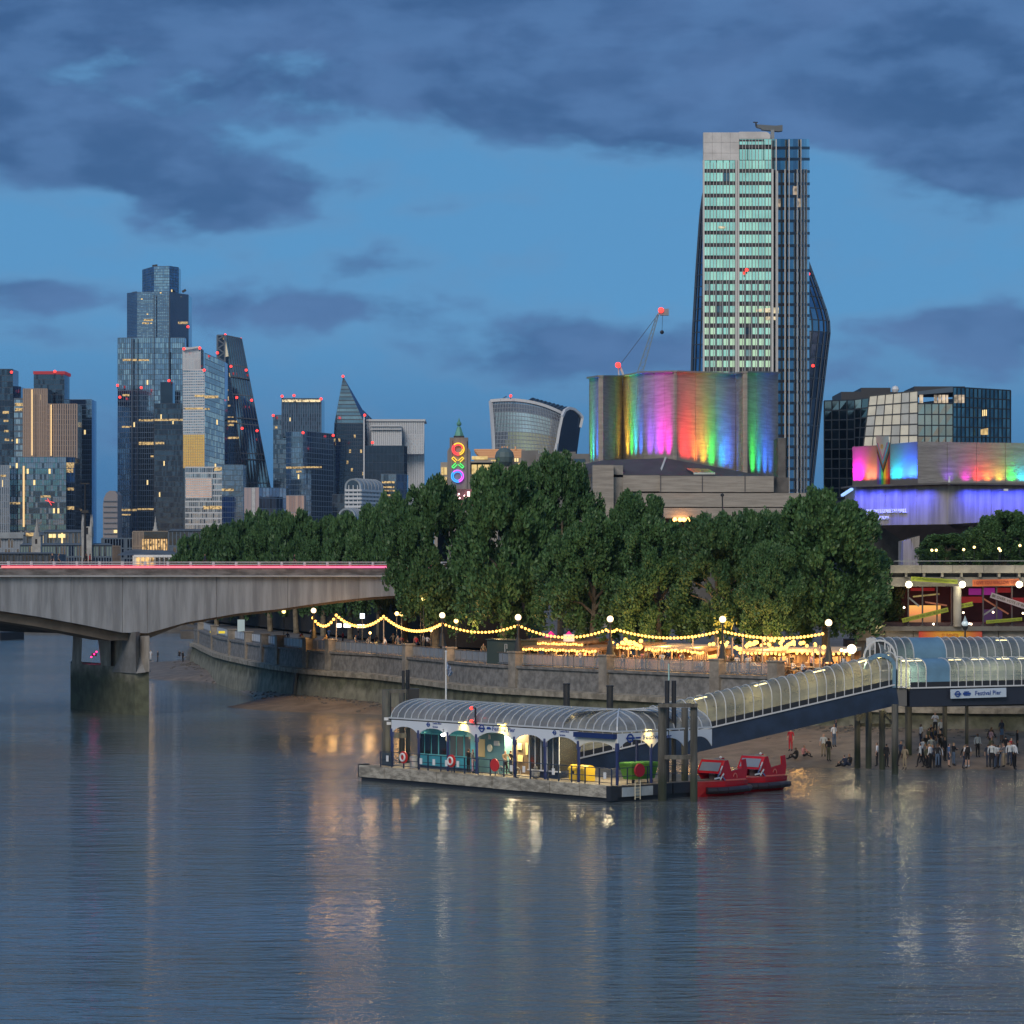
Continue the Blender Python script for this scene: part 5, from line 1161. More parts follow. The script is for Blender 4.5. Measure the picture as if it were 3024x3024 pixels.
for k in range(16):
    a0, a1 = k / 16 * 2 * math.pi, (k + 1) / 16 * 2 * math.pi; c = onA(2611, 1319, .34); mb.bar(c + ua * math.cos(a0) * .16 + V(0, 0, math.sin(a0) * .22), c + ua * math.cos(a1) * .16 + V(0, 0, math.sin(a1) * .22), .07)
mb.build('ring', mat('flag_purple_ring', (.5, .3, .05), .6), fl)
FLC.update(pk=(1, .25, .12), wy=(1, .75, .35))
for (x, y, c, e, u_) in [(2524, 1441, 'mg', 170, 1), (2540, 1441, 'mg', 190, 1), (2556, 1440, 'rd', 90, 1), (2566, 1440, 'pk', 120, 1), (2582, 1439, 'pk', 130, 1), (2600, 1438, 'wy', 50, 1), (2622, 1438, 'wy', 45, 1), (2641, 1437, 'cy', 120, 1), (2656, 1437, 'cy', 150, 1), (2672, 1436, 'bl', 140, 1), (2690, 1435, 'bl', 190, 1), (2704, 1435, 'bl', 150, 1)]:
    p = onA(x, y - 9, .8); l = light('AREA', 'hall_floodlight', p, 1.25 * e * (.12 if c == 'wy' else .5 if c in ('cy', 'pk', 'rd') else .95), FLC[c], .7, dir=(-n1.x * .42, -n1.y * .42, 1), spread=R(72)); l.data.shape = 'RECTANGLE'; l.data.size_y = .2
def onR(px, py, o_): 
    k = (px - 2710) / 590; return W(px, py, 326 + 14 * k) + n2 * o_
for (x, c, e) in [(2800, 'vi', 40), (2850, 'mg', 50), (2885, 'rd', 110), (2915, 'og', 90), (2950, 'ye', 70), (2985, 'gr', 90), (3015, 'cy', 80)]:
    l = light('AREA', 'hall_floodlight', onR(x, 1427, .8), e * .45, FLC[c], .8, dir=(-n2.x * .5, -n2.y * .5, 1), spread=R(95)); l.data.shape = 'RECTANGLE'; l.data.size_y = .2
for (x, e) in [(2540, 110), (2590, 120), (2640, 120), (2690, 100), (2740, 80)]:
    l = light('AREA', 'hall_blue_wash', onB(x, 1443) + n3 * 1.1, e * 1.1, (.06, .08, 1), 1.4, dir=(-n3.x * .45, -n3.y * .45, -1), spread=R(130)); l.data.shape = 'RECTANGLE'; l.data.size_y = .2
for x in (2860, 2910, 2960, 3010, 3060):
    k = (x - 2799) / 501; p = W(x, 1443, 317 + 9 * k) + n4 * 1.1; l = light('AREA', 'hall_blue_wash', p, 130, (.05, .07, 1), 1.6, dir=(-n4.x * .45, -n4.y * .45, -1), spread=R(130)); l.data.shape = 'RECTANGLE'; l.data.size_y = .2
t_ = thing('ledge_statue', 'small white figure statue standing on the ledge of the concert hall', 'statue', W(2803, 1432, 316))
MB().cyl(W(2803, 1432, 316), W(2803, 1424, 316), .12, .1).cyl(W(2803, 1425, 316), W(2804, 1410, 316), .13, .08).sphere(W(2804, 1408, 316), .12, 6).build('figure', white, t_)
t_ = thing('wall_camera', 'white camera housing mounted high on the blue lit wall at far right', 'camera', W(2970, 1447, 318))
MB().box(W(2970, 1447, 318), (.45, .5, .25)).build('housing', white, t_); MB().bar(W(2962, 1449, 318), W(2950, 1449, 320), .06).build('bracket', steel, t_)
# ------------------------------------------------------------------ trees
leafm = bpy.data.materials.new('leaves'); leafm.use_nodes = True; t = NT(leafm.node_tree); b = leafm.node_tree.nodes['Principled BSDF']
tco = t.n('ShaderNodeTexCoord').outputs['Object']; oi = t.n('ShaderNodeObjectInfo').outputs['Random']
n1 = t.n('ShaderNodeTexNoise', i_Scale=.55, i_Detail=3.); t.l(tco, n1.inputs[0]); n2 = t.n('ShaderNodeTexNoise', i_Scale=3.5, i_Detail=2.); t.l(tco, n2.inputs[0])
c = t.mix(t.rng(n1.outputs[0], .3, .7), (.036, .100, .040), (.078, .170, .056)); c = t.mix(t.rng(n2.outputs[0], .45, .75), c, (.13, .235, .085)); c = t.mix(t.math('MULTIPLY', oi, .5), c, (.036, .086, .036))
t.l(c, b.inputs['Base Color']); b.inputs['Roughness'].default_value = .5; b.inputs['Specular IOR Level'].default_value = .35
bark = mat('plane_bark', (.20, .17, .12), .9, var=.4, vs=2, bump=.4)
def crown_mesh(seed, n, ls=.42):
    g = np.random.default_rng(seed); L = 70
    tt = g.random(L) ** .85; ph = g.random(L) * 2 * np.pi + np.arange(L) * 2.4
    prof = np.sin(np.pi * np.clip(tt * .85 + .10, 0, 1) ** .84) ** .50
    rr = prof * (.78 + .22 * g.random(L)); rr[::4] *= .55
    c = np.stack([rr * np.cos(ph), rr * np.sin(ph), tt * 2 - 1], 1); lr = .21 + .13 * g.random(L); lr *= np.clip(1.15 - .45 * tt, .5, 1.1)
    # split clumps: each lobe carries several upward tufts
    K = 9; tc_ = np.repeat(c, K, 0); tr = np.repeat(lr, K)
    dv = g.normal(size=(L * K, 3)); dv[:, 2] += .45; dv /= np.linalg.norm(dv, axis=1)[:, None]
    tufts = tc_ + dv * tr[:, None] * .85; tsz = tr * (.26 + .28 * g.random(L * K))
    i = g.integers(0, L * K, n)
    d = g.normal(size=(n, 3)); d /= np.linalg.norm(d, axis=1)[:, None]; d[:, 2] *= 1.5
    P = tufts[i] + d * (tsz[i] * g.random(n) ** .4)[:, None]
    out = P.copy(); out[:, 2] *= .3; out += dv[i] * .35; out /= np.linalg.norm(out, axis=1)[:, None] + 1e-6
    ax = out * .6 + np.array([0, 0, .75]) + g.normal(size=(n, 3)) * .35; ax /= np.linalg.norm(ax, axis=1)[:, None]
    sd_ = np.cross(ax, out + g.normal(size=(n, 3)) * .55); sd_ /= np.linalg.norm(sd_, axis=1)[:, None] + 1e-6
    return P, ax, sd_, g.random(n) * .5 + .75
def build_crown(seed, n, rx, rz, ls):
    P, ax, sd_, s_ = crown_mesh(seed, n); P = P * np.array([rx, rx, rz]); a = ax * (ls * s_)[:, None]; w_ = sd_ * (ls * .33 * s_)[:, None]
    v = np.stack([P - a * .5, P + w_, P + a * .6, P - w_], 1).reshape(-1, 3).astype(np.float32)
    me = bpy.data.meshes.new('crown'); me.vertices.add(len(v)); me.vertices.foreach_set('co', v.ravel())
    me.loops.add(4 * n); me.loops.foreach_set('vertex_index', np.arange(4 * n, dtype=np.int32)); me.polygons.add(n)
    me.polygons.foreach_set('loop_start', np.arange(0, 4 * n, 4, dtype=np.int32)); me.polygons.foreach_set('loop_total', np.full(n, 4, dtype=np.int32)); me.update(calc_edges=True)
    me.materials.append(leafm); return me
crowns = [build_crown(11 + k, 42000, 6., 6.8, .46) for k in range(5)]
small = [build_crown(31 + k, 16000, 6., 6.8, .8) for k in range(3)]
def trunk_mb(h, hc, rx, seed, x0=0, y0=0, r0=.42):
    g = random.Random(seed); mb = MB(); p = V(0, 0, 0); q = V(g.uniform(-.3, .3), g.uniform(-.3, .3), h); mb.cyl(p, q, r0, r0 * .72, 9)
    top = V(q.x * 1.4, q.y, h + hc * 1.1); mb.cyl(q, top, r0 * .6, .1, 7)
    for k in range(7):
        a = k * 2.4 + g.random(); s_ = q.lerp(top, k * .09); e = s_ + V(math.cos(a) * rx * .6, math.sin(a) * rx * .6, hc * (.35 + .3 * g.random())); m_ = s_.lerp(e, .45) + V(0, 0, .5); mb.cyl(s_, m_, r0 * .4, r0 * .25, 6); mb.cyl(m_, e, r0 * .25, .05, 6)
    return mb
def tree(label, cx, d, ytop, ybot, halfw, k, group='plane trees along the promenade', zg=WALLTOP, lod=0):
    d = d * 1.05 if zg == WALLTOP else d
    z1, z0 = ZZ(ytop, d), ZZ(ybot, d); rx = halfw * 1.03 / F * d; p = V(*XY(cx, d), zg)
    r = thing('plane_tree', label, 'tree', p, group)
    o = link('crown', (small if lod else crowns)[k % (3 if lod else 5)], r); o.scale = (rx / 6.0, rx / 6.0 * rnd.uniform(.9, 1.1), (z1 - z0) / 2 / 6.8 * .98); o.location = (0, 0, (z1 + z0) / 2 - zg); o.rotation_euler = (0, 0, k * 1.3 + cx)
    mb = trunk_mb(max(1, z0 - zg + (z1 - z0) * .12), (z1 - z0) * .35, rx, k + int(cx)); mb.v = [(x + p.x, y + p.y, z + p.z) for x, y, z in mb.v]; mb.build('trunk', bark, r); return r
for i, a in enumerate([
    ('tall ovoid plane tree at the end of the bridge, first of the big row', 1287, 291, 1448, 1818, 118, 0),
    ('broad plane tree under the yellow lit offices, second big one', 1488, 274, 1408, 1835, 140, 1),
    ('dark high plane tree rearing up against the theatre left wall', 1655, 292, 1368, 1720, 118, 2),
    ('mid green plane tree spilling over the white fronted market kiosk', 1745, 263, 1545, 1865, 132, 3),
    ('rounded plane tree behind the row beneath the orange terrace lamps', 1885, 285, 1478, 1760, 105, 4),
    ('plane tree crown centred above the market between two globe lamps', 1945, 256, 1560, 1868, 118, 0),
    ('plane tree with yellow lit underside behind the lamp swathed in leaves', 2125, 251, 1545, 1862, 125, 2),
    ('flat topped plane tree half hidden left of the widest crown', 2245, 262, 1530, 1820, 105, 1),
    ('low bushy plane tree between market umbrellas and the widest crown', 2275, 243, 1625, 1872, 92, 4),
    ('widest plane tree in the row, under the concert hall lettering', 2440, 248, 1482, 1868, 166, 3),
    ('shaded plane tree at the right end of the row beside the glass foyer', 2580, 256, 1640, 1875, 76, 0)]): tree(*a)
for i, (x, d, yt, hw) in enumerate([(566, 455, 1605, 62), (640, 440, 1568, 66), (715, 425, 1552, 72), (798, 405, 1540, 74), (875, 392, 1535, 76), (955, 375, 1552, 76), (1035, 360, 1545, 80), (1120, 345, 1514, 82), (1200, 330, 1492, 82), (600, 470, 1590, 60), (760, 430, 1535, 66), (1000, 385, 1556, 66), (1160, 360, 1490, 70)]):
    lb = ['leftmost treetop behind the bridge rail', 'second treetop from the left behind the bridge rail', 'treetop behind the bridge in front of the small boxy block', 'treetop behind the bridge below the peach sheeted block', 'treetop behind the bridge below the finned crown tower', 'treetop behind the bridge left of the small arched gable',
          'treetop behind the bridge under the arched white office', 'treetop behind the bridge under the lit office block', 'treetop behind the bridge touching the tall ovoid plane tree', 'distant treetop peeping over the leftmost pair behind the bridge', 'distant treetop in the gap above the boxy pale block', 'distant treetop rising below the pointed glass tower', 'distant treetop below the white ribbed tower'][i]
    tree(lb, x, d, yt, 1800, hw, i, 'treetops beyond the bridge', lod=0 if i % 2 else 1)
for a in [('low spreading tree with tiny lights on the terrace left of the hall leg', 2790, 300, 1583, 1668, 82, 1), ('dense dark tree on the terrace at the photograph right edge', 2965, 296, 1522, 1668, 95, 2), ('small dark tree filling the gap between the two terrace trees', 2870, 305, 1570, 1668, 55, 3), ('terrace tree cut off by the right edge of the photograph', 3080, 300, 1530, 1668, 80, 0)]:
    tree(*a, group='trees on the upper terrace', zg=15.2, lod=0)
for i, (x, y) in enumerate([(2752, 1625), (2765, 1625), (2846, 1623), (2877, 1616), (2954, 1626), (2950, 1620), (3012, 1611)]):
    t_ = thing('terrace_light', ['twin terrace light left in the low spreading tree', 'twin terrace light right in the low spreading tree', 'bright round light low between the terrace trees', 'dim light right of the bright round one in the terrace trees', 'light at the foot of the dense dark terrace tree', 'faint light just above the one at the foot of the dense terrace tree', 'light near the right edge inside the terrace trees'][i], 'light', W(x, y, 290), 'small lights among the terrace trees')
    MB().sphere(W(x, y, 290), .13, 8).build('bulb', emis('soft_warm', (1, .7, .25), 5), t_); MB().cyl(W(x, y, 290) - Z3 * 1.2, W(x, y, 290), .03, n=5).build('stem', blackm, t_)
light('POINT', 'terrace_light_glow', W(2850, 1640, 292), 60, (1, .7, .3), .4)
# ------------------------------------------------------------------ promenade: posts with globes and strings of bulbs
def prom(px, inset=1.2, z=WALLTOP):
    q, d = wall_at(px); nrm = Vector((d.y, -d.x)); q = q - nrm * inset; return V(q.x, q.y, z)
def at(px, py, inset=1.0):                         # point over the promenade at a pixel, inset metres behind the wall edge
    q, d = wall_at(min(px, 2440)); nrm = Vector((d.y, -d.x)); q = q - nrm * inset; return W(px, py, q.y)
pend = []
iron = mat('cast_iron', (.03, .033, .035), .45)
for i, (px, gy, lb) in enumerate([(926, 1803, 'globe lamp post at the left end of the light strings under the bridge'), (1306, 1817, 'globe lamp post below the tall ovoid tree'), (1530, 1823, 'globe lamp post right of the dark green container'), (1802, 1828, 'globe lamp post standing right of the white fronted kiosk'), (2134, 1829, 'globe lamp post wrapped in lamp lit leaves'), (2447, 1839, 'globe lamp post at the right end of the light strings by the footbridge')]):
    g_ = at(px, gy, -.2); q = V(g_.x, g_.y, WALLTOP + 1.3); rg = .29
    t_ = thing('globe_lamp_post', lb, 'lamp post', q, 'globe lamp posts along the river wall')
    mb = MB()
    for r0, r1, h0, h1 in ((.42, .38, 0, .25), (.34, .26, .25, .8), (.28, .16, .8, 1.3), (.12, .08, 1.3, g_.z - q.z - .35), (.2, .12, g_.z - q.z - .45, g_.z - q.z - .25)): mb.cyl(q + Z3 * h0, q + Z3 * h1, r0, r1, 10)
    mb.build('post', iron, t_); MB().sphere(g_, rg, 16).build('globe', globeM, t_, smooth=True)
    light('POINT', 'globe_light', g_ + V(0, 0, 0), 110, (1, .6, .24), .3)
spans = [[(924, 1822), (952, 1846), (993, 1814)], [(993, 1814), (1058, 1847), (1133, 1818)], [(1133, 1818), (1232, 1861), (1306, 1838)], [(1306, 1838), (1412, 1864), (1530, 1843)], [(1530, 1843), (1640, 1877), (1790, 1857)], [(1822, 1856), (1920, 1877), (2128, 1860)], [(2140, 1862), (2276, 1881), (2440, 1866)], [(1790, 1857), (1806, 1862), (1822, 1856)]]
sl_lab = ['under the bridge, left end', 'between the two slim poles near the bridge', 'long deep swag right of the slim pole', 'over the dark container', 'over the white fronted kiosk', 'over the wooden market huts', 'over the umbrellas at the right end', 'short loop around the fourth lamp post']
bulb_me = None; nbul = 0
for si, sp in enumerate(spans):
    (x0, y0), (xm, ym), (x2, y2) = sp; lb = 'swag of warm festoon bulbs, ' + sl_lab[si]
    A = at(x0, y0); t_ = thing('string_lights', lb, 'string lights', A, 'festoon strings along the promenade')
    n = max(4, int((x2 - x0) / (7.5 if si < 3 else 10.5))); tm = (xm - x0) / (x2 - x0)
    def cur(u):                                    # quadratic through the three points
        y = y0 * (u - tm) * (u - 1) / (tm * 1.0) + ym * u * (u - 1) / (tm * (tm - 1)) + y2 * u * (u - tm) / (1 - tm)
        return at(x0 + (x2 - x0) * u, y)
    P = [cur(k / n) for k in range(n + 1)]; mb = MB()
    for a, b_ in zip(P, P[1:]): mb.bar(a, b_, .025)
    mb.build('cable', blackm, t_)
    for p in P[:-1]:
        if bulb_me is None: o = MB().sphere((0, 0, 0), .12, 8).build('bulb', bulbM, None); bulb_me = o.data; o.parent = t_
        else: o = bpy.data.objects.new('bulb', bulb_me); COL.objects.link(o); o.parent = t_
        o.location = p - ORI[t_.name] - Z3 * .1; o.scale = (1.35 if si < 3 else 1.08,) * 3
    for u in (.25, .75):
        light('POINT', 'festoon_light', cur(u) - Z3 * .25, 120 if si > 2 else 165, (1, .46, .10), .5)
for x, yt in ((993, 1814), (1133, 1818)):
    b0 = at(x, 1900); b0.z = WALLTOP; tag(MB().cyl(b0, at(x, yt), .06, .05, 7).build('slim_pole', mat('pale_pole', (.5, .42, .34), .5)), 'slim pale pole holding up the festoon lights, %s' % ('nearer the bridge' if x < 1000 else 'above the yellow papers on the handrail'), 'pole')
# market huts, canopies and counters
woodm = mat('market_wood', (.36, .22, .12), .7, var=.3, streak=(3, 3, .3)); canvas = mat('market_canvas', (.62, .5, .36), .8, var=.1, vs=.6); pinkc = mat('pink_canvas', (.75, .05, .30), .7)
def hut(label, x0, x1, ytop, inset, dep=2.6, h=2.5, mtl=woodm, bulbs=True, col=(1, .62, .25), pw=150, counter=True, posts=6, roofm=None):
    a, b_ = at(x0, 1950, inset), at(x1, 1950, inset); a.z = b_.z = WALLTOP; u = (b_ - a).normalized(); bk = V(-u.y, u.x, 0) * dep; L = (b_ - a).length; zt = ZZ(ytop, a.y)
    r = thing('market_hut', label, 'kiosk', (a + b_) / 2, 'market huts on the promenade')
    MB().hexa([a + Z3 * (zt - WALLTOP - .3) - bk * .15, b_ + Z3 * (zt - WALLTOP - .3) - bk * .15, b_ + bk + Z3 * (zt - WALLTOP - .1), a + bk + Z3 * (zt - WALLTOP - .1), a + Z3 * (zt - WALLTOP - .1) - bk * .15, b_ + Z3 * (zt - WALLTOP - .1) - bk * .15, b_ + bk + Z3 * (zt - WALLTOP + .15), a + bk + Z3 * (zt - WALLTOP + .15)]).build('roof', roofm or mtl, r)
    MB().hexa([a + bk * .95, b_ + bk * .95, b_ + bk, a + bk, a + bk * .95 + Z3 * (zt - WALLTOP - .2), b_ + bk * .95 + Z3 * (zt - WALLTOP - .2), b_ + bk + Z3 * (zt - WALLTOP - .2), a + bk + Z3 * (zt - WALLTOP - .2)]).build('back_wall', mtl, r)
    for k in range(posts + 1):
        p = a.lerp(b_, k / posts); MB().bar(p, p + Z3 * (zt - WALLTOP - .3), .12, .12, up=u).build('post', mtl, r)
    if counter: MB().hexa([a, b_, b_ + bk * .2, a + bk * .2, a + Z3, b_ + Z3, b_ + bk * .2 + Z3, a + bk * .2 + Z3]).build('counter', mtl, r)
    if bulbs:
        n = max(5, int(L / .42))
        for k in range(n):
            p = a.lerp(b_, (k + .5) / n) + Z3 * (zt - WALLTOP - .38 + .05 * math.sin(k * 1.7)) - bk * .17; o = bpy.data.objects.new('bulb', bulb_me); COL.objects.link(o); o.parent = r; o.location = p - ORI[r.name]
    light('AREA', 'hut_light', (a + b_) / 2 + bk * .5 + Z3 * (zt - WALLTOP - .5), pw * 1.7, col, min(L, 3), dir=(0, -.2, -1))
    return r
hut('white fronted kiosk row with long line of bulbs under an orange lit roof', 1538, 1775, 1904, 4.0, 3, mtl=woodm, pw=330, posts=9)
hut('raised rear kiosk roof with second line of bulbs above the white fronted one', 1548, 1735, 1886, 9.0, 3, posts=6, pw=200, counter=False)
hut('wooden hut with glowing eave between fourth lamp post and tall hut', 1830, 1905, 1900, 5.0, 2.5, posts=3, pw=220)
hut('long wooden hut with orange canvas and brightest bulb line', 1915, 2088, 1906, 4.5, 2.8, posts=5, pw=360, roofm=canvas)
hut('small slatted bar with tiny row of bulbs right of the long hut', 2048, 2086, 1914, 2.5, 1.5, posts=6, pw=90)
hut('low canopy with scattered bulbs left of the last lamp post', 2190, 2330, 1915, 5.0, 2.6, posts=4, pw=240, roofm=canvas)
hut('dim canopy with bulbs behind the last globe lamp post', 2350, 2520, 1916, 6.0, 2.6, posts=4, pw=200, roofm=canvas)
t_ = thing('storage_container', 'dark green storage container with pale handle on the promenade', 'container', at(1480, 1935, 1.5))
a = at(1438, 1935, 1.2); a.z = WALLTOP; b_ = at(1526, 1935, 1.2); b_.z = WALLTOP; u = (b_ - a).normalized(); bk = V(-u.y, u.x, 0) * 2.2; hh = ZZ(1890, a.y) - WALLTOP
dg = mat('dark_green_paint', (.05, .075, .065), .6); MB().hexa([a, b_, b_ + bk, a + bk] + [p + Z3 * hh for p in (a, b_, b_ + bk, a + bk)]).build('body', dg, t_)
MB().hexa([p + Z3 * (hh + .02) for p in (a - u * .1 - bk * .05, b_ + u * .1 - bk * .05, b_ + u * .1 + bk, a - u * .1 + bk)] + [p + Z3 * (hh + .12) for p in (a - u * .1 - bk * .05, b_ + u * .1 - bk * .05, b_ + u * .1 + bk, a - u * .1 + bk)]).build('lid', dg, t_)
p = a.lerp(b_, .62) - bk * .02 + Z3 * hh * .5; MB().bar(p, p + Z3 * .8, .06, up=u).bar(p + Z3 * .8, p + Z3 * .8 + u * .4, .06).bar(p + u * .4 + Z3 * .8, p + u * .4 + Z3 * .35, .06, up=u).build('handle', offwhite, t_)
for i, (x, y, w_) in enumerate(((1627, 1866, 34), (1680, 1870, 30))):
    p = at(x, 1872, 6); w2 = w_ / F * p.y; t_ = thing('pink_parasol', 'bright pink parasol %s above the kiosk roof' % ('left' if i == 0 else 'right of the other'), 'parasol', V(p.x, p.y, WALLTOP), 'pink parasols')
    MB().cyl(p - Z3 * .3, p + Z3 * .25, w2 * .55, .05, 10).build('canopy', mat('pink_lit', (.75, .04, .3), .7, emit=(1, .02, .25), es=.5), t_); MB().cyl(V(p.x, p.y, WALLTOP), p, .05, n=6).build('pole', steel, t_)
p = at(1680, 1884, 3.5); tag(MB().box(p, (1.0, .1, .65)).build('white_board', mat('white_lit_board', (.8, .72, .66), .5, emit=(1, .7, .6), es=.35)), 'small white board hung above the white fronted kiosk', 'sign')
# umbrellas poles, floating bulbs
for i, (x, yt, yb) in enumerate([(2163, 1885, 1955), (2193, 1885, 1955), (2252, 1885, 1955), (2120, 1884, 1950), (2046, 1880, 1950), (2403, 1905, 1968), (2421, 1908, 1968)]):
    p = at(x, yb, 3); q = at(x, yt, 3); p.z = WALLTOP; tag(MB().cyl(p, q, .06, n=6).sphere(q, .09, 6).build('festoon_pole', bpy.data.materials['pale_pole']), ['pale festoon pole just left of the seventh tree lamp', 'pale festoon pole right of the leafy lamp', 'pale festoon pole mid way along the low canopy', 'pale festoon pole behind the leafy lamp post', 'pale festoon pole at the slatted bar', 'pale festoon pole left of the last globe lamp', 'thin festoon pole nearest the last globe lamp'][i], 'pole', 'pale poles carrying market bulbs')
rb = random.Random(5)
t_ = thing('market_bulbs', 'loose garland of round bulbs strung among the market poles and umbrellas', 'string lights', at(2200, 1900, 4))
for k in range(70):
    x = rb.choice([rb.uniform(1810, 1905), rb.uniform(2090, 2440), rb.uniform(2150, 2420)]); y = 1908 + 9 * math.sin(x * .05) + rb.uniform(-6, 5) if rb.random() < .75 else rb.uniform(1888, 1905)
    o = bpy.data.objects.new('bulb', bulb_me); COL.objects.link(o); o.parent = t_; o.location = at(x, y, 3.5) - ORI[t_.name]; s_ = rb.uniform(.9, 1.6); o.scale = (s_,) * 3
for x in (1860, 1960, 2060, 2160, 2260, 2360): light('POINT', 'market_light', at(x, 1900, 5), 300, (1, .54, .16), .4)
p = at(2437, 1915, 2.0)
def spot_lamp(name, label, p, r_, col, es, e, stem=None):
    t_ = thing(name, label, 'lamp', p); MB().sphere(p, r_, 12).build('lens', emis('lens_' + name, col, es), t_, smooth=True)
    q = stem or p - Z3 * 2; MB().cyl(q, p - Z3 * r_, .05, n=6).build('pole', iron, t_); light('POINT', name + '_light', p + V(0, -.5, 0), e, col, .35); return t_
lp_ = W(2515, 1917, 240); spot_lamp('flood_lamp', 'very bright warm lamp beside the footbridge arch end', lp_, .38, (1, .80, .48), 7, 200, V(lp_.x, lp_.y, WALLTOP))
for i, (x, y) in enumerate(((2485, 1920), (2496, 1922))): lp_ = W(x, y, 242); spot_lamp('small_lamp', 'smaller warm lamp %s the very bright lamp by the arch end' % ('farther left of' if i == 0 else 'just left of'), lp_, .14, (1, .7, .3), 6, 25, V(lp_.x, lp_.y, WALLTOP))
t_ = thing('lamplit_leaves', 'leaves around the fifth globe lamp, its light put into their yellow glow', 'foliage', at(2134, 1835)); mb = MB()
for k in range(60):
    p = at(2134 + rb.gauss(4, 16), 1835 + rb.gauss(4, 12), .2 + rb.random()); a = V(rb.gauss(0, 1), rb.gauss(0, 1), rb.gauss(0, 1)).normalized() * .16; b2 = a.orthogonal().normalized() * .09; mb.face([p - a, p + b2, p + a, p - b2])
mb.build('leaves', mat('lit_leaf', (.35, .33, .04), .5, emit=(1, .65, .08), es=.5), t_)  # yellow colour and emission paint the lamp's light on these leaves
# white pavilion lights and displays under the trees near the bridge
for i, (x, y, w_, h_, es) in enumerate([(1000, 1847, 16, 12, 4), (1025, 1847, 20, 12, 4), (1065, 1849, 22, 10, 3.5)]):
    p = at(x, y, 11); tag(MB().box(p, (w_ / F * p.y, .3, h_ / F * p.y)).build('lit_display', emis('white_display', (1, .88, .85), 2.2)), ['leftmost of three blown out white displays under the bridge end trees', 'middle one of three blown out white displays under the trees', 'widest white display, right of the other two under the trees'][i], 'display', 'white lit displays under the trees')
p = at(1070, 1819, 10); t_ = thing('screen_sign', 'tilted blue white screen sign on a post above the white displays', 'screen', p); MB().box(p, (.5, .2, .55)).build('screen', emis('blue_white_screen', (.7, .85, 1), 2.2), t_); MB().bar(p - Z3 * .3, V(p.x, p.y, WALLTOP), .1, up=(1, 0, 0)).build('post', iron, t_)
light('POINT', 'display_light', at(1040, 1855, 9), 40, (1, .8, .85), .5)
for i, (x, y) in enumerate([(1172, 1812), (1186, 1814), (1243, 1768), (1251, 1768), (838, 1806), (1347, 1834), (1093, 1869), (1273, 1862)]):
    lp_ = at(x, y, 8); z0_ = V(lp_.x, lp_.y, WALLTOP)
    spot_lamp('path_lamp', ['left one of the pair of yellow lamps deep under the trees', 'right one of the pair of yellow lamps deep under the trees', 'left small lamp glowing inside the tall ovoid tree', 'right small lamp glowing inside the tall ovoid tree', 'lone orange lamp under the bridge arch', 'yellow lantern just right of the second globe lamp', 'small white lamp low in the crowd left of the slim pole', 'tiny lamp under the deep swag'][i], lp_, .22 if i < 6 else .14, (1, .62, .2) if i != 6 else (1, .9, .8), 5, 28, z0_)
for x in (985, 1090, 1190, 1290, 1385, 1470): light('POINT', 'tree_walk_light', at(x, 1868, 5), 190, (1, .56, .2), .4)  # unseen lamps added to warm the ground and trunks
# added near-black backdrop that gives the darkness behind the trees
hb_ = mat('backdrop_black', (.018, .016, .014), .8, var=.3, vs=.4)
r = thing('dark_backdrop', 'dark block added as a backdrop behind tree trunks beyond the bridge', 'building', W(1000, 1850, 400))
mb = MB(); mb.prism([XY(600, 500), XY(1300, 330), XY(1560, 318), XY(1600, 345), XY(640, 520)], 6.3, 13.2); mb.build('wall', hb_, r)
# ------------------------------------------------------------------ floating pier
PB = G(1803, 2370); PA = G(1060, 2304); PU = (PA - PB).normalized(); PL_ = (PA - PB).length; PV = Vector((PU.y, -PU.x, 0))
if PV.y < 0: PV = -PV
def PP_(u, v, z=0.): return PB + PU * u + PV * v + Z3 * z
def uat(px, v=0.):
    lo, hi = -3., PL_ + 6
    for _ in range(40):
        m_ = (lo + hi) / 2; q = PP_(m_, v)
        if q.x / q.y * F + CX > px: lo = m_
        else: hi = m_
    return lo
DZ = 1.05
pr = thing('pontoon', 'long floating pontoon with weathered pale fender side and black waterline', 'pontoon', PP_(13, 4))
def ubox(mb, u0, u1, v0, v1, z0, z1, mi=0): return mb.hexa([PP_(u1, v0, z0), PP_(u0, v0, z0), PP_(u0, v1, z0), PP_(u1, v1, z0), PP_(u1, v0, z1), PP_(u0, v0, z1), PP_(u0, v1, z1), PP_(u1, v1, z1)], mi)
PW = 11.0
ubox(MB(), .12, PL_ - .12, .14, PW, -.8, .95).build('hull', blackm, pr)
deckm = mat('deck_planks', (.24, .21, .17), .7, var=.3, vs=1.5, bump=.2); ubox(MB(), .02, PL_ - .02, .02, PW - .02, .95, DZ).build('deck', deckm, pr)
fend = mat('pale_fender_timber', (.38, .36, .31), .85, var=.45, streak=(1.2, 1.2, 3.5), bump=.5)
n = 9
for k in range(n):
    u0, u1 = PL_ * k / n + .03, PL_ * (k + 1) / n - .03
    ubox(MB(), u0, u1, -.04 + rnd.uniform(-.02, .02), .13, .27 + rnd.uniform(-.02, .02), DZ + .02 + rnd.uniform(-.015, .015)).build('fender_board', fend, pr)
for k in range(4): ubox(MB(), -.1, .1, .3 + k * 2.6, 2.8 + k * 2.6, .3, 1.0).build('side_board', blackm if k != 1 else blackm, pr)
ubox(MB(), PL_ - .1, PL_ + .12, 0, .9, .2, 1.15).build('corner_bumper', blackm, pr); ubox(MB(), -.14, .3, -.1, .5, .1, 1.05).build('corner_bumper', blackm, pr)
ubox(MB(), -.16, -.1, .9, 3.6, .32, .92).build('pale_plate', mat('pale_plate', (.36, .42, .46), .5, var=.2, vs=1), pr)
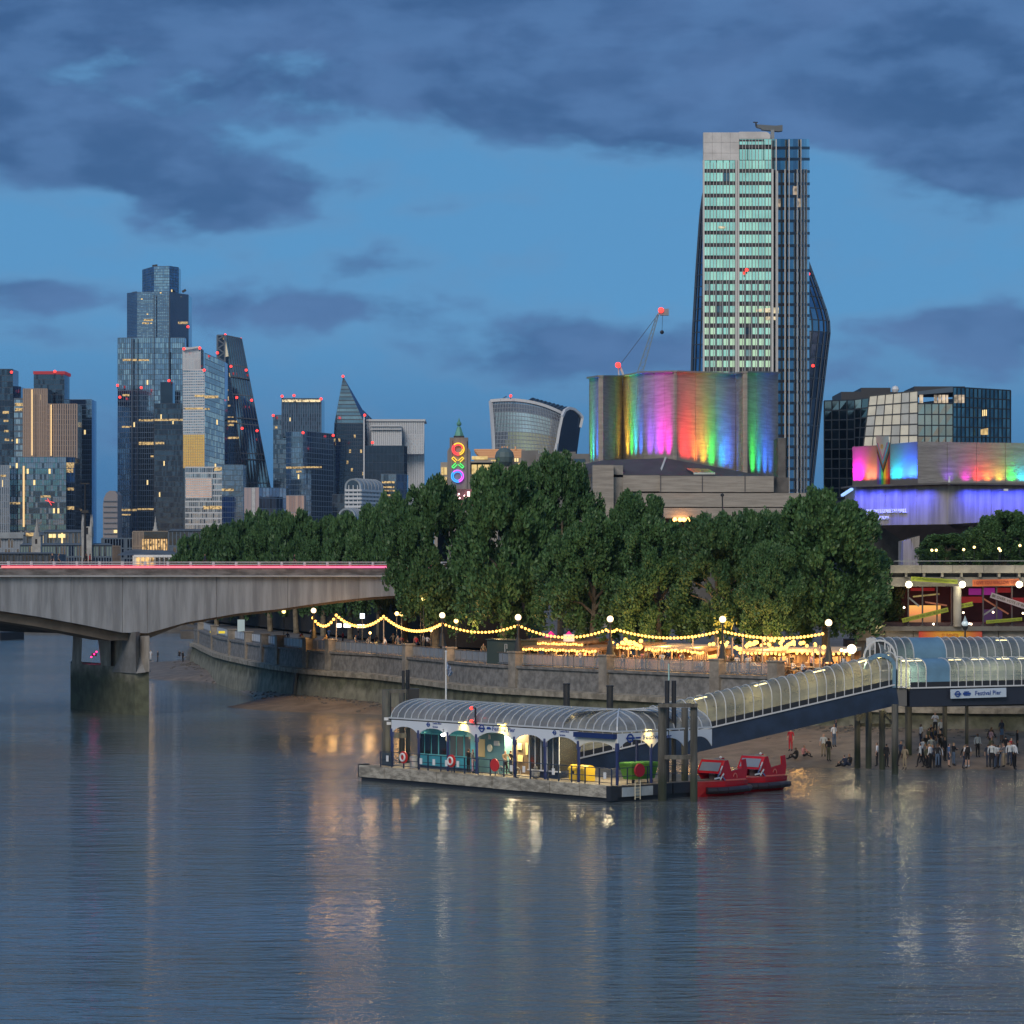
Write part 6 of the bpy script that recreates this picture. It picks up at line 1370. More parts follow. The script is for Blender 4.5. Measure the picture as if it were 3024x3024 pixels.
t_ = thing('boarding_ladder', 'cream steel ladder over the pale plate on the pontoon end', 'ladder', PP_(-.2, 2.2, .1)); mb = MB()
for v_ in (1.95, 2.4): mb.bar(PP_(-.22, v_, .1), PP_(-.22, v_, 1.3), .05)
for k in range(5): mb.bar(PP_(-.22, 1.95, .25 + k * .2), PP_(-.22, 2.4, .25 + k * .2), .04)
mb.build('rails', mat('cream_paint', (.6, .56, .42), .5), t_)
# canopy
cn = thing('pier_canopy', 'white scalloped canopy with long ribbed barrel roof over the pontoon', 'canopy', PP_(13, 3, DZ))
VF, UE = .9, .35; EZ, HR, HO = 4.5, 1.25, 2.6; ULEFT = uat(1155, VF)
polyc = mat('polycarbonate', (.24, .26, .27), .22, var=.35, vs=.5, alpha=.8, spec=.7); ribm = mat('canopy_rib_white', (.52, .56, .60), .4)
def prf(th): return HO * (1 - math.cos(th)), HR * math.sin(th)
TH = [math.pi / 2 * k / 7 for k in range(8)]; TH2 = [math.pi * k / 12 for k in range(13)]
nr = 31
for k in range(nr):                                # front run: panels and ribs
    ua, ub = UE + (ULEFT - UE) * k / nr, UE + (ULEFT - UE) * (k + 1) / nr; mb = MB(); pts1, pts2 = [], []
    for th in TH2:
        o_ = HO * (1 - math.cos(th)); h_ = HR * math.sin(th); lim = UE + min(o_, HO)
        a, b_ = max(ua, lim if th <= math.pi / 2 else 0), max(ub, lim if th <= math.pi / 2 else 0)
        pts1.append(PP_(a, VF + o_, EZ + h_)); pts2.append(PP_(b_, VF + o_, EZ + h_))
    mb.loft([pts1, pts2], closed=False); mb.build('roof_panel', polyc, cn, smooth=True)
    mb = MB()
    for (p, q), (p2, q2) in zip(zip(pts2, TH2), zip(pts2[1:], TH2[1:])):
        if q2 > 2.2: break
        if (p - PP_(ub, 0, 0)).dot(PU) > .02 and (p2 - PP_(ub, 0, 0)).dot(PU) > .02: continue
        mb.bar(p + Z3 * .03, p2 + Z3 * .03, .06, .05)
    if mb.v: mb.build('roof_rib', ribm, cn)
VE = 9.4; ns_ = 10
for k in range(ns_):                               # return run towards the footbridge
    va, vb = VF + (VE - VF) * k / ns_, VF + (VE - VF) * (k + 1) / ns_; pts1, pts2 = [], []
    for th in TH2:
        o_ = HO * (1 - math.cos(th)); h_ = HR * math.sin(th); lim = VF + min(o_, HO)
        a, b_ = max(va, lim if th <= math.pi / 2 else 0), max(vb, lim if th <= math.pi / 2 else 0)
        pts1.append(PP_(UE + o_, a, EZ + h_)); pts2.append(PP_(UE + o_, b_, EZ + h_))
    MB().loft([pts2, pts1], closed=False).build('roof_panel', polyc, cn, smooth=True); mb = MB()
    for (p, q), (p2, q2) in zip(zip(pts2, TH2), zip(pts2[1:], TH2[1:])):
        if q2 > 2.2: break
        mb.bar(p + Z3 * .03, p2 + Z3 * .03, .07, .05)
    mb.build('roof_rib', ribm, cn)
hip = [PP_(UE + prf(th)[0], VF + prf(th)[0], EZ + prf(th)[1] + .04) for th in TH]; mb = MB()
for a, b_ in zip(hip, hip[1:]): mb.bar(a, b_, .1)
mb.build('hip_rib', ribm, cn)
mb = MB().bar(PP_(UE - .05, VF - .05, EZ), PP_(ULEFT + .15, VF - .05, EZ), .12, .1).bar(PP_(UE - .05, VF - .05, EZ), PP_(UE - .05, VE, EZ), .12, .1); mb.build('gutter', ribm, cn)
MB().bar(PP_(ULEFT + .1, VF - .02, EZ - .1), PP_(UE - .02, VF - .02, EZ - .1), .1, .05).build('gutter_shadow_gap', blackm, cn)
fascm = mat('canopy_fascia_white', (.62, .68, .76), .4)
colpx = [1158, 1237, 1323, 1408, 1520, 1610, 1709, 1804]
cu = [min(ULEFT, uat(p, VF)) for p in colpx]; cu[-1] = UE
def fascia(P0, P1, n, mtl, name, ztop=EZ - .13, zlob=3.42, zarch=3.93, th=None):
    """scalloped board: straight top, arched underside"""
    d_ = P1 - P0; top = [P0 + Z3 * ztop, P1 + Z3 * ztop]; low_ = []
    for k in range(15):
        u = k / 14; s_ = abs(2 * u - 1); z = zarch - (zarch - zlob) * s_ ** 2.6
        low_.append(P0.lerp(P1, u) + Z3 * z)
    nrm = Vector((d_.y, -d_.x, 0)).normalized() * .06
    mb = MB()
    for k in range(14):
        a, b_ = low_[k], low_[k + 1]; ta, tb = P0.lerp(P1, k / 14) + Z3 * ztop, P0.lerp(P1, (k + 1) / 14) + Z3 * ztop; mb.hexa([a, b_, b_ + nrm, a + nrm, ta, tb, tb + nrm, ta + nrm])
    return mb.build(name, mtl, cn)
for a, b_ in zip(cu, cu[1:]):
    last = b_ == UE
    fascia(PP_(a, VF), PP_(b_, VF), 1, mat('cream_fascia', (.66, .66, .60), .4) if last else fascm, 'fascia', ztop=4.05 if last else EZ - .13, zlob=3.3 if last else 3.42, zarch=3.75 if last else 3.93)
ubox(MB(), UE, cu[-2] + .15, VF - .35, VF, 4.02, 4.34).build('blue_shutter_box', blue, cn)
for a, b_ in ((VF, 3.9), (3.9, 6.9), (6.9, VE)): fascia(PP_(UE, a), PP_(UE, b_), 1, fascm, 'fascia', zlob=3.25)
for u in cu: MB().cyl(PP_(u, VF, DZ), PP_(u, VF, 3.55), .1, n=8).cyl(PP_(u, VF, 3.2), PP_(u, VF, 3.75), .16, .12, n=8).build('column', blue, cn)
for v_ in (3.9, 6.9): MB().cyl(PP_(UE, v_, DZ), PP_(UE, v_, 3.6), .1, n=8).build('column', blue, cn)
for u in cu[::2]: MB().cyl(PP_(u, VF + 2 * HO, DZ), PP_(u, VF + 2 * HO, EZ), .1, n=8).build('column', blue, cn)
# roundels and lettering on the fascia
navyp = mat('sign_blue', (.01, .05, .28), .5)
def roundel(P, ux, size, parent, nm='roundel', ringm=None):
    ux = Vector(ux).normalized(); nrm = ux.cross(Z3); mb = MB(); n = 20
    for k in range(n):
        a0, a1 = 2 * math.pi * k / n, 2 * math.pi * (k + 1) / n; c0, c1 = (ux * math.cos(a0) + Z3 * math.sin(a0)) * size, (ux * math.cos(a1) + Z3 * math.sin(a1)) * size
        mb.bar(P + nrm * .03 + c0, P + nrm * .03 + c1, .02, size * .36, up=(c0 + c1))
    mb.build(nm, ringm or navyp, parent); MB().bar(P + nrm * .05 - ux * size * 1.5, P + nrm * .05 + ux * size * 1.5, .02, size * .44).build('roundel_bar', navyp, parent)
PUR = -PU                                            # left to right as seen
def fsign(px, z, kind):
    u = uat(px, VF); P = PP_(u, VF - .08, z)
    if kind == 'small':
        roundel(P, PUR, .13, cn); text_mesh('London River', .17, navyp, 'lettering', cn, P + PUR * .95 + Z3 * .1, PUR, Z3); text_mesh('Services', .17, navyp, 'lettering', cn, P + PUR * .75 - Z3 * .14, PUR, Z3)
    else:
        roundel(P, PUR, .23, cn); text_mesh('Festival Pier', .42, navyp, 'lettering', cn, P + PUR * 2.25, PUR, Z3, width=2.35)
        MB().bar(P + PUR * .5, P + PUR * .95, .02, .1).bar(P + PUR * .55 + Z3 * .09, P + PUR * .85 + Z3 * .09, .02, .05).build('boat_mark', navyp, cn)
fsign(1268, 4.2, 'small'); fsign(1426, 4.18, 'big'); fsign(1641, 4.2, 'small')
P = PP_(UE - .08, VF + 1.05, 4.05); roundel(P, PV, .25, cn); text_mesh('Festival Pier', .42, navyp, 'lettering', cn, P + PV * 2.45, PV, Z3, width=2.5); MB().bar(P + PV * .5, P + PV * .95, .02, .1).build('boat_mark', navyp, cn)
# wall-wash lamps on the fascia and under the roof
for i, (px, z, e) in enumerate([(1362, 4.53, 26), (1478, 4.56, 30)]):
    p = PP_(uat(px, VF - .3), VF - .3, z + .04); t_ = thing('fascia_lamp', 'hooded lamp shining yellow light down the white fascia, %s' % ('left one' if i == 0 else 'by the pier name'), 'lamp', p, 'hooded lamps on the canopy edge')
    MB().bar(p - PU * .3, p + PU * .3, .16, .1).build('hood', offwhite, t_); MB().bar(p - PU * .25 - Z3 * .07, p + PU * .25 - Z3 * .07, .12, .03).build('lens', emis('yellow_lens', (1, .72, .2), 4), t_)
    l = light('AREA', 'fascia_lamp_light', p - Z3 * .1, e, (1, .62, .12), .5, dir=(PV.x * .7, PV.y * .7, -1), spread=R(100))
p = PP_(UE - .35, VF + 2.7, 4.5); l = light('AREA', 'fascia_lamp_light', p, 26, (1, .62, .14), .5, dir=(PU.x * .7, PU.y * .7, -1), spread=R(100)); t_ = thing('fascia_lamp', 'hooded lamp lighting the pier name on the pontoon end side', 'lamp', p, 'hooded lamps on the canopy edge'); MB().bar(p - PV * .3, p + PV * .3, .16, .1).build('hood', offwhite, t_)
p = PP_(uat(1309, .8), .8, 3.55); t_ = thing('bulkhead_lamp', 'dazzling white lamp hanging at the arch of the blue cabin', 'lamp', p); MB().sphere(p, .17, 10, 0, .7).build('lens', emis('white_lens', (1, .97, .88), 7), t_); MB().cyl(p, p + Z3 * .4, .04, n=6).build('bracket', steel, t_)
light('POINT', 'bulkhead_light', p + V(0, 0, -.2), 40, (1, .78, .42), .3)
for px, e in ((1230, 150), (1508, 260), (1575, 140), (1700, 140), (1790, 160)):
    p = PP_(uat(px, 2.2), 2.4, 4.1); light('AREA', 'canopy_light', p, e, (1, .82, .48), .6, dir=(0, 0, -1)); t_ = thing('ceiling_lamp', 'strip lamp under the canopy roof ' + {1230: 'at its open left bay', 1508: 'above the bicycle bay', 1575: 'above the ticket poster wall', 1700: 'over the yellow bins', 1790: 'beside the corner column'}[px], 'lamp', p, 'strip lamps under the canopy'); MB().bar(p - PU * .5 + Z3 * .06, p + PU * .5 + Z3 * .06, .14, .08).build('tube', emis('strip_tube', (1, .72, .28), 26), t_)
# cabins
teal = mat('teal_paint', (.05, .30, .42), .45, var=.08, vs=.5); teal_l = mat('teal_light', (.16, .55, .62), .4); teal_g = mat('grey_teal', (.12, .26, .29), .5, var=.1, vs=.5)
darkg = mat('dark_window', (.015, .02, .025), .12, spec=.8); greyg = mat('grey_window', (.10, .11, .11), .15, spec=.7)
cb = thing('blue_cabin', 'teal blue waiting cabin with arched top and tall dark windows', 'cabin', PP_(uat(1310, 2.2), 2.2, DZ))
u0, u1 = uat(1404, 2.2), uat(1237, 2.2); ubox(MB(), u0, u1, 2.3, 4.6, DZ, 4.2).build('wall', teal, cb)
wins = [(1239, 1252, darkg), (1256, 1272, darkg), (1276, 1293, darkg), (1298, 1318, darkg), (1330, 1346, greyg), (1350, 1368, greyg), (1374, 1390, greyg)]
for a, b_, mm in wins:
    f = ubox(MB(), uat(b_ + 1.2, 2.2), uat(a - 1.2, 2.2), 2.22, 2.3, 2.05 - .1, 3.5).build('window_frame', teal_l, cb); ubox(MB(), uat(b_, 2.2), uat(a, 2.2), 2.17, 2.215, 2.05, 3.4).build('pane', mm, f)
ubox(MB(), u0, u1, 2.2, 2.3, DZ, DZ + .15).build('plinth', navy, cb)
ubox(MB(), u0 + .02, u0 + .9, 2.18, 2.25, 2.0, 3.9).build('lit_panel', teal_l, cb)
cb = thing('green_booth', 'rounded grey green booth with round notice and lit window beside the blue cabin', 'booth', PP_(uat(1450, 2.2), 2.2, DZ))
u0, u1 = uat(1490, 2.2), uat(1409, 2.2); ubox(MB(), u0, u1, 2.2, 4.4, DZ, 4.1).build('wall', teal_g, cb); ubox(MB(), uat(1432, 2.2), uat(1414, 2.2), 2.14, 2.2, 2.1, 3.3).build('window', mat('amber_window', (.3, .24, .12), .3, emit=(1, .7, .3), es=.15), cb)
P = PP_(uat(1447, 2.1), 2.1, 2.75); MB().cyl(P, P - PV * .04, .26, n=18).build('round_notice', mat('pale_notice', (.7, .68, .52), .5), cb)
MB().bar(PP_(uat(1459, 2.15), 2.15, 3.1), PP_(uat(1474, 2.15), 2.15, 3.1), .03, .32).bar(PP_(uat(1442, 2.15), 2.15, 3.5), PP_(uat(1448, 2.15), 2.15, 3.5), .03, .32).build('notice', offwhite, cb)
cb = thing('ticket_wall', 'brown timber partition covered with pale posters in the canopy middle', 'partition', PP_(uat(1530, 2.6), 2.6, DZ))
ubox(MB(), uat(1560, 2.6), uat(1492, 2.6), 2.9, 3.1, DZ, 4.0).build('panel', mat('brown_partition', (.16, .11, .07), .7, var=.2, vs=1), cb)
for a, b_, z0, z1 in ((1527, 1539, 2.7, 3.15), (1527, 1542, 1.9, 2.35), (1551, 1557, 2.4, 3.2), (1562, 1571, 3.0, 3.6), (1642, 1650, 3.0, 3.4)): ubox(MB(), uat(b_, 2.8), uat(a, 2.8), 2.84, 2.88, z0, z1).build('poster', mat('yellow_poster', (.75, .62, .28), .5), cb)
cb = thing('glass_shelter', 'glazed waiting shelter with white frame and five dark panes', 'shelter', PP_(uat(1605, 1.8), 1.8, DZ))
a, b_ = uat(1650, 1.9), uat(1562, 1.9); ubox(MB(), a, b_, 1.95, 3.6, 1.55, 3.95).build('glass_body', mat('smoke_glass', (.05, .05, .045), .12, alpha=.9, spec=.8), cb)
for k in range(6): ubox(MB(), a + (b_ - a) * k / 5 - .03, a + (b_ - a) * k / 5 + .03, 1.91, 1.95, 1.5, 3.95).build('mullion', white, cb)
ubox(MB(), a - .1, b_ + .1, 1.84, 1.97, 1.42, 1.55).build('sill', white, cb); ubox(MB(), a, b_, 2.0, 2.1, DZ, 1.42).build('base_panel', navy, cb)
# railing along the edge
rl = thing('pontoon_railing', 'navy post and rail fence along the pontoon edge', 'railing', PP_(12, .35, DZ))
postpx = [1124, 1156, 1192, 1236, 1264, 1302, 1342, 1372, 1412, 1448, 1488, 1524, 1566, 1618, 1650, 1688, 1728, 1770, 1806]
for px in postpx:
    u = uat(px, .35); MB().bar(PP_(u, .35, DZ), PP_(u, .35, DZ + 1.1), .07, .07, up=PU).build('post', navy, rl)
for z in (DZ + 1.08, DZ + .55, DZ + .16): MB().bar(PP_(.35, .35, z), PP_(uat(1124, .35), .35, z), .045).build('rail', navy, rl)
for z in (DZ + 1.08, DZ + .55): MB().bar(PP_(.35, .35, z), PP_(.35, 8, z), .045).build('rail', navy, rl)
for k in range(1, 5): MB().bar(PP_(.35, k * 1.8, DZ), PP_(.35, k * 1.8, DZ + 1.1), .06, up=PU).build('post', navy, rl)
for px in (1144, 1243, 1281, 1318, 1352, 1510, 1547, 1634, 1786):
    u = uat(px, .28); MB().bar(PP_(u + .13, .28, DZ + .62), PP_(u - .13, .28, DZ + .62), .02, .42).build('notice', white, rl)
ubox(MB(), uat(1156, .4), uat(1128, .4), .4, .46, DZ + .1, DZ + 1.0).build('gate_panel', mat('dark_slate_panel', (.05, .07, .09), .5), rl)
# life rings in red housings
redm = mat('life_red', (.55, .03, .03), .4)
def torus(mb, c, ax, R1, r1, n=16, m=7):
    ax = Vector(ax).normalized(); x = ax.orthogonal().normalized(); y = ax.cross(x); rings = []
    for i in range(n + 1):
        a = 2 * math.pi * i / n; rd_ = x * math.cos(a) + y * math.sin(a); rings.append([c + rd_ * (R1 + r1 * math.cos(2 * math.pi * j / m)) + ax * r1 * math.sin(2 * math.pi * j / m) for j in range(m)])
    return mb.loft(rings)
for i, (px, z, lb) in enumerate([(1190, 1.85, 'red life ring housing with white ring at the left open bay'), (1331, 1.85, 'red life ring housing by the column right of the dark cabin windows'), (1459, 1.8, 'dull red life ring cover in front of the green booth')]):
    P = PP_(uat(px, .2), .2, z); t_ = thing('life_ring', lb, 'life ring', P, 'life rings on the pontoon railing'); MB().cyl(P + PV * .1, P + PV * .02, .43, .43, 20).build('housing', redm, t_)
    if i < 2: torus(MB(), P - PV * .05, PV, .25, .07).build('ring', white if i == 0 else white, t_, smooth=True)
    MB().bar(P + PV * .1 - Z3 * .8, P + PV * .1, .06).build('stand', navy, t_)
P = PP_(.1, 2.6, 1.95); t_ = thing('life_ring', 'round crimson life ring cover on the pontoon end railing', 'life ring', P, 'life rings on the pontoon railing'); MB().cyl(P, P - PU * .12, .45, .42, 20).build('housing', mat('crimson', (.3, .01, .03), .5), t_); MB().bar(P - Z3 * .9, P, .06).build('stand', navy, t_)
# bins, bicycle, signals
yel = mat('yellow_grp', (.75, .50, .04), .45)
for i, (px, w_) in enumerate(((1700, .55), (1722, .55))):
    u = uat(px, 1.7); t_ = thing('grit_bin', 'rounded yellow storage bin, %s' % ('left one with black warning mark' if i == 0 else 'right one behind the blue column'), 'bin', PP_(u, 1.8, DZ), 'yellow bins on the pontoon')
    mb = MB(); ubox(mb, u - .5, u + .45, 1.5, 2.3, DZ, DZ + .7); mb.build('body', yel, t_); mb = MB(); pts_ = [PP_(u + .5, 1.45 + .45 - .45 * math.cos(a), DZ + .7 + .35 * math.sin(a)) for a in [math.pi * k / 8 for k in range(9)]]; mb.extr(pts_, -PU * 1.0); mb.build('lid', yel, t_)
    if i == 0: MB().bar(PP_(u + .1, 1.47, DZ + .55), PP_(u - .1, 1.47, DZ + .55), .02, .2).build('warning_mark', blackm, t_)
grn = mat('bin_green', (.07, .22, .03), .5); P = PP_(-.0, 1.9, DZ)
t_ = thing('wheeled_bin', 'large lime green wheeled waste bin at the pontoon corner', 'bin', PP_(.9, 3.4, DZ))
mb = MB(); q = [PP_(.75, 2.6, DZ + .25), PP_(.75, 4.6, DZ + .25), PP_(1.6, 4.6, DZ + .25), PP_(1.6, 2.6, DZ + .25)]; q2 = [PP_(.6, 2.4, DZ + 1.2), PP_(.6, 4.8, DZ + 1.2), PP_(1.8, 4.8, DZ + 1.2), PP_(1.8, 2.4, DZ + 1.2)]; mb.hexa(q + q2); mb.build('body', grn, t_)
MB().hexa([p + Z3 * .02 for p in q2] + [p + Z3 * .14 for p in q2]).build('lid', mat('bin_green_lid', (.09, .27, .04), .5), t_)
for v_ in (2.8, 4.4): MB().cyl(PP_(.8, v_, DZ + .12), PP_(.9, v_, DZ + .12), .12, n=10).build('wheel', blackm, t_)
t_ = thing('litter_bin', 'pale grey cylindrical litter bin in the open left bay', 'bin', PP_(uat(1222, 1.2), 1.2, DZ)); P = PP_(uat(1221, 1.2), 1.2, DZ); MB().cyl(P, P + Z3 * .75, .26, .28, 12).build('body', offwhite, t_); MB().cyl(P + Z3 * .75, P + Z3 * .85, .29, .2, 12).build('lid', steel, t_)
t_ = thing('plastic_sack', 'crumpled grey refuse sack leaning on the railing below the shelter', 'sack', PP_(uat(1582, .6), .6, DZ)); P = PP_(uat(1582, .6), .6, DZ); mb = MB(); mb.sphere(P + Z3 * .35, .3, 10, 0, 1.15).sphere(P + Z3 * .75, .14, 8); mb.build('sack', mat('grey_sack', (.28, .28, .27), .7, var=.4, vs=4, bump=.6), t_)
t_ = thing('bicycle', 'bicycle with pale rims propped against the railing in the middle bay', 'bicycle', PP_(uat(1500, .9), .9, DZ))
ua, ub = uat(1479, .9), uat(1528, .9)
for u in (ua, ub): w_ = torus(MB(), PP_(u, .9, DZ + .34), PV, .31, .03, 20, 6).build('wheel', mat('pale_rim', (.5, .48, .4), .4), t_); MB().cyl(PP_(u, .85, DZ + .34), PP_(u, .95, DZ + .34), .04, n=8).build('hub', steel, w_)
a, b_, c_, e_ = PP_(ua, .9, DZ + .34), PP_(ub, .9, DZ + .34), PP_((ua + ub) / 2, .9, DZ + .3), PP_(ub + (ua - ub) * .22, .9, DZ + .85); s_ = PP_(ua + (ub - ua) * .33, .9, DZ + .9)
MB().bar(a, c_, .04).bar(c_, e_, .04).bar(e_, s_, .04).bar(s_, c_, .04).bar(a, s_, .04).bar(b_, e_, .04).bar(e_, e_ + Z3 * .2, .04).bar(e_ + Z3 * .2 - PV * .22, e_ + Z3 * .2 + PV * .22, .04).build('frame', blackm, t_); MB().box(s_ + Z3 * .06, (.25, .12, .05)).build('saddle', blackm, t_)
q = PP_(uat(1404, .6), .6, EZ - .1); t_ = thing('signal_mast', 'black mast with two red navigation lights above the canopy edge', 'signal', q); zt = ZZ(2091, q.y); MB().bar(q, V(q.x, q.y, zt), .09, up=PU).bar(V(q.x, q.y, zt), V(q.x, q.y, zt) + PU * .35, .07).bar(V(q.x, q.y, ZZ(2132, q.y)), V(q.x, q.y, ZZ(2132, q.y)) + PU * .35, .07).build('mast', blackm, t_)
for y in (2092, 2130): MB().sphere(V(q.x, q.y, ZZ(y, q.y)) + PU * .42, .12, 10).build('lamp', emis('nav_red', (1, .03, .02), 5), t_)
q = PP_(ULEFT + .1, VF, EZ - .2); t_ = thing('corner_floodlight', 'pair of small white floodlights on the left end of the canopy', 'lamp', q)
for dz_ in (.1, -.2): MB().box(q + PU * (.35 + dz_) + Z3 * dz_, (.3, .25, .2)).build('head', white, t_)
MB().bar(q, q + PU * .4, .05).build('arm', steel, t_)
q = W(1317, 2085, 213); t_ = thing('flagpole', 'slim white flagpole behind the canopy roof', 'flagpole', V(q.x, q.y, DZ)); MB().cyl(V(q.x, q.y, DZ), W(1317, 1925, 213), .075, .05, 8).sphere(W(1317, 1924, 213), .09, 8).build('pole', white, t_)
fl_ = thing('pier_flag', 'limp pale blue flag hanging from the white flagpole', 'flag', W(1319, 1950, 213)); mb = MB(); rings = []
for k in range(9):
    y = 1953 + k * 5.2; w_ = [3, 8, 12, 14, 13, 15, 16, 12, 6][k]; rings.append([W(1319 + w_ * i / 5 + (2 if k > 4 else 0), y + i * .8, 213 + .18 * math.sin(i * 1.9 + k * .8)) for i in range(6)])
mb.loft(rings, closed=False); mb.build('cloth', mat('flag_cloth', (.35, .42, .55), .7, var=.4, vs=3), fl_)
# ------------------------------------------------------------------ mooring piles
def pile(mb, x, ytop, d, w_, zb=-1.5, mi=0): a = W(x, ytop, d); mb.cyl((a.x, a.y, zb), a, w_ / F * d / 2, n=12, mi=mi); return mb
def dolphin(name, label, specs, beams, pipes, cat='mooring piles'):
    x, yt, d, w_ = specs[0]; r = thing(name, label, cat, V(W(x, yt, d).x, d, 0))
    for s_ in specs: pile(MB(), *s_).build('pile', pile_m, r)
    for x0, x1, y, h, d_ in beams: MB().bar(W(x0, y, d_), W(x1, y, d_), .45, h / F * d_).build('beam', timber if h > 9 else pile_m, r)
    for s_ in pipes: pile(MB(), *s_).build('steel_pipe', blackm, r)
    return r
dolphin('mooring_dolphin', 'tall cluster of timber mooring piles with cross beams at the pontoon right corner', [(1956, 2078, 190.5, 26), (2049, 2080, 190, 22), (2022, 2090, 194, 20)], [(1943, 2060, 2083, 11, 189.7), (1962, 2040, 2236, 12, 190)], [(1970, 2010, 193, 14), (1990, 2010, 193.5, 14)])
dolphin('mooring_dolphin', 'dark cluster of mooring piles with boxy fender left of the canopy', [(1142, 2036, 211, 28), (1186, 2040, 214, 16), (1205, 2036, 215, 14)], [(1132, 1200, 2041, 10, 211), (1140, 1200, 2172, 14, 211.5)], [(1191, 1980, 214, 9), (1204, 1978, 215, 12)])
q = W(1222, 2060, 215); MB().box(q, (.8, .8, 1.3)).build('fender_box', blackm, bpy.data.objects['mooring_dolphin.001'])
for x, yt, lb in ((1673, 2020, 'single black pile behind the canopy ridge'), (1801, 2026, 'single black pile behind the canopy corner')):
    t_ = thing('mooring_pile', lb, 'pile', V(W(x, yt, 212).x, 212, 0), 'single black piles'); pile(MB(), x, yt, 212, 20).build('shaft', mat('black_pile', (.03, .032, .035), .6, var=.3, vs=1), t_); pile(MB(), x, yt - 2, 212, 23, zb=ZZ(yt + 2, 212)).build('cap', blackm, t_)
q = W(1975, 2005, 193); tag(MB().cyl(q - Z3 * .1, q + Z3 * 1.0, .05, n=6).build('pile_marker', mat('mint_paint', (.4, .62, .58), .5)), 'short pale mint marker rod on top of the twin black pipes', 'marker')
# ------------------------------------------------------------------ covered footbridge (tube) and upper walkway
tubem = mat('tube_panel', (.25, .25, .20), .2, var=.4, vs=.6, alpha=.7, spec=.8); tube_rib = mat('tube_rib', (.60, .62, .64), .4)
def tube(root, P0, P1, width, nseg, arch_h=1.15, side_h=1.15, gird=1.5, clip=None, panelm=None, lamps=(), shared=True, girdm=navy, special={}):
    P0, P1 = Vector(P0), Vector(P1); d_ = (P1 - P0); g = d_.normalized(); sd_ = Vector((d_.y, -d_.x, 0)).normalized()
    if sd_.y > 0: sd_ = -sd_
    sec = [(1, 0), (1, side_h)] + [(math.cos(a), side_h + arch_h * math.sin(a)) for a in [math.pi * k / 10 for k in range(1, 10)]] + [(-1, side_h), (-1, 0)]
    S = [sd_ * (a * width / 2) + Z3 * h_ for a, h_ in sec]
    for k in range(nseg):
        a, b_ = P0.lerp(P1, k / nseg), P0.lerp(P1, (k + 1) / nseg); mm = special.get(k, panelm or tubem)
        MB().loft([[a + s_ for s_ in S], [b_ + s_ for s_ in S]], closed=False).build('glazing_panel' if k not in special else 'blue_panel', mm, root, smooth=True)
    for k in range(nseg + 1):
        if k in special and (k - 1) in special: continue
        a = P0.lerp(P1, k / nseg); mb = MB(); R_ = [a + s_ * 1.015 for s_ in S[:9]]
        for p, q in zip(R_, R_[1:]): mb.bar(p, q, .055, .055, up=g)
        mb.build('rib', tube_rib, root)
    MB().bar(P0 + S[0] * 1.03, P1 + S[0] * 1.03, .12, .1).build('base_rail', tube_rib, root)
    MB().bar(P0 + S[0] * .99 + Z3 * .22, P1 + S[0] * .99 + Z3 * .22, .05, .4).build('kick_panel', blackm, root)
    for hh in (.75, .95, 1.1): MB().bar(P0 + sd_ * width * .42 + Z3 * hh, P1 + sd_ * width * .42 + Z3 * hh, .04, .05).build('handrail', timber, root)
    MB().bar(P0 - Z3 * (gird / 2 + .04), P1 - Z3 * (gird / 2 + .04), width * .98, gird).build('girder', girdm, root)
    for u, e in lamps:
        p = P0.lerp(P1, u) + Z3 * (side_h + arch_h * .82); MB().bar(p - g * .45, p + g * .45, .3, .06).build('lamp', emis('tube_lamp', (1, .80, .36), 7), root); light('AREA', 'tube_lamp_light', p - Z3 * .08, e * 2.4, (1, .80, .38), .9, dir=(0, 0, -1))
    return sd_, g
fb = thing('covered_footbridge', 'sloping covered footbridge tube with white ribs and yellow lamps inside', 'footbridge', (V(3.4, 208, 1.3) + V(28.1, 217.5, 6.4)) / 2)
P0, P1 = V(3.2, 207.5, 1.5), W(2626, 2018, 217.5)
tube(fb, P0, P1, 2.5, 36, lamps=[(.10, 70), (.30, 50), (.42, 90), (.60, 100), (.78, 100), (.92, 130), (.98, 60)])
wk = thing('upper_walkway', 'level glazed walkway tube on a dark girder reaching the right edge', 'walkway', V(44, 222, 6.4))
Q0, Q1 = W(2662, 2030, 218.0), W(3330, 2014, 225.0)
gl2 = mat('walkway_panel', (.20, .25, .28), .15, var=.4, vs=.3, alpha=.66, spec=.7); bluep = mat('sky_blue_panel', (.13, .26, .38), .5, var=.15, vs=.6)
tube(wk, Q0, Q1, 2.6, 29, arch_h=.75, side_h=1.35, gird=1.35, panelm=gl2, lamps=[(.03, 90), (.08, 60), (.23, 60), (.33, 60), (.44, 70), (.53, 60)], girdm=mat('walkway_girder', (.02, .026, .045), .5), special={2: bluep, 3: bluep, 4: bluep})
Q2, Q3 = W(2575, 2000, 222.5), W(3330, 1994, 230.0)
wk2 = thing('rear_walkway', 'second walkway tube behind and above the level one with blue panels', 'walkway', V(44, 229, 7.2))
tube(wk2, Q2 + Z3 * .55, Q3 + Z3 * .55, 2.9, 32, arch_h=1.3, side_h=1.15, gird=.5, panelm=gl2, special={4: bluep, 5: bluep, 6: bluep, 7: bluep}, lamps=[(.2, 30), (.5, 30)])
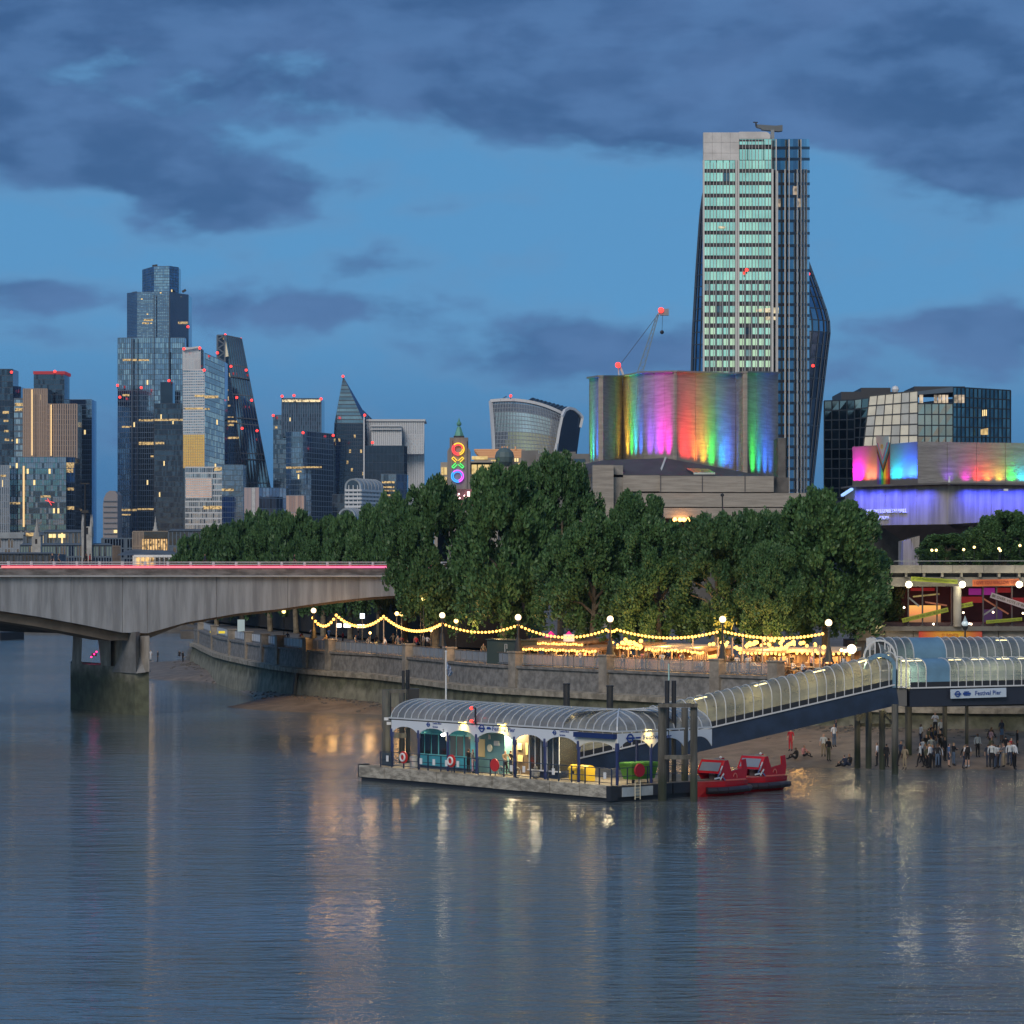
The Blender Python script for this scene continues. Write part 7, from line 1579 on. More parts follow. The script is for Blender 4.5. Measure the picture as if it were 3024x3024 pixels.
# white hooped end frame of the rear tube, fanlight bars
mb = MB(); c = W(2598, 1945, 221.4); rr = 47 / F * 221
for k in range(12):
    a0, a1 = math.pi * k / 12, math.pi * (k + 1) / 12; mb.bar(c + V(math.cos(a0) * rr, 0, math.sin(a0) * rr * 1.15), c + V(math.cos(a1) * rr, 0, math.sin(a1) * rr * 1.15), .14)
mb.build('end_hoop', tube_rib, wk2); mb = MB()
for x in (-.62, -.3, .32, .66): mb.bar(c + V(rr * x, 0, -.8), c + V(rr * x, 0, math.sqrt(1 - x * x) * rr * 1.15), .09)
mb.build('end_bar', tube_rib, wk2); MB().face([c + V(-.28 * rr, .1, -.8), c + V(.3 * rr, .1, -.8), c + V(.3 * rr, .1, rr * 1.05), c + V(-.28 * rr, .1, rr * 1.05)]).build('dark_door', blackm, wk2)
MB().box(W(2572, 1902, 222), (.7, .15, .9)).build('white_board', offwhite, wk2)
# blue hoop where the sloping tube meets the landing
mb = MB(); c = W(2603, 1987, 216.6); sdx = V(.37, -.93, 0).normalized()
for k in range(10):
    a0, a1 = math.pi * k / 10, math.pi * (k + 1) / 10; f = lambda a: W(2600 + 42 * math.cos(a), 1976 - 41 * math.sin(a), 216.5); mb.bar(f(a0), f(a1), .28, .6, up=(0, 1, 0))
mb.bar(W(2641, 1976, 216.5), W(2641, 2030, 216.5), .36, .7, up=(0, 1, 0)); mb.build('blue_hoop', bluep, fb)
mb = MB()
for x in (2648, 2661, 2676): mb.bar(W(x, 2030, 216.2), W(x, 1942 + (2676 - x) * -.2 + 0, 216.2), .1, up=(0, 1, 0))
mb.bar(W(2646, 2028, 216.2), W(2678, 2030, 216.2), .1).bar(W(2646, 1938, 216.2), W(2662, 1940, 216.2), .09).bar(W(2662, 1940, 216.2), W(2677, 1955, 216.2), .09); mb.build('landing_bay', tube_rib, wk)
MB().hexa([W(2646, 2085, 216.4), W(2678, 2085, 216.4), W(2678, 2085, 219.4), W(2646, 2085, 219.4), W(2646, 2031, 216.4), W(2678, 2031, 216.4), W(2678, 2031, 219.4), W(2646, 2031, 219.4)]).build('landing_block', mat('grey_block', (.12, .12, .12), .7), wk)
# name board on the girder
sb = thing('pier_name_board', 'pale board reading Festival Pier on the dark walkway girder', 'sign', W(2889, 2048, 218.5))
brd = MB(); p0, p1 = W(2807, 2049.5, 217.7), W(2971, 2044.5, 219.2); gx = (p1 - p0).normalized(); brd.bar(p0, p1, .08, 27 / F * 218.5, up=Z3); brd.build('board', mat('pale_blue_board', (.50, .60, .72), .4), sb)
cpos = lambda x: p0.lerp(p1, (x - 2807) / 164) + V(0, -.09, 0)
roundel(cpos(2827) + V(0, -.0, 0), gx, .19, sb); MB().bar(cpos(2843), cpos(2866), .02, .13).bar(cpos(2846) + Z3 * .13, cpos(2861) + Z3 * .13, .02, .07).bar(cpos(2846) - Z3 * .12, cpos(2864) - Z3 * .12, .02, .05).build('boat_mark', navyp, sb)
text_mesh('Festival Pier', .46, navyp, 'lettering', sb, cpos(2917), gx, Z3, width=2.15)
MB().bar(W(2690, 2082, 219), W(3300, 2074, 224), .25, .3).build('lower_beam', blackm, wk); MB().bar(W(2695, 2076, 218.6), W(2900, 2072, 220), .06, .05).build('pale_pipe', offwhite, wk)
# supporting piles under the landing
for x, yt, yb, w_ in ((2643, 2080, 2268, 20), (2683, 2086, 2261, 20), (2532, 2100, 2250, 18), (2565, 2095, 2246, 18), (2605, 2098, 2249, 18), (2790, 2086, 2180, 14), (2855, 2086, 2175, 10)):
    z = beach_z(*[G(x, yb, .3).x, G(x, yb, .3).y]) if yb > 2200 else 2; g_ = G(x, yb, z); a = W(x, yt, g_.y); MB().cyl((g_.x, g_.y, z - .6), (g_.x, g_.y, a.z), w_ / F * g_.y / 2, n=12).build('timber_pile', pile_m, wk)
mb = MB(); mb.bar(W(2530, 2128, 221), W(2565, 2098, 221), .25).bar(W(2540, 2140, 221.5), W(2630, 2142, 221), .25).bar(W(2605, 2098, 220), W(2640, 2140, 219), .2); mb.build('brace', pile_m, wk)
MB().box(W(2632, 2062, 216.8), (.8, .8, .9)).build('bearing', blackm, fb)
# ------------------------------------------------------------------ red speedboats
bred = mat('boat_red', (.42, .012, .02), .25, var=.15, vs=.6); bpink = mat('boat_coral', (.60, .16, .13), .35)
def boat(label, x0, ywl, d, s_=1.0):
    """bow to the left; x0 = stern pixel"""
    st = W(x0, ywl, d); st.z = 0; r = thing('speedboat', label, 'speedboat', st, 'red speedboats moored by the pontoon'); px = d / F
    fx = V(-.66, -.75, 0).normalized(); fy = V(-.75, .66, 0).normalized()
    def B(a, b_, z): return st + fx * a + fy * b_ + Z3 * z
    Ls = [0, .5, 1.4, 2.6, 3.4, 4.0, 4.5]; hw = [1.05, 1.15, 1.2, 1.15, .9, .55, .06]; sh = [.95, .95, .98, 1.0, 1.0, 1.0, 1.0]
    rings = [[B(a, -w_, h_), B(a, -w_ * .92, .35), B(a, -w_ * .5, -.25), B(a, 0, -.4), B(a, w_ * .5, -.25), B(a, w_ * .92, .35), B(a, w_, h_)] for a, w_, h_ in zip(Ls, hw, sh)]
    mb = MB(); mb.loft(rings, closed=False, cap=True); mb.build('hull', bred, r)
    MB().loft([[B(a, -w_ * .96, h_ + .0), B(a, w_ * .96, h_ + .0)] for a, w_, h_ in list(zip(Ls, hw, sh))], closed=False).build('deck', bpink, r)
    tb = MB()
    pts_ = [B(a, -w_ - .1, .42) for a, w_ in zip(Ls[:6], hw)]; pts_ = [B(-.35, -.9, .42)] + pts_
    for a, b_ in zip(pts_, pts_[1:]): tb.cyl(a, b_, .22, n=10)
    tb.build('collar', mat('collar_black', (.03, .02, .025), .4), r)
    # cabin sides with a raked front frame, open top and a stern roll frame
    for sd_ in (-.95, .95):
        out = [B(2.5, sd_, 1.0), B(.1, sd_, .95), B(-.05, sd_, 1.6), B(.1, sd_, 2.35), B(.55, sd_, 2.3), B(.5, sd_, 1.75), B(1.7, sd_, 1.6), B(2.05, sd_, 2.35), B(2.5, sd_, 2.35), B(3.0, sd_, 1.55)]
        MB().extr(out if sd_ > 0 else out[::-1], fy * (-.08 * (1 if sd_ > 0 else -1))).build('side_panel', bred, r)
    MB().extr([B(3.0, -.95, 1.5), B(3.0, .95, 1.5), B(2.5, .95, 2.35), B(2.5, -.95, 2.35)], V(.08, 0, 0)).build('windscreen_frame', bred, r)
    MB().face([B(2.96, -.8, 1.65), B(2.96, .8, 1.65), B(2.62, .8, 2.2), B(2.62, -.8, 2.2)]).build('windscreen', mat('boat_glass', (.2, .24, .3), .1, spec=.8), r)
    for k, (a, b_) in enumerate([((3.1, 1.45), (2.75, 2.0)), ((3.25, 1.3), (2.9, 1.75)), ((3.0, 1.1), (2.6, 1.5)), ((2.8, 1.35), (2.45, 1.05)), ((3.6, 1.2), (3.0, 1.25))]):
        MB().bar(B(a[0], -1.0, a[1]), B(b_[0], -1.0, b_[1]), .03, .1).build('decal', white if k % 2 == 0 else mat('decal_blue', (.1, .14, .3), .5), r)
    mb = MB()
    for k in range(8): a0, a1 = math.pi * k / 8 + .2, math.pi * (k + 1) / 8 + .2; mb.bar(B(1.35 + .2 * math.cos(a0), -1.0, 1.2 + .25 * math.sin(a0)), B(1.35 + .2 * math.cos(a1), -1.0, 1.2 + .25 * math.sin(a1)), .02, .07)
    mb.build('emblem', bpink, r)
    MB().bar(B(2.35, -.9, 2.38), B(2.35, .9, 2.38), .06).bar(B(1.6, 0, 2.45), B(2.3, 0, 2.4), .05).build('light_bar', steel, r); MB().sphere(B(1.9, -.2, 2.5), .09, 8).build('lamp_head', white, r)
    for k in range(3): MB().box(B(1.0 + k * .6, .3, 1.15), (.35, .9, .5)).build('seat', mat('seat_dark', (.05, .04, .05), .6), r)
    MB().bar(B(2.4, -.99, 1.05), B(.2, -.99, 1.02), .03, .08).build('rub_stripe', bpink, r)
boat('nearer red speedboat moored against the pontoon piles', 2172, 2340, 197); boat('farther red speedboat, stern jutting out beyond its twin', 2288, 2332, 201)
MB_ = W(2065, 2330, 194); tag(MB().box(V(MB_.x, MB_.y, .55), (.42, .3, .75)).build('fender_pad', mat('pale_pad', (.45, .5, .5), .5)), 'pale square pad between the right pile and the nearer red boat', 'pad')
# ------------------------------------------------------------------ foyer and elevated terrace at the right
d = 262
r = thing('terrace_building', 'concrete terrace building with dark red lit glass foyer and protest style banners', 'building', W(2850, 1850, d))
tcn = mat('terrace_concrete', (.27, .26, .24), .85, var=.3, vs=.5, bump=.3, bs=2)
for k in range(6): blockp(MB(), 2630 + k * 92, 2721 + k * 92, 1669, 1692, d - .6, .4).build('parapet_panel', tcn, r)
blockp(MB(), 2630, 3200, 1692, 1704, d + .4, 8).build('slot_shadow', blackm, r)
for x in (2676, 2729, 2783, 2840, 2895, 2951, 3010, 3065): blockp(MB(), x - 3.5, x + 3.5, 1692, 1704, d - .4, .8).build('baluster', tcn, r)
blockp(MB(), 2600, 3200, 1704, 1732, d, 9).build('terrace_beam', tcn, r)
MB().bar(W(2640, 1657, d - .4), W(3200, 1656, d - .4), .07).build('handrail', steel, r); mb = MB()
for x in (2669, 2681, 2692, 2700): mb.bar(W(x, 1669, d - .4), W(x, 1648 if x < 2690 else 1657, d - .4), .06)
mb.build('railing_post', steel, r)
blockp(MB(), 2560, 3200, 1850, 1863, d - .8, 9).build('floor_slab', mat('slab_edge', (.13, .13, .125), .8, var=.2, vs=1), r)
for k in range(8): blockp(MB(), 2530 + k * 84, 2612 + k * 84, 1863, 1892, d - .2, .4).build('wall_panel', tcn, r)
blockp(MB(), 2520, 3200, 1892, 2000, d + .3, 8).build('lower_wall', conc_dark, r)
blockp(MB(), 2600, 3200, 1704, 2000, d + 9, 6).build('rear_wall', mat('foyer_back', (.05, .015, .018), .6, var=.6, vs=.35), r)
blockp(MB(), 2600, 3200, 1838, 1850, d + .2, 9).build('foyer_floor', mat('foyer_floor', (.05, .02, .025), .4), r)
for x in (2682, 2724, 2767, 2810, 2903, 2943, 2988): MB().bar(W(x, 1850, d), W(x, 1732, d), .11, .2, up=(0, 1, 0)).cyl(W(x, 1850, d), W(x, 1844, d), .3, .1, 8).build('window_post', mat('post_dark', (.05, .045, .05), .5), r)
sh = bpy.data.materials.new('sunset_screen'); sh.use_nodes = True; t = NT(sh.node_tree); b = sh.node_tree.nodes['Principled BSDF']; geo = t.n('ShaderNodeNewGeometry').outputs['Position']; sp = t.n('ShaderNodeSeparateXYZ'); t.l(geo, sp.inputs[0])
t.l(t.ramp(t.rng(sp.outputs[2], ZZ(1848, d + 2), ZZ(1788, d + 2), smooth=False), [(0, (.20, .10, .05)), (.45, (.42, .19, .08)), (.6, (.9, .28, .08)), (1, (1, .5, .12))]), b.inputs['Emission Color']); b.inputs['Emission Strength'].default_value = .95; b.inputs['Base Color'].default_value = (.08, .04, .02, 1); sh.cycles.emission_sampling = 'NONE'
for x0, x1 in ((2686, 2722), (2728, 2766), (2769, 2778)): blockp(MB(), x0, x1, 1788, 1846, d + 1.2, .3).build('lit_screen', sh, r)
pur = emis('purple_panel', (.28, .01, .22), .55); redp = emis('red_panel', (.35, .01, .015), .35)
for x0, x1, y0, y1, mm in ((2862, 2898, 1738, 1757, pur), (2905, 2938, 1736, 1757, pur), (2945, 2985, 1736, 1750, redp), (2840, 2905, 1762, 1780, redp), (2690, 2760, 1736, 1745, redp), (2905, 2960, 1800, 1840, emis('dim_violet', (.06, .02, .1), .4)), (2992, 3024, 1765, 1782, redp)): blockp(MB(), x0, x1, y0, y1, d + 3, .3).build('lit_panel', mm, r)
MB().cyl(W(2827, 1850, d - .9), W(2827, 1731, d - .9), .36, n=16).build('round_column', tcn, r)
light('POINT', 'foyer_light', W(2740, 1770, d + 4), 90, (1, .25, .12), 1.); light('POINT', 'foyer_light', W(2930, 1770, d + 4), 90, (1, .08, .16), 1.); light('POINT', 'under_terrace_light', W(2620, 1880, d - 3), 90, (1, .72, .4), .4)
ygr = mat('acid_yellow', (.22, .27, .02), .6); orng = mat('banner_orange', (.42, .10, .03), .6); lil = mat('banner_lilac', (.24, .21, .26), .6); dkt = mat('banner_text', (.06, .06, .03), .7); rdt = mat('banner_text_red', (.22, .03, .02), .7)
def banner(label, p, q, h, mtl, txt, tm, dd, wfrac=.94):
    P, Q = W(*p, dd), W(*q, dd); c = (P + Q) / 2; u = (Q - P).normalized(); hz = h / F * dd
    t_ = thing('text_banner', label, 'banner', c); MB().bar(P, Q, .06, hz, up=Z3).build('cloth', mtl, t_)
    up = Vector((-u.z, 0, u.x)) if abs(u.y) < 1e-6 else Z3
    text_mesh(txt, hz * .72, tm, 'lettering', t_, c + V(0, -.08, -0) , u, up, .005, width=(Q - P).length * wfrac)
banner('long acid yellow banner with green capitals under the terrace slots', (2690, 1709), (2828, 1718), 13, ygr, 'LET THE HAPPENINGS, AFTER THE ANTS DANCE IT TWICE', mat('green_text', (.10, .16, .02), .6), d - .7)
banner('orange banner reading I GIVE YOU WALLOW beside the right floodlights', (2872, 1722), (3010, 1719), 20, orng, 'I GIVE YOU WALLOW TIME', rdt, d - .7)
banner('yellow banner rising across the orange lit window', (2664, 1833), (2800, 1800), 13, ygr, 'IT ROOTS FOR YOU CAN\'T BUILD YOUR', dkt, d - .3)
banner('short end of the rising yellow banner beyond the round column', (2838, 1790), (2873, 1783), 13, ygr, 'IF YOU', dkt, d - .3)
banner('lilac banner slanting down at the right edge behind thin posts', (2926, 1757), (3040, 1795), 16, lil, 'BE OVER VOTE IT WILL', dkt, d - .3)
banner('small yellow banner low at the right between the thin posts', (2912, 1837), (3018, 1828), 10, ygr, 'A STEP TO DOWNSTAIRS YES', mat('green_text'), d - .3)
# leaning beams in the foyer
for x0, y0, x1, y1, mm in ((2696, 1762, 2774, 1754, 'acid'), (2732, 1778, 2796, 1788, 'o'), (2904, 1768, 2978, 1813, 'o'), (2903, 1817, 2940, 1793, 'l'), (2684, 1765, 2714, 1790, 'l')):
    tag(MB().bar(W(x0, y0, d + .8), W(x1, y1, d + .8), .12, .14).build('slanting_strut', {'acid': mat('dull_gold', (.35, .28, .12), .6), 'o': mat('dull_orange', (.4, .14, .08), .6), 'l': mat('dull_lilac', (.2, .22, .25), .6)}[mm]),
        {2696: 'dull gold strut high behind the first foyer window', 2732: 'dull orange strut above the rising yellow banner', 2904: 'dull orange strut crossing the dark right foyer windows', 2903: 'pale thin strut rising from the right foyer post', 2684: 'grey awning arm by the tree at the foyer left end'}[x0], 'strut')
for i, (x, lb) in enumerate(((2684, 'blinding floodlight at the left end of the terrace beam'), (2842, 'blinding floodlight over the round column'), (3010, 'blinding floodlight at the right end of the terrace beam'))):
    p = W(x, 1726, d - 1.4); t_ = thing('terrace_floodlight', lb, 'floodlight', p, 'floodlights along the terrace beam'); MB().sphere(p, .30, 14).build('lens', emis('flood_white', (1, .88, .55), 6), t_, smooth=True); MB().bar(p + V(0, .25, .1), p + V(0, 1.3, .2), .08).build('bracket', blackm, t_)
    light('POINT', 'terrace_flood_light', p + V(0, -.6, -.1), 130, (1, .85, .5), .3)
# summer banner on the lower wall
sm_ = bpy.data.materials.new('summer_gradient'); sm_.use_nodes = True; t = NT(sm_.node_tree); b = sm_.node_tree.nodes['Principled BSDF']; geo = t.n('ShaderNodeNewGeometry').outputs['Position']; sp = t.n('ShaderNodeSeparateXYZ'); t.l(geo, sp.inputs[0])
t.l(t.ramp(t.rng(sp.outputs[0], W(2713, 0, d).x, W(2900, 0, d).x, smooth=False), [(0, (.55, .05, .03)), (.3, (.62, .26, .02)), (.6, (.66, .42, .03)), (.82, (.62, .18, .03)), (1, (.55, .06, .05))]), b.inputs['Base Color']); b.inputs['Roughness'].default_value = .6
t_ = thing('summer_banner', 'red to yellow gradient banner with the word SUMMER on the lower wall', 'banner', W(2806, 1878, d - .6)); MB().bar(W(2713, 1877, d - .6), W(2900, 1877, d - .6), .05, 27 / F * d, up=Z3).build('cloth', sm_, t_)
text_mesh('SUMMER', .62, mat('summer_text', (.45, .10, .01), .6), 'lettering', t_, W(2806, 1879, d - .65), (1, 0, 0), Z3, .01, width=1.5)
for a in ((2843, 1877),): light('POINT', 'banner_light', W(2800, 1862, d - 3), 35, (1, .8, .5), .3)
q = W(2850, 1900, 245); q.z = WALLTOP; t_ = thing('lantern_post', 'black lantern post with pale domed cap behind the walkway roof', 'lamp post', q); tp = W(2850, 1838, 245)
MB().cyl(q, tp - Z3 * .55, .1, .07, 8).cyl(tp - Z3 * .62, tp - Z3 * .3, .14, .3, 8).build('post', iron, t_); MB().sphere(tp - Z3 * .1, .3, 12, 0, .8).build('glass', mat('lantern_glass', (.4, .5, .55), .2, emit=(.8, .95, 1), es=.35), t_); MB().cyl(tp + Z3 * .1, tp + Z3 * .55, .18, .02, 8).build('finial', mat('lantern_cap', (.4, .5, .52), .4), t_)
for x, y in ((2757, 1786 + 57), (2863, 1842), (2868, 1843), (2845, 1809), (2670, 1794), (3021, 1811), (2933, 1808)):
    tag(MB().sphere(W(x, y, d - .5), .1, 8).build('spot_bulb', emis('spot_warm', (1, .8, .55), 5)), {2757: 'tiny bright spot at the foot of the orange lit window', 2863: 'left of two tiny white spots by the lantern post', 2868: 'right of two tiny white spots by the lantern post', 2845: 'small warm lamp right of the round column', 2670: 'small warm lamp by the tree at the foyer left end', 3021: 'small round lamp at the right edge of the foyer', 2933: 'faint pinkish lamp in the dark foyer'}[x], 'lamp', 'tiny lamps at the foyer')
# ------------------------------------------------------------------ people
import bmesh
def body(pose):
    """one continuous skinned figure, feet at z=0, facing -Y"""
    J = {}; E = []
    def j(n, p, r_, par=None):
        J[n] = (Vector(p), r_); 
        if par: E.append((par, n))
    st = pose in ('stand', 'arms', 'walk', 'lean')
    if st:
        sp_ = .0 if pose != 'walk' else .22
        j('pel', (0, 0, .95), .135); j('bel', (0, -.01, 1.12), .125, 'pel'); j('che', (0, .01, 1.32), .155, 'bel'); j('nec', (0, 0, 1.47), .058, 'che'); j('hd0', (0, -.015, 1.56), .085, 'nec'); j('hd1', (0, -.01, 1.68), .085, 'hd0')
        for s_ in (-1, 1):
            n = 'l' if s_ < 0 else 'r'; fw = sp_ * s_
            j(n + 'hip', (.09 * s_, 0, .88), .09, 'pel'); j(n + 'kn', (.10 * s_, -fw * .6 - .01, .49), .062, n + 'hip'); j(n + 'an', (.105 * s_, -fw * .8 + (.05 if fw < 0 else 0), .09), .042, n + 'kn'); j(n + 'to', (.115 * s_, -fw * .8 - .15, .045), .038, n + 'an')
            j(n + 'sh', (.19 * s_, .01, 1.40), .065, 'che')
            if pose == 'arms': j(n + 'el', (.24 * s_, -.10, 1.16), .045, n + 'sh'); j(n + 'wr', (.11 * s_, -.30, 1.22), .032, n + 'el'); j(n + 'hn', (.05 * s_, -.36, 1.25), .034, n + 'wr')
            elif pose == 'lean': j(n + 'el', (.25 * s_, -.16, 1.2), .045, n + 'sh'); j(n + 'wr', (.2 * s_, -.36, 1.1), .032, n + 'el'); j(n + 'hn', (.18 * s_, -.42, 1.08), .034, n + 'wr')
            else: j(n + 'el', (.25 * s_, .03 + fw * .4, 1.13), .045, n + 'sh'); j(n + 'wr', (.26 * s_, -.05 + fw * .9, .90), .032, n + 'el'); j(n + 'hn', (.26 * s_, -.07 + fw, .81), .036, n + 'wr')
    else:
        j('pel', (0, .1, .14), .14); j('bel', (0, .12, .32), .13, 'pel'); j('che', (0, .06, .55), .15, 'bel'); j('nec', (0, .02, .69), .058, 'che'); j('hd0', (0, 0, .78), .085, 'nec'); j('hd1', (0, -.01, .89), .085, 'hd0')
        for s_ in (-1, 1):
            n = 'l' if s_ < 0 else 'r'; j(n + 'hip', (.1 * s_, 0, .13), .09, 'pel'); j(n + 'kn', (.14 * s_, -.36, .40 if s_ > 0 else .2), .062, n + 'hip'); j(n + 'an', (.12 * s_, -.52 - (.15 if s_ < 0 else 0), .07), .042, n + 'kn'); j(n + 'to', (.12 * s_, -.68 - (.15 if s_ < 0 else 0), .05), .038, n + 'an')
            j(n + 'sh', (.19 * s_, .06, .63), .065, 'che'); j(n + 'el', (.25 * s_, -.08, .42), .045, n + 'sh'); j(n + 'wr', (.15 * s_, -.3, .40), .032, n + 'el'); j(n + 'hn', (.12 * s_, -.37, .40), .034, n + 'wr')
    names = list(J); bm = bmesh.new(); lay = bm.verts.layers.skin.verify(); vs_ = {}
    for n in names:
        v = bm.verts.new(J[n][0]); v[lay].radius = (J[n][1], J[n][1] * (.72 if n in ('che', 'bel', 'pel') else 1)); v[lay].use_root = n == 'pel'; vs_[n] = v
    for a, b_ in E: bm.edges.new((vs_[a], vs_[b_]))
    me = bpy.data.meshes.new('person'); bm.to_mesh(me); bm.free(); o = bpy.data.objects.new('tmp', me); COL.objects.link(o)
    o.modifiers.new('s', 'SKIN'); m2 = o.modifiers.new('u', 'SUBSURF'); m2.levels = 1
    me2 = bpy.data.meshes.new_from_object(o.evaluated_get(bpy.context.evaluated_depsgraph_get())); bpy.data.objects.remove(o)
    z0 = 1.0 if st else .0; mi = []
    hz_ = J['hd0'][0].z; wz = J['pel'][0].z + (.03 if st else .08)
    for p in me2.polygons:
        c = p.center
        if c.z > J['nec'][0].z - .01: k = 3 if (c.z > hz_ + .13 or (c.y > J['hd1'][0].y + .015 and c.z > hz_ - .02)) else 2
        elif (c - J['lhn'][0]).length < .13 or (c - J['rhn'][0]).length < .13: k = 2
        elif min((c - J['lan'][0]).length, (c - J['ran'][0]).length, (c - J['lto'][0]).length, (c - J['rto'][0]).length) < .09: k = 4
        elif st and c.z < wz and abs(c.x) < .235: k = 1
        elif not st and (c.y < -.02 and c.z < .5 and not min((c - J['lel'][0]).length, (c - J['rel'][0]).length) < .1 or c.z < .2): k = 1
        elif st and pose != 'arms' and abs(c.x) > .2 and c.z < J['lel'][0].z: k = 5
        elif st and pose == 'arms' and c.y < -.12 and c.z < 1.3: k = 5
        else: k = 0
        if k == 1 and st and c.z < .52: k = 6
        mi.append(k)
    me2.polygons.foreach_set('material_index', mi); me2.polygons.foreach_set('use_smooth', [True] * len(mi)); me2.name = 'person'
    return me2
clothes = {n: mat('cloth_' + n, c, .85) for n, c in dict(black=(.012, .012, .015), navy=(.02, .03, .06), white=(.62, .64, .68), grey=(.16, .16, .17), red=(.40, .02, .03), blue=(.06, .12, .25), jeans=(.07, .11, .18), khaki=(.26, .21, .14), lilac=(.36, .26, .38), olive=(.10, .10, .06), pink=(.5, .22, .22), pale=(.45, .48, .5)).items()}
skins = [mat('skin_light', (.48, .29, .21), .6), mat('skin_tan', (.32, .18, .11), .6), mat('skin_dark', (.10, .055, .035), .6)]; hairs = [mat('hair_black', (.012, .01, .01), .6), mat('hair_brown', (.06, .035, .02), .6), mat('hair_fair', (.32, .22, .11), .6)]
BOD = {k: body(k) for k in ('stand', 'arms', 'walk', 'lean', 'sit')}
for me in BOD.values():
    for _ in range(7): me.materials.append(clothes['grey'])
pr_ = random.Random(3)
def person(label, pos, pose='stand', top='black', bot='black', rz=0., group=None, h=1.0, short=False, sleeves=False, hair=None, skin=None, shoes='black', bag=None):
    o = link('person', BOD[pose]); o.location = pos; o.rotation_euler = (0, 0, rz); o.scale = (h, h, h)
    sk = skins[skin if skin is not None else pr_.choice([0, 0, 1, 2])]; hr = hairs[hair if hair is not None else pr_.choice([0, 0, 1, 1, 2])]
    for s_, mm in zip(o.material_slots, [clothes[top], clothes[bot], sk, hr, clothes[shoes], clothes[top] if sleeves else sk, sk if short else clothes[bot]]): s_.link = 'OBJECT'; s_.material = mm
    tag(o, label, 'person', group); ORI[o.name] = Vector((0, 0, 0))
    if bag:
        c = MB().box((0, .20, 1.25), (.3, .16, .44)).box((0, .285, 1.17), (.22, .04, .2)).build('backpack', clothes[bag]); c.parent = o
    return o
def on_beach(px, py):
    z = .5
    for _ in range(8):
        g_ = G(px, py, z); z = beach_z(g_.x, g_.y)
    return V(g_.x, g_.y, z)
BG = 'people on the beach'
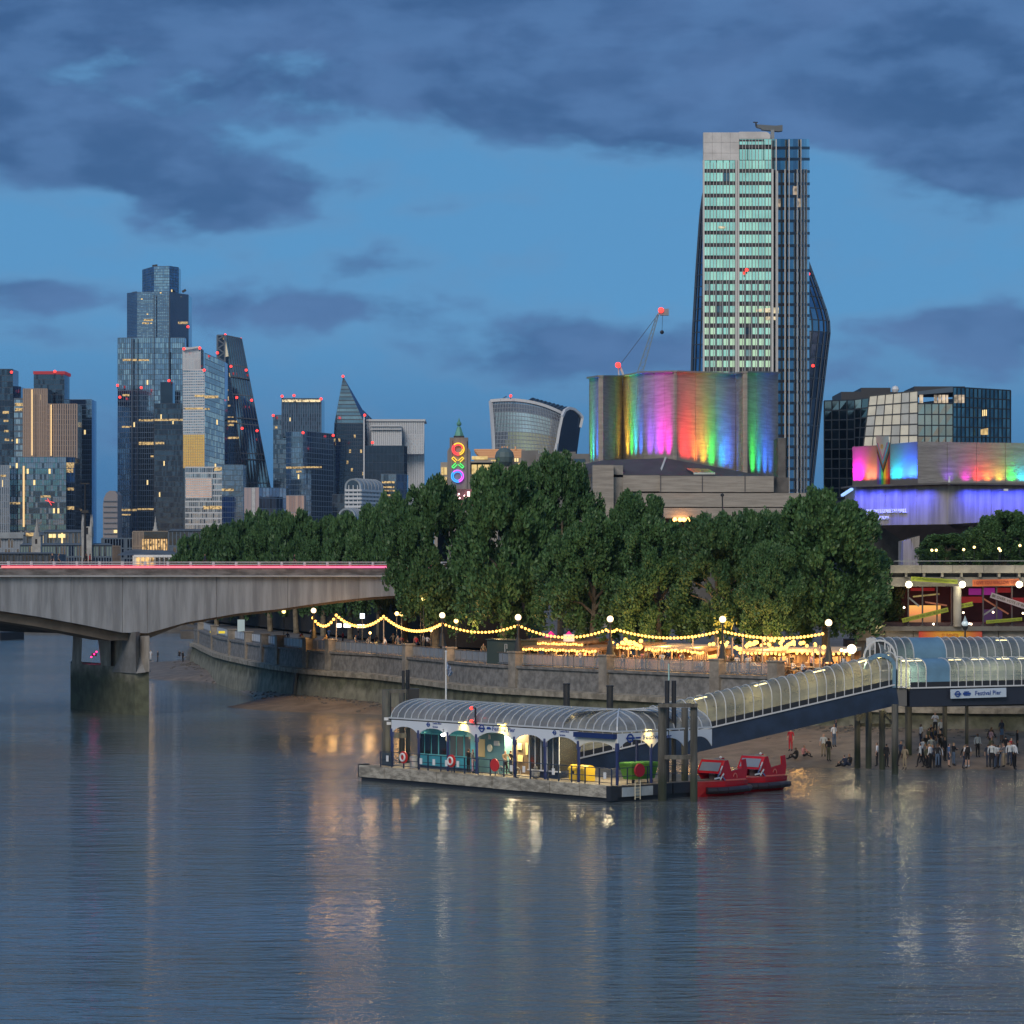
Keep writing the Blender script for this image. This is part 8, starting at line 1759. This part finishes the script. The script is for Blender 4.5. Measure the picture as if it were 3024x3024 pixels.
for a in [
    (2857, 2266, 'stand', 'white', 'black', dict(short=True, bag='black', shoes='white'), 'man in white T-shirt, black shorts and black backpack at the water edge'),
    (2816, 2262, 'arms', 'black', 'jeans', dict(sleeves=True), 'person in black jacket and jeans beside the white shirted backpacker'),
    (2750, 2234, 'arms', 'black', 'black', dict(sleeves=True), 'tall dark figure in long black clothes just right of the landing piles'),
    (2724, 2230, 'walk', 'white', 'black', dict(), 'person in white top and wide black trousers right of the landing piles'),
    (2802, 2222, 'stand', 'blue', 'navy', dict(short=True), 'person in blue top and navy shorts left of the crowd centre'),
    (2958, 2238, 'stand', 'navy', 'blue', dict(short=True), 'person in dark top and blue shorts near the right edge'),
    (2986, 2234, 'arms', 'red', 'khaki', dict(), 'person in crimson top at the right edge of the crowd'),
    (3004, 2234, 'stand', 'black', 'black', dict(sleeves=True), 'person in black beside the one in crimson'),
    (2887, 2196, 'stand', 'pale', 'black', dict(sleeves=True), 'person in pale printed sweatshirt seen from behind under the walkway'),
    (2770, 2216, 'stand', 'grey', 'black', dict(), 'person in grey top in the middle of the dark crowd'),
    (2742, 2183, 'stand', 'olive', 'black', dict(), 'person in olive top at the back of the crowd'),
    (2720, 2178, 'stand', 'white', 'navy', dict(), 'person in bright white shirt farthest back by the piles'),
    (2762, 2176, 'arms', 'pale', 'black', dict(hair=2), 'fair haired person at the back raising hands'),
    (2780, 2182, 'walk', 'white', 'navy', dict(), 'person in white shirt walking behind the dark crowd'),
    (2790, 2190, 'stand', 'black', 'black', dict(sleeves=True), 'dark figure behind the walking white shirt'),
    (2732, 2190, 'arms', 'grey', 'black', dict(), 'grey shirted person turned to the crowd'),
    (2848, 2215, 'walk', 'black', 'navy', dict(sleeves=True), 'dark walker just above the white shirted backpacker'),
    (2926, 2182, 'stand', 'lilac', 'black', dict(), 'person in lilac top left of the leaning couple'),
    (2938, 2190, 'arms', 'lilac', 'jeans', dict(), 'second person in lilac top, slightly lower'),
    (2948, 2192, 'stand', 'pale', 'black', dict(), 'person in pale long top in the right hand group'),
    (2965, 2200, 'lean', 'grey', 'khaki', dict(), 'leaning person in the right hand group'),
    (2996, 2200, 'stand', 'black', 'black', dict(sleeves=True), 'dark figure behind the crimson top'),
    (2978, 2190, 'stand', 'black', 'grey', dict(), 'dark figure behind the right hand group'),
    (2590, 2199, 'stand', 'white', 'black', dict(skin=0), 'person with white top and black skirt between the landing piles'),
    (2618, 2205, 'stand', 'black', 'black', dict(sleeves=True), 'dark figure half hidden behind the landing piles'),
    (2660, 2208, 'walk', 'navy', 'black', dict(sleeves=True), 'dark walker between the two nearest landing piles'),
    (2672, 2226, 'stand', 'khaki', 'khaki', dict(), 'khaki dressed figure between the two nearest landing piles'),
    (2432, 2188, 'stand', 'pale', 'khaki', dict(), 'person in cream shirt, left of the three talking under the footbridge'),
    (2447, 2193, 'stand', 'black', 'olive', dict(sleeves=True), 'person in black, middle of the three talking under the footbridge'),
    (2463, 2182, 'stand', 'white', 'jeans', dict(), 'person in white and jeans, right of the three under the footbridge'),
    (2485, 2160, 'arms', 'red', 'jeans', dict(), 'person in red shirt with arms spread up the beach'),
    (2468, 2150, 'stand', 'white', 'navy', dict(), 'white topped person close behind the red shirt'),
    (2335, 2181, 'stand', 'red', 'red', dict(skin=0), 'rust coloured standing figure at the left of the beach'),
    (2350, 2187, 'sit', 'black', 'black', dict(sleeves=True), 'dark figure sitting beside the rust coloured one'),
    (2375, 2182, 'sit', 'pink', 'black', dict(), 'person sitting on the sand with legs stretched to the right'),
    (2493, 2226, 'sit', 'navy', 'black', dict(sleeves=True), 'person in navy lounging on the sand, left one'),
    (2508, 2228, 'sit', 'black', 'navy', dict(sleeves=True), 'person lounging on the sand, right one with cap'),
    (445, 1951, 'stand', 'white', 'white', dict(), 'far figure in white on the sand spit by the bridge pier'),
    (466, 1949, 'stand', 'black', 'black', dict(sleeves=True), 'far dark slim figure on the sand spit'),
    (540, 1957, 'stand', 'black', 'black', dict(sleeves=True), 'far dark figure in the middle of the sand spit'),
    (530, 1944, 'sit', 'black', 'black', dict(sleeves=True), 'far dark figure crouching on the sand spit'),
    (579, 1947, 'walk', 'white', 'black', dict(), 'far figure with white shirt and black trousers by the wall end')]:
    px, py, pose, top, bot, kw, lb = a
    if 'arms' == pose and px in (2485,): pass
    rz = math.pi if kw.get('bag') else pr_.uniform(-2.4, 2.4)
    person(lb, on_beach(px, py), pose, top, bot, rz, BG, h=pr_.uniform(1.0, 1.1), **kw)
xt = random.Random(21)
for k in range(26):
    px = xt.choice([xt.uniform(2712, 2815), xt.uniform(2715, 2800), xt.uniform(2915, 3015)]); py = xt.uniform(2180, 2226)
    c1 = xt.choice(['black', 'navy', 'grey', 'olive', 'black', 'pale', 'white']); side = 'in the crowd right of the landing piles' if px < 2850 else 'in the cluster at the right edge'
    ps = xt.choice(['stand', 'arms', 'walk', 'stand']); person('%s person in %s top %s on the beach' % ({'stand': 'standing', 'arms': 'gesturing', 'walk': 'strolling'}[ps], c1, side), on_beach(px, py), ps, c1, xt.choice(['black', 'navy', 'black', 'jeans']), xt.uniform(-3, 3), 'crowd %s: %s %s' % (side, c1, ps), h=xt.uniform(.98, 1.1), sleeves=xt.random() < .5)
# people on the pontoon
person('woman in dark clothes leaning on the pontoon railing, left of the couple', PP_(uat(1383, .8), .8, DZ), 'lean', 'black', 'black', 2.2, 'people on the pontoon', sleeves=True, hair=0)
person('person in grey long coat, right of the couple at the pontoon railing', PP_(uat(1396, .75), .75, DZ), 'stand', 'grey', 'lilac', 1.2, 'people on the pontoon', sleeves=True)
person('cyclist in brown top bending over the bicycle', PP_(uat(1492, 1.3), 1.3, DZ), 'lean', 'khaki', 'black', .5, 'people on the pontoon')
person('dark haired passenger standing behind the bicycle', PP_(uat(1508, 1.8), 1.8, DZ), 'arms', 'black', 'navy', 2, 'people on the pontoon')
q_ = W(1265, 2085, 262); q_.z = beach_z(q_.x, q_.y); person('lone walker whose head shows above the canopy roof', on_beach(1265, 2094), 'stand', 'pink', 'navy', 1)
# promenade crowd
cr = random.Random(9); tops = ['black', 'white', 'grey', 'navy', 'pink', 'pale', 'red', 'blue', 'khaki', 'lilac']
word = dict(black='black', white='white', grey='grey', navy='navy', pink='pink', pale='pale', red='red', blue='blue', khaki='khaki', lilac='lilac')
for k in range(120):
    px = cr.choice([cr.uniform(720, 1420), cr.uniform(1560, 2440), cr.uniform(1800, 2440)]); ins = cr.uniform(.8, 6.5) if px > 1500 else cr.uniform(.8, 16)
    q, d_ = wall_at(px); nrm = Vector((d_.y, -d_.x)); q = q - nrm * ins; tp_ = cr.choice(tops)
    zone = 'under the trees near the bridge' if px < 1430 else ('at the white fronted kiosk' if px < 1800 else ('at the wooden market huts' if px < 2130 else 'among the bulb lit tables at the right end'))
    pose = cr.choice(['stand', 'arms', 'walk', 'lean', 'stand']); seat = px > 1800 and cr.random() < .4
    person('%s figure in %s top %s' % ('seated' if seat else {'stand': 'standing', 'arms': 'gesturing', 'walk': 'walking', 'lean': 'leaning'}[pose], word[tp_], zone), V(q.x, q.y, WALLTOP + (.35 if seat else 0)), 'sit' if seat else pose, tp_, cr.choice(['black', 'navy', 'jeans', 'khaki']), cr.uniform(-3, 3), 'crowd on the promenade: %s %s %s' % (word[tp_], 'seated' if seat else pose, zone), h=cr.uniform(.93, 1.05))
# tables and benches among the market
tb = None
for k, px in enumerate((1862, 1895, 1960, 2010, 2180, 2225, 2265, 2310, 2350, 2395)):
    q, d_ = wall_at(px); nrm = Vector((d_.y, -d_.x)); q = q - nrm * (1.9 + (k % 2) * .8); P = V(q.x, q.y, WALLTOP); rz = math.atan2(d_.y, d_.x); lb = 'wooden picnic table behind the glass balustrade, %s' % ['first right of the fourth lamp post', 'second right of the fourth lamp post', 'left one before the long hut', 'right one before the long hut', 'first after the leafy lamp post', 'second after the leafy lamp post', 'third after the leafy lamp post', 'fourth after the leafy lamp post', 'next to last before the final lamp post', 'last before the final lamp post'][k]
    t_ = thing('picnic_table', lb, 'table', P, 'picnic tables'); pm = mat('table_wood', (.42, .32, .2), .7, var=.2, vs=2)
    MB().box(P + Z3 * .74, (1.7, .75, .05), 0, rz).build('table_top', pm, t_)
    for s_ in (-1, 1): c = P + V(nrm.x, nrm.y, 0) * .7 * s_; MB().box(c + Z3 * .44, (1.7, .26, .05), 0, rz).build('bench', pm, t_); c2 = P + V(d_.x, d_.y, 0) * .65 * s_; MB().bar(c2 + V(nrm.x, nrm.y, 0) * .6, c2 - V(nrm.x, nrm.y, 0) * .15 + Z3 * .72, .07).bar(c2 - V(nrm.x, nrm.y, 0) * .6, c2 + V(nrm.x, nrm.y, 0) * .15 + Z3 * .72, .07).build('leg', pm, t_)
# papers and wall oddments
for i, (x, y, c, lb) in enumerate([(1112, 1903, 'yellow_poster', 'tilted yellow paper standing on the handrail'), (1134, 1906, 'mat', 'crumpled tan bag lying on the handrail'), (712, 1852, 'p', 'white edged hanging banner under the bridge arch')]):
    p = at(x, y, -.3); mm = mat('yellow_poster') if i == 0 else (mat('tan_bag', (.4, .28, .18), .8) if i == 1 else mat('pale_banner', (.4, .5, .52), .6, emit=(.6, .8, .8), es=.15)); mb = MB()
    if i == 0: mb.bar(p + V(.1, 0, -.2), p + V(-.1, 0, .25), .28, .05, up=(0, 1, 0))
    elif i == 1: mb.sphere(p, .3, 8, 0, .45)
    else: mb.box(p + Z3 * .2, (.9, .1, 1.5))
    tag(mb.build('loose_item' if i < 2 else 'hanging_banner', mm), lb, ['paper', 'bag', 'banner'][i])
for i, (x, y) in enumerate([(632, 1866), (658, 1867), (690, 1876)]):
    p = at(x, y, -.1); t_ = tag(MB().box(p, (1.1, .2, .32)).build('yellow_cover', mat('yellow_cover', (.8, .62, .04), .5, emit=(1, .8, .05), es=.35)), ['first', 'second', 'third'][i] + ' bright yellow cover from the left on top of the wall parapet under the bridge', 'cover', 'yellow covers on the parapet')

for k, (px, c1) in enumerate(((189, 'navy'), (207, 'grey'), (290, 'black'), (300, 'red'), (640, 'navy'), (905, 'black'))):
    p = BP(px, 1680, 2.2); person('pedestrian crossing the bridge ' + ['left of the tall steeple', 'just right of the steeple', 'at the foot of the lamp mast', 'right beside the lamp mast', 'before the far treetops', 'nearest the ovoid plane tree'][k], p - Z3 * .1, 'walk', c1, 'black', 1.5 if k % 2 else -1.5, 'pedestrians on the bridge')
# ------------------------------------------------------------------ evening air
hm = bpy.data.materials.new('haze'); hm.use_nodes = True; t = NT(hm.node_tree); hm.node_tree.nodes.remove(hm.node_tree.nodes['Principled BSDF'])
pv = t.n('ShaderNodeVolumePrincipled'); pv.inputs['Color'].default_value = (.50, .72, 1, 1); pv.inputs['Density'].default_value = .00004; pv.inputs['Anisotropy'].default_value = .1
t.l(pv.outputs[0], hm.node_tree.nodes['Material Output'].inputs['Volume'])
tag(MB().box((0, 1500, 155), (2600, 3200, 318)).build('haze', hm), kind='stuff')
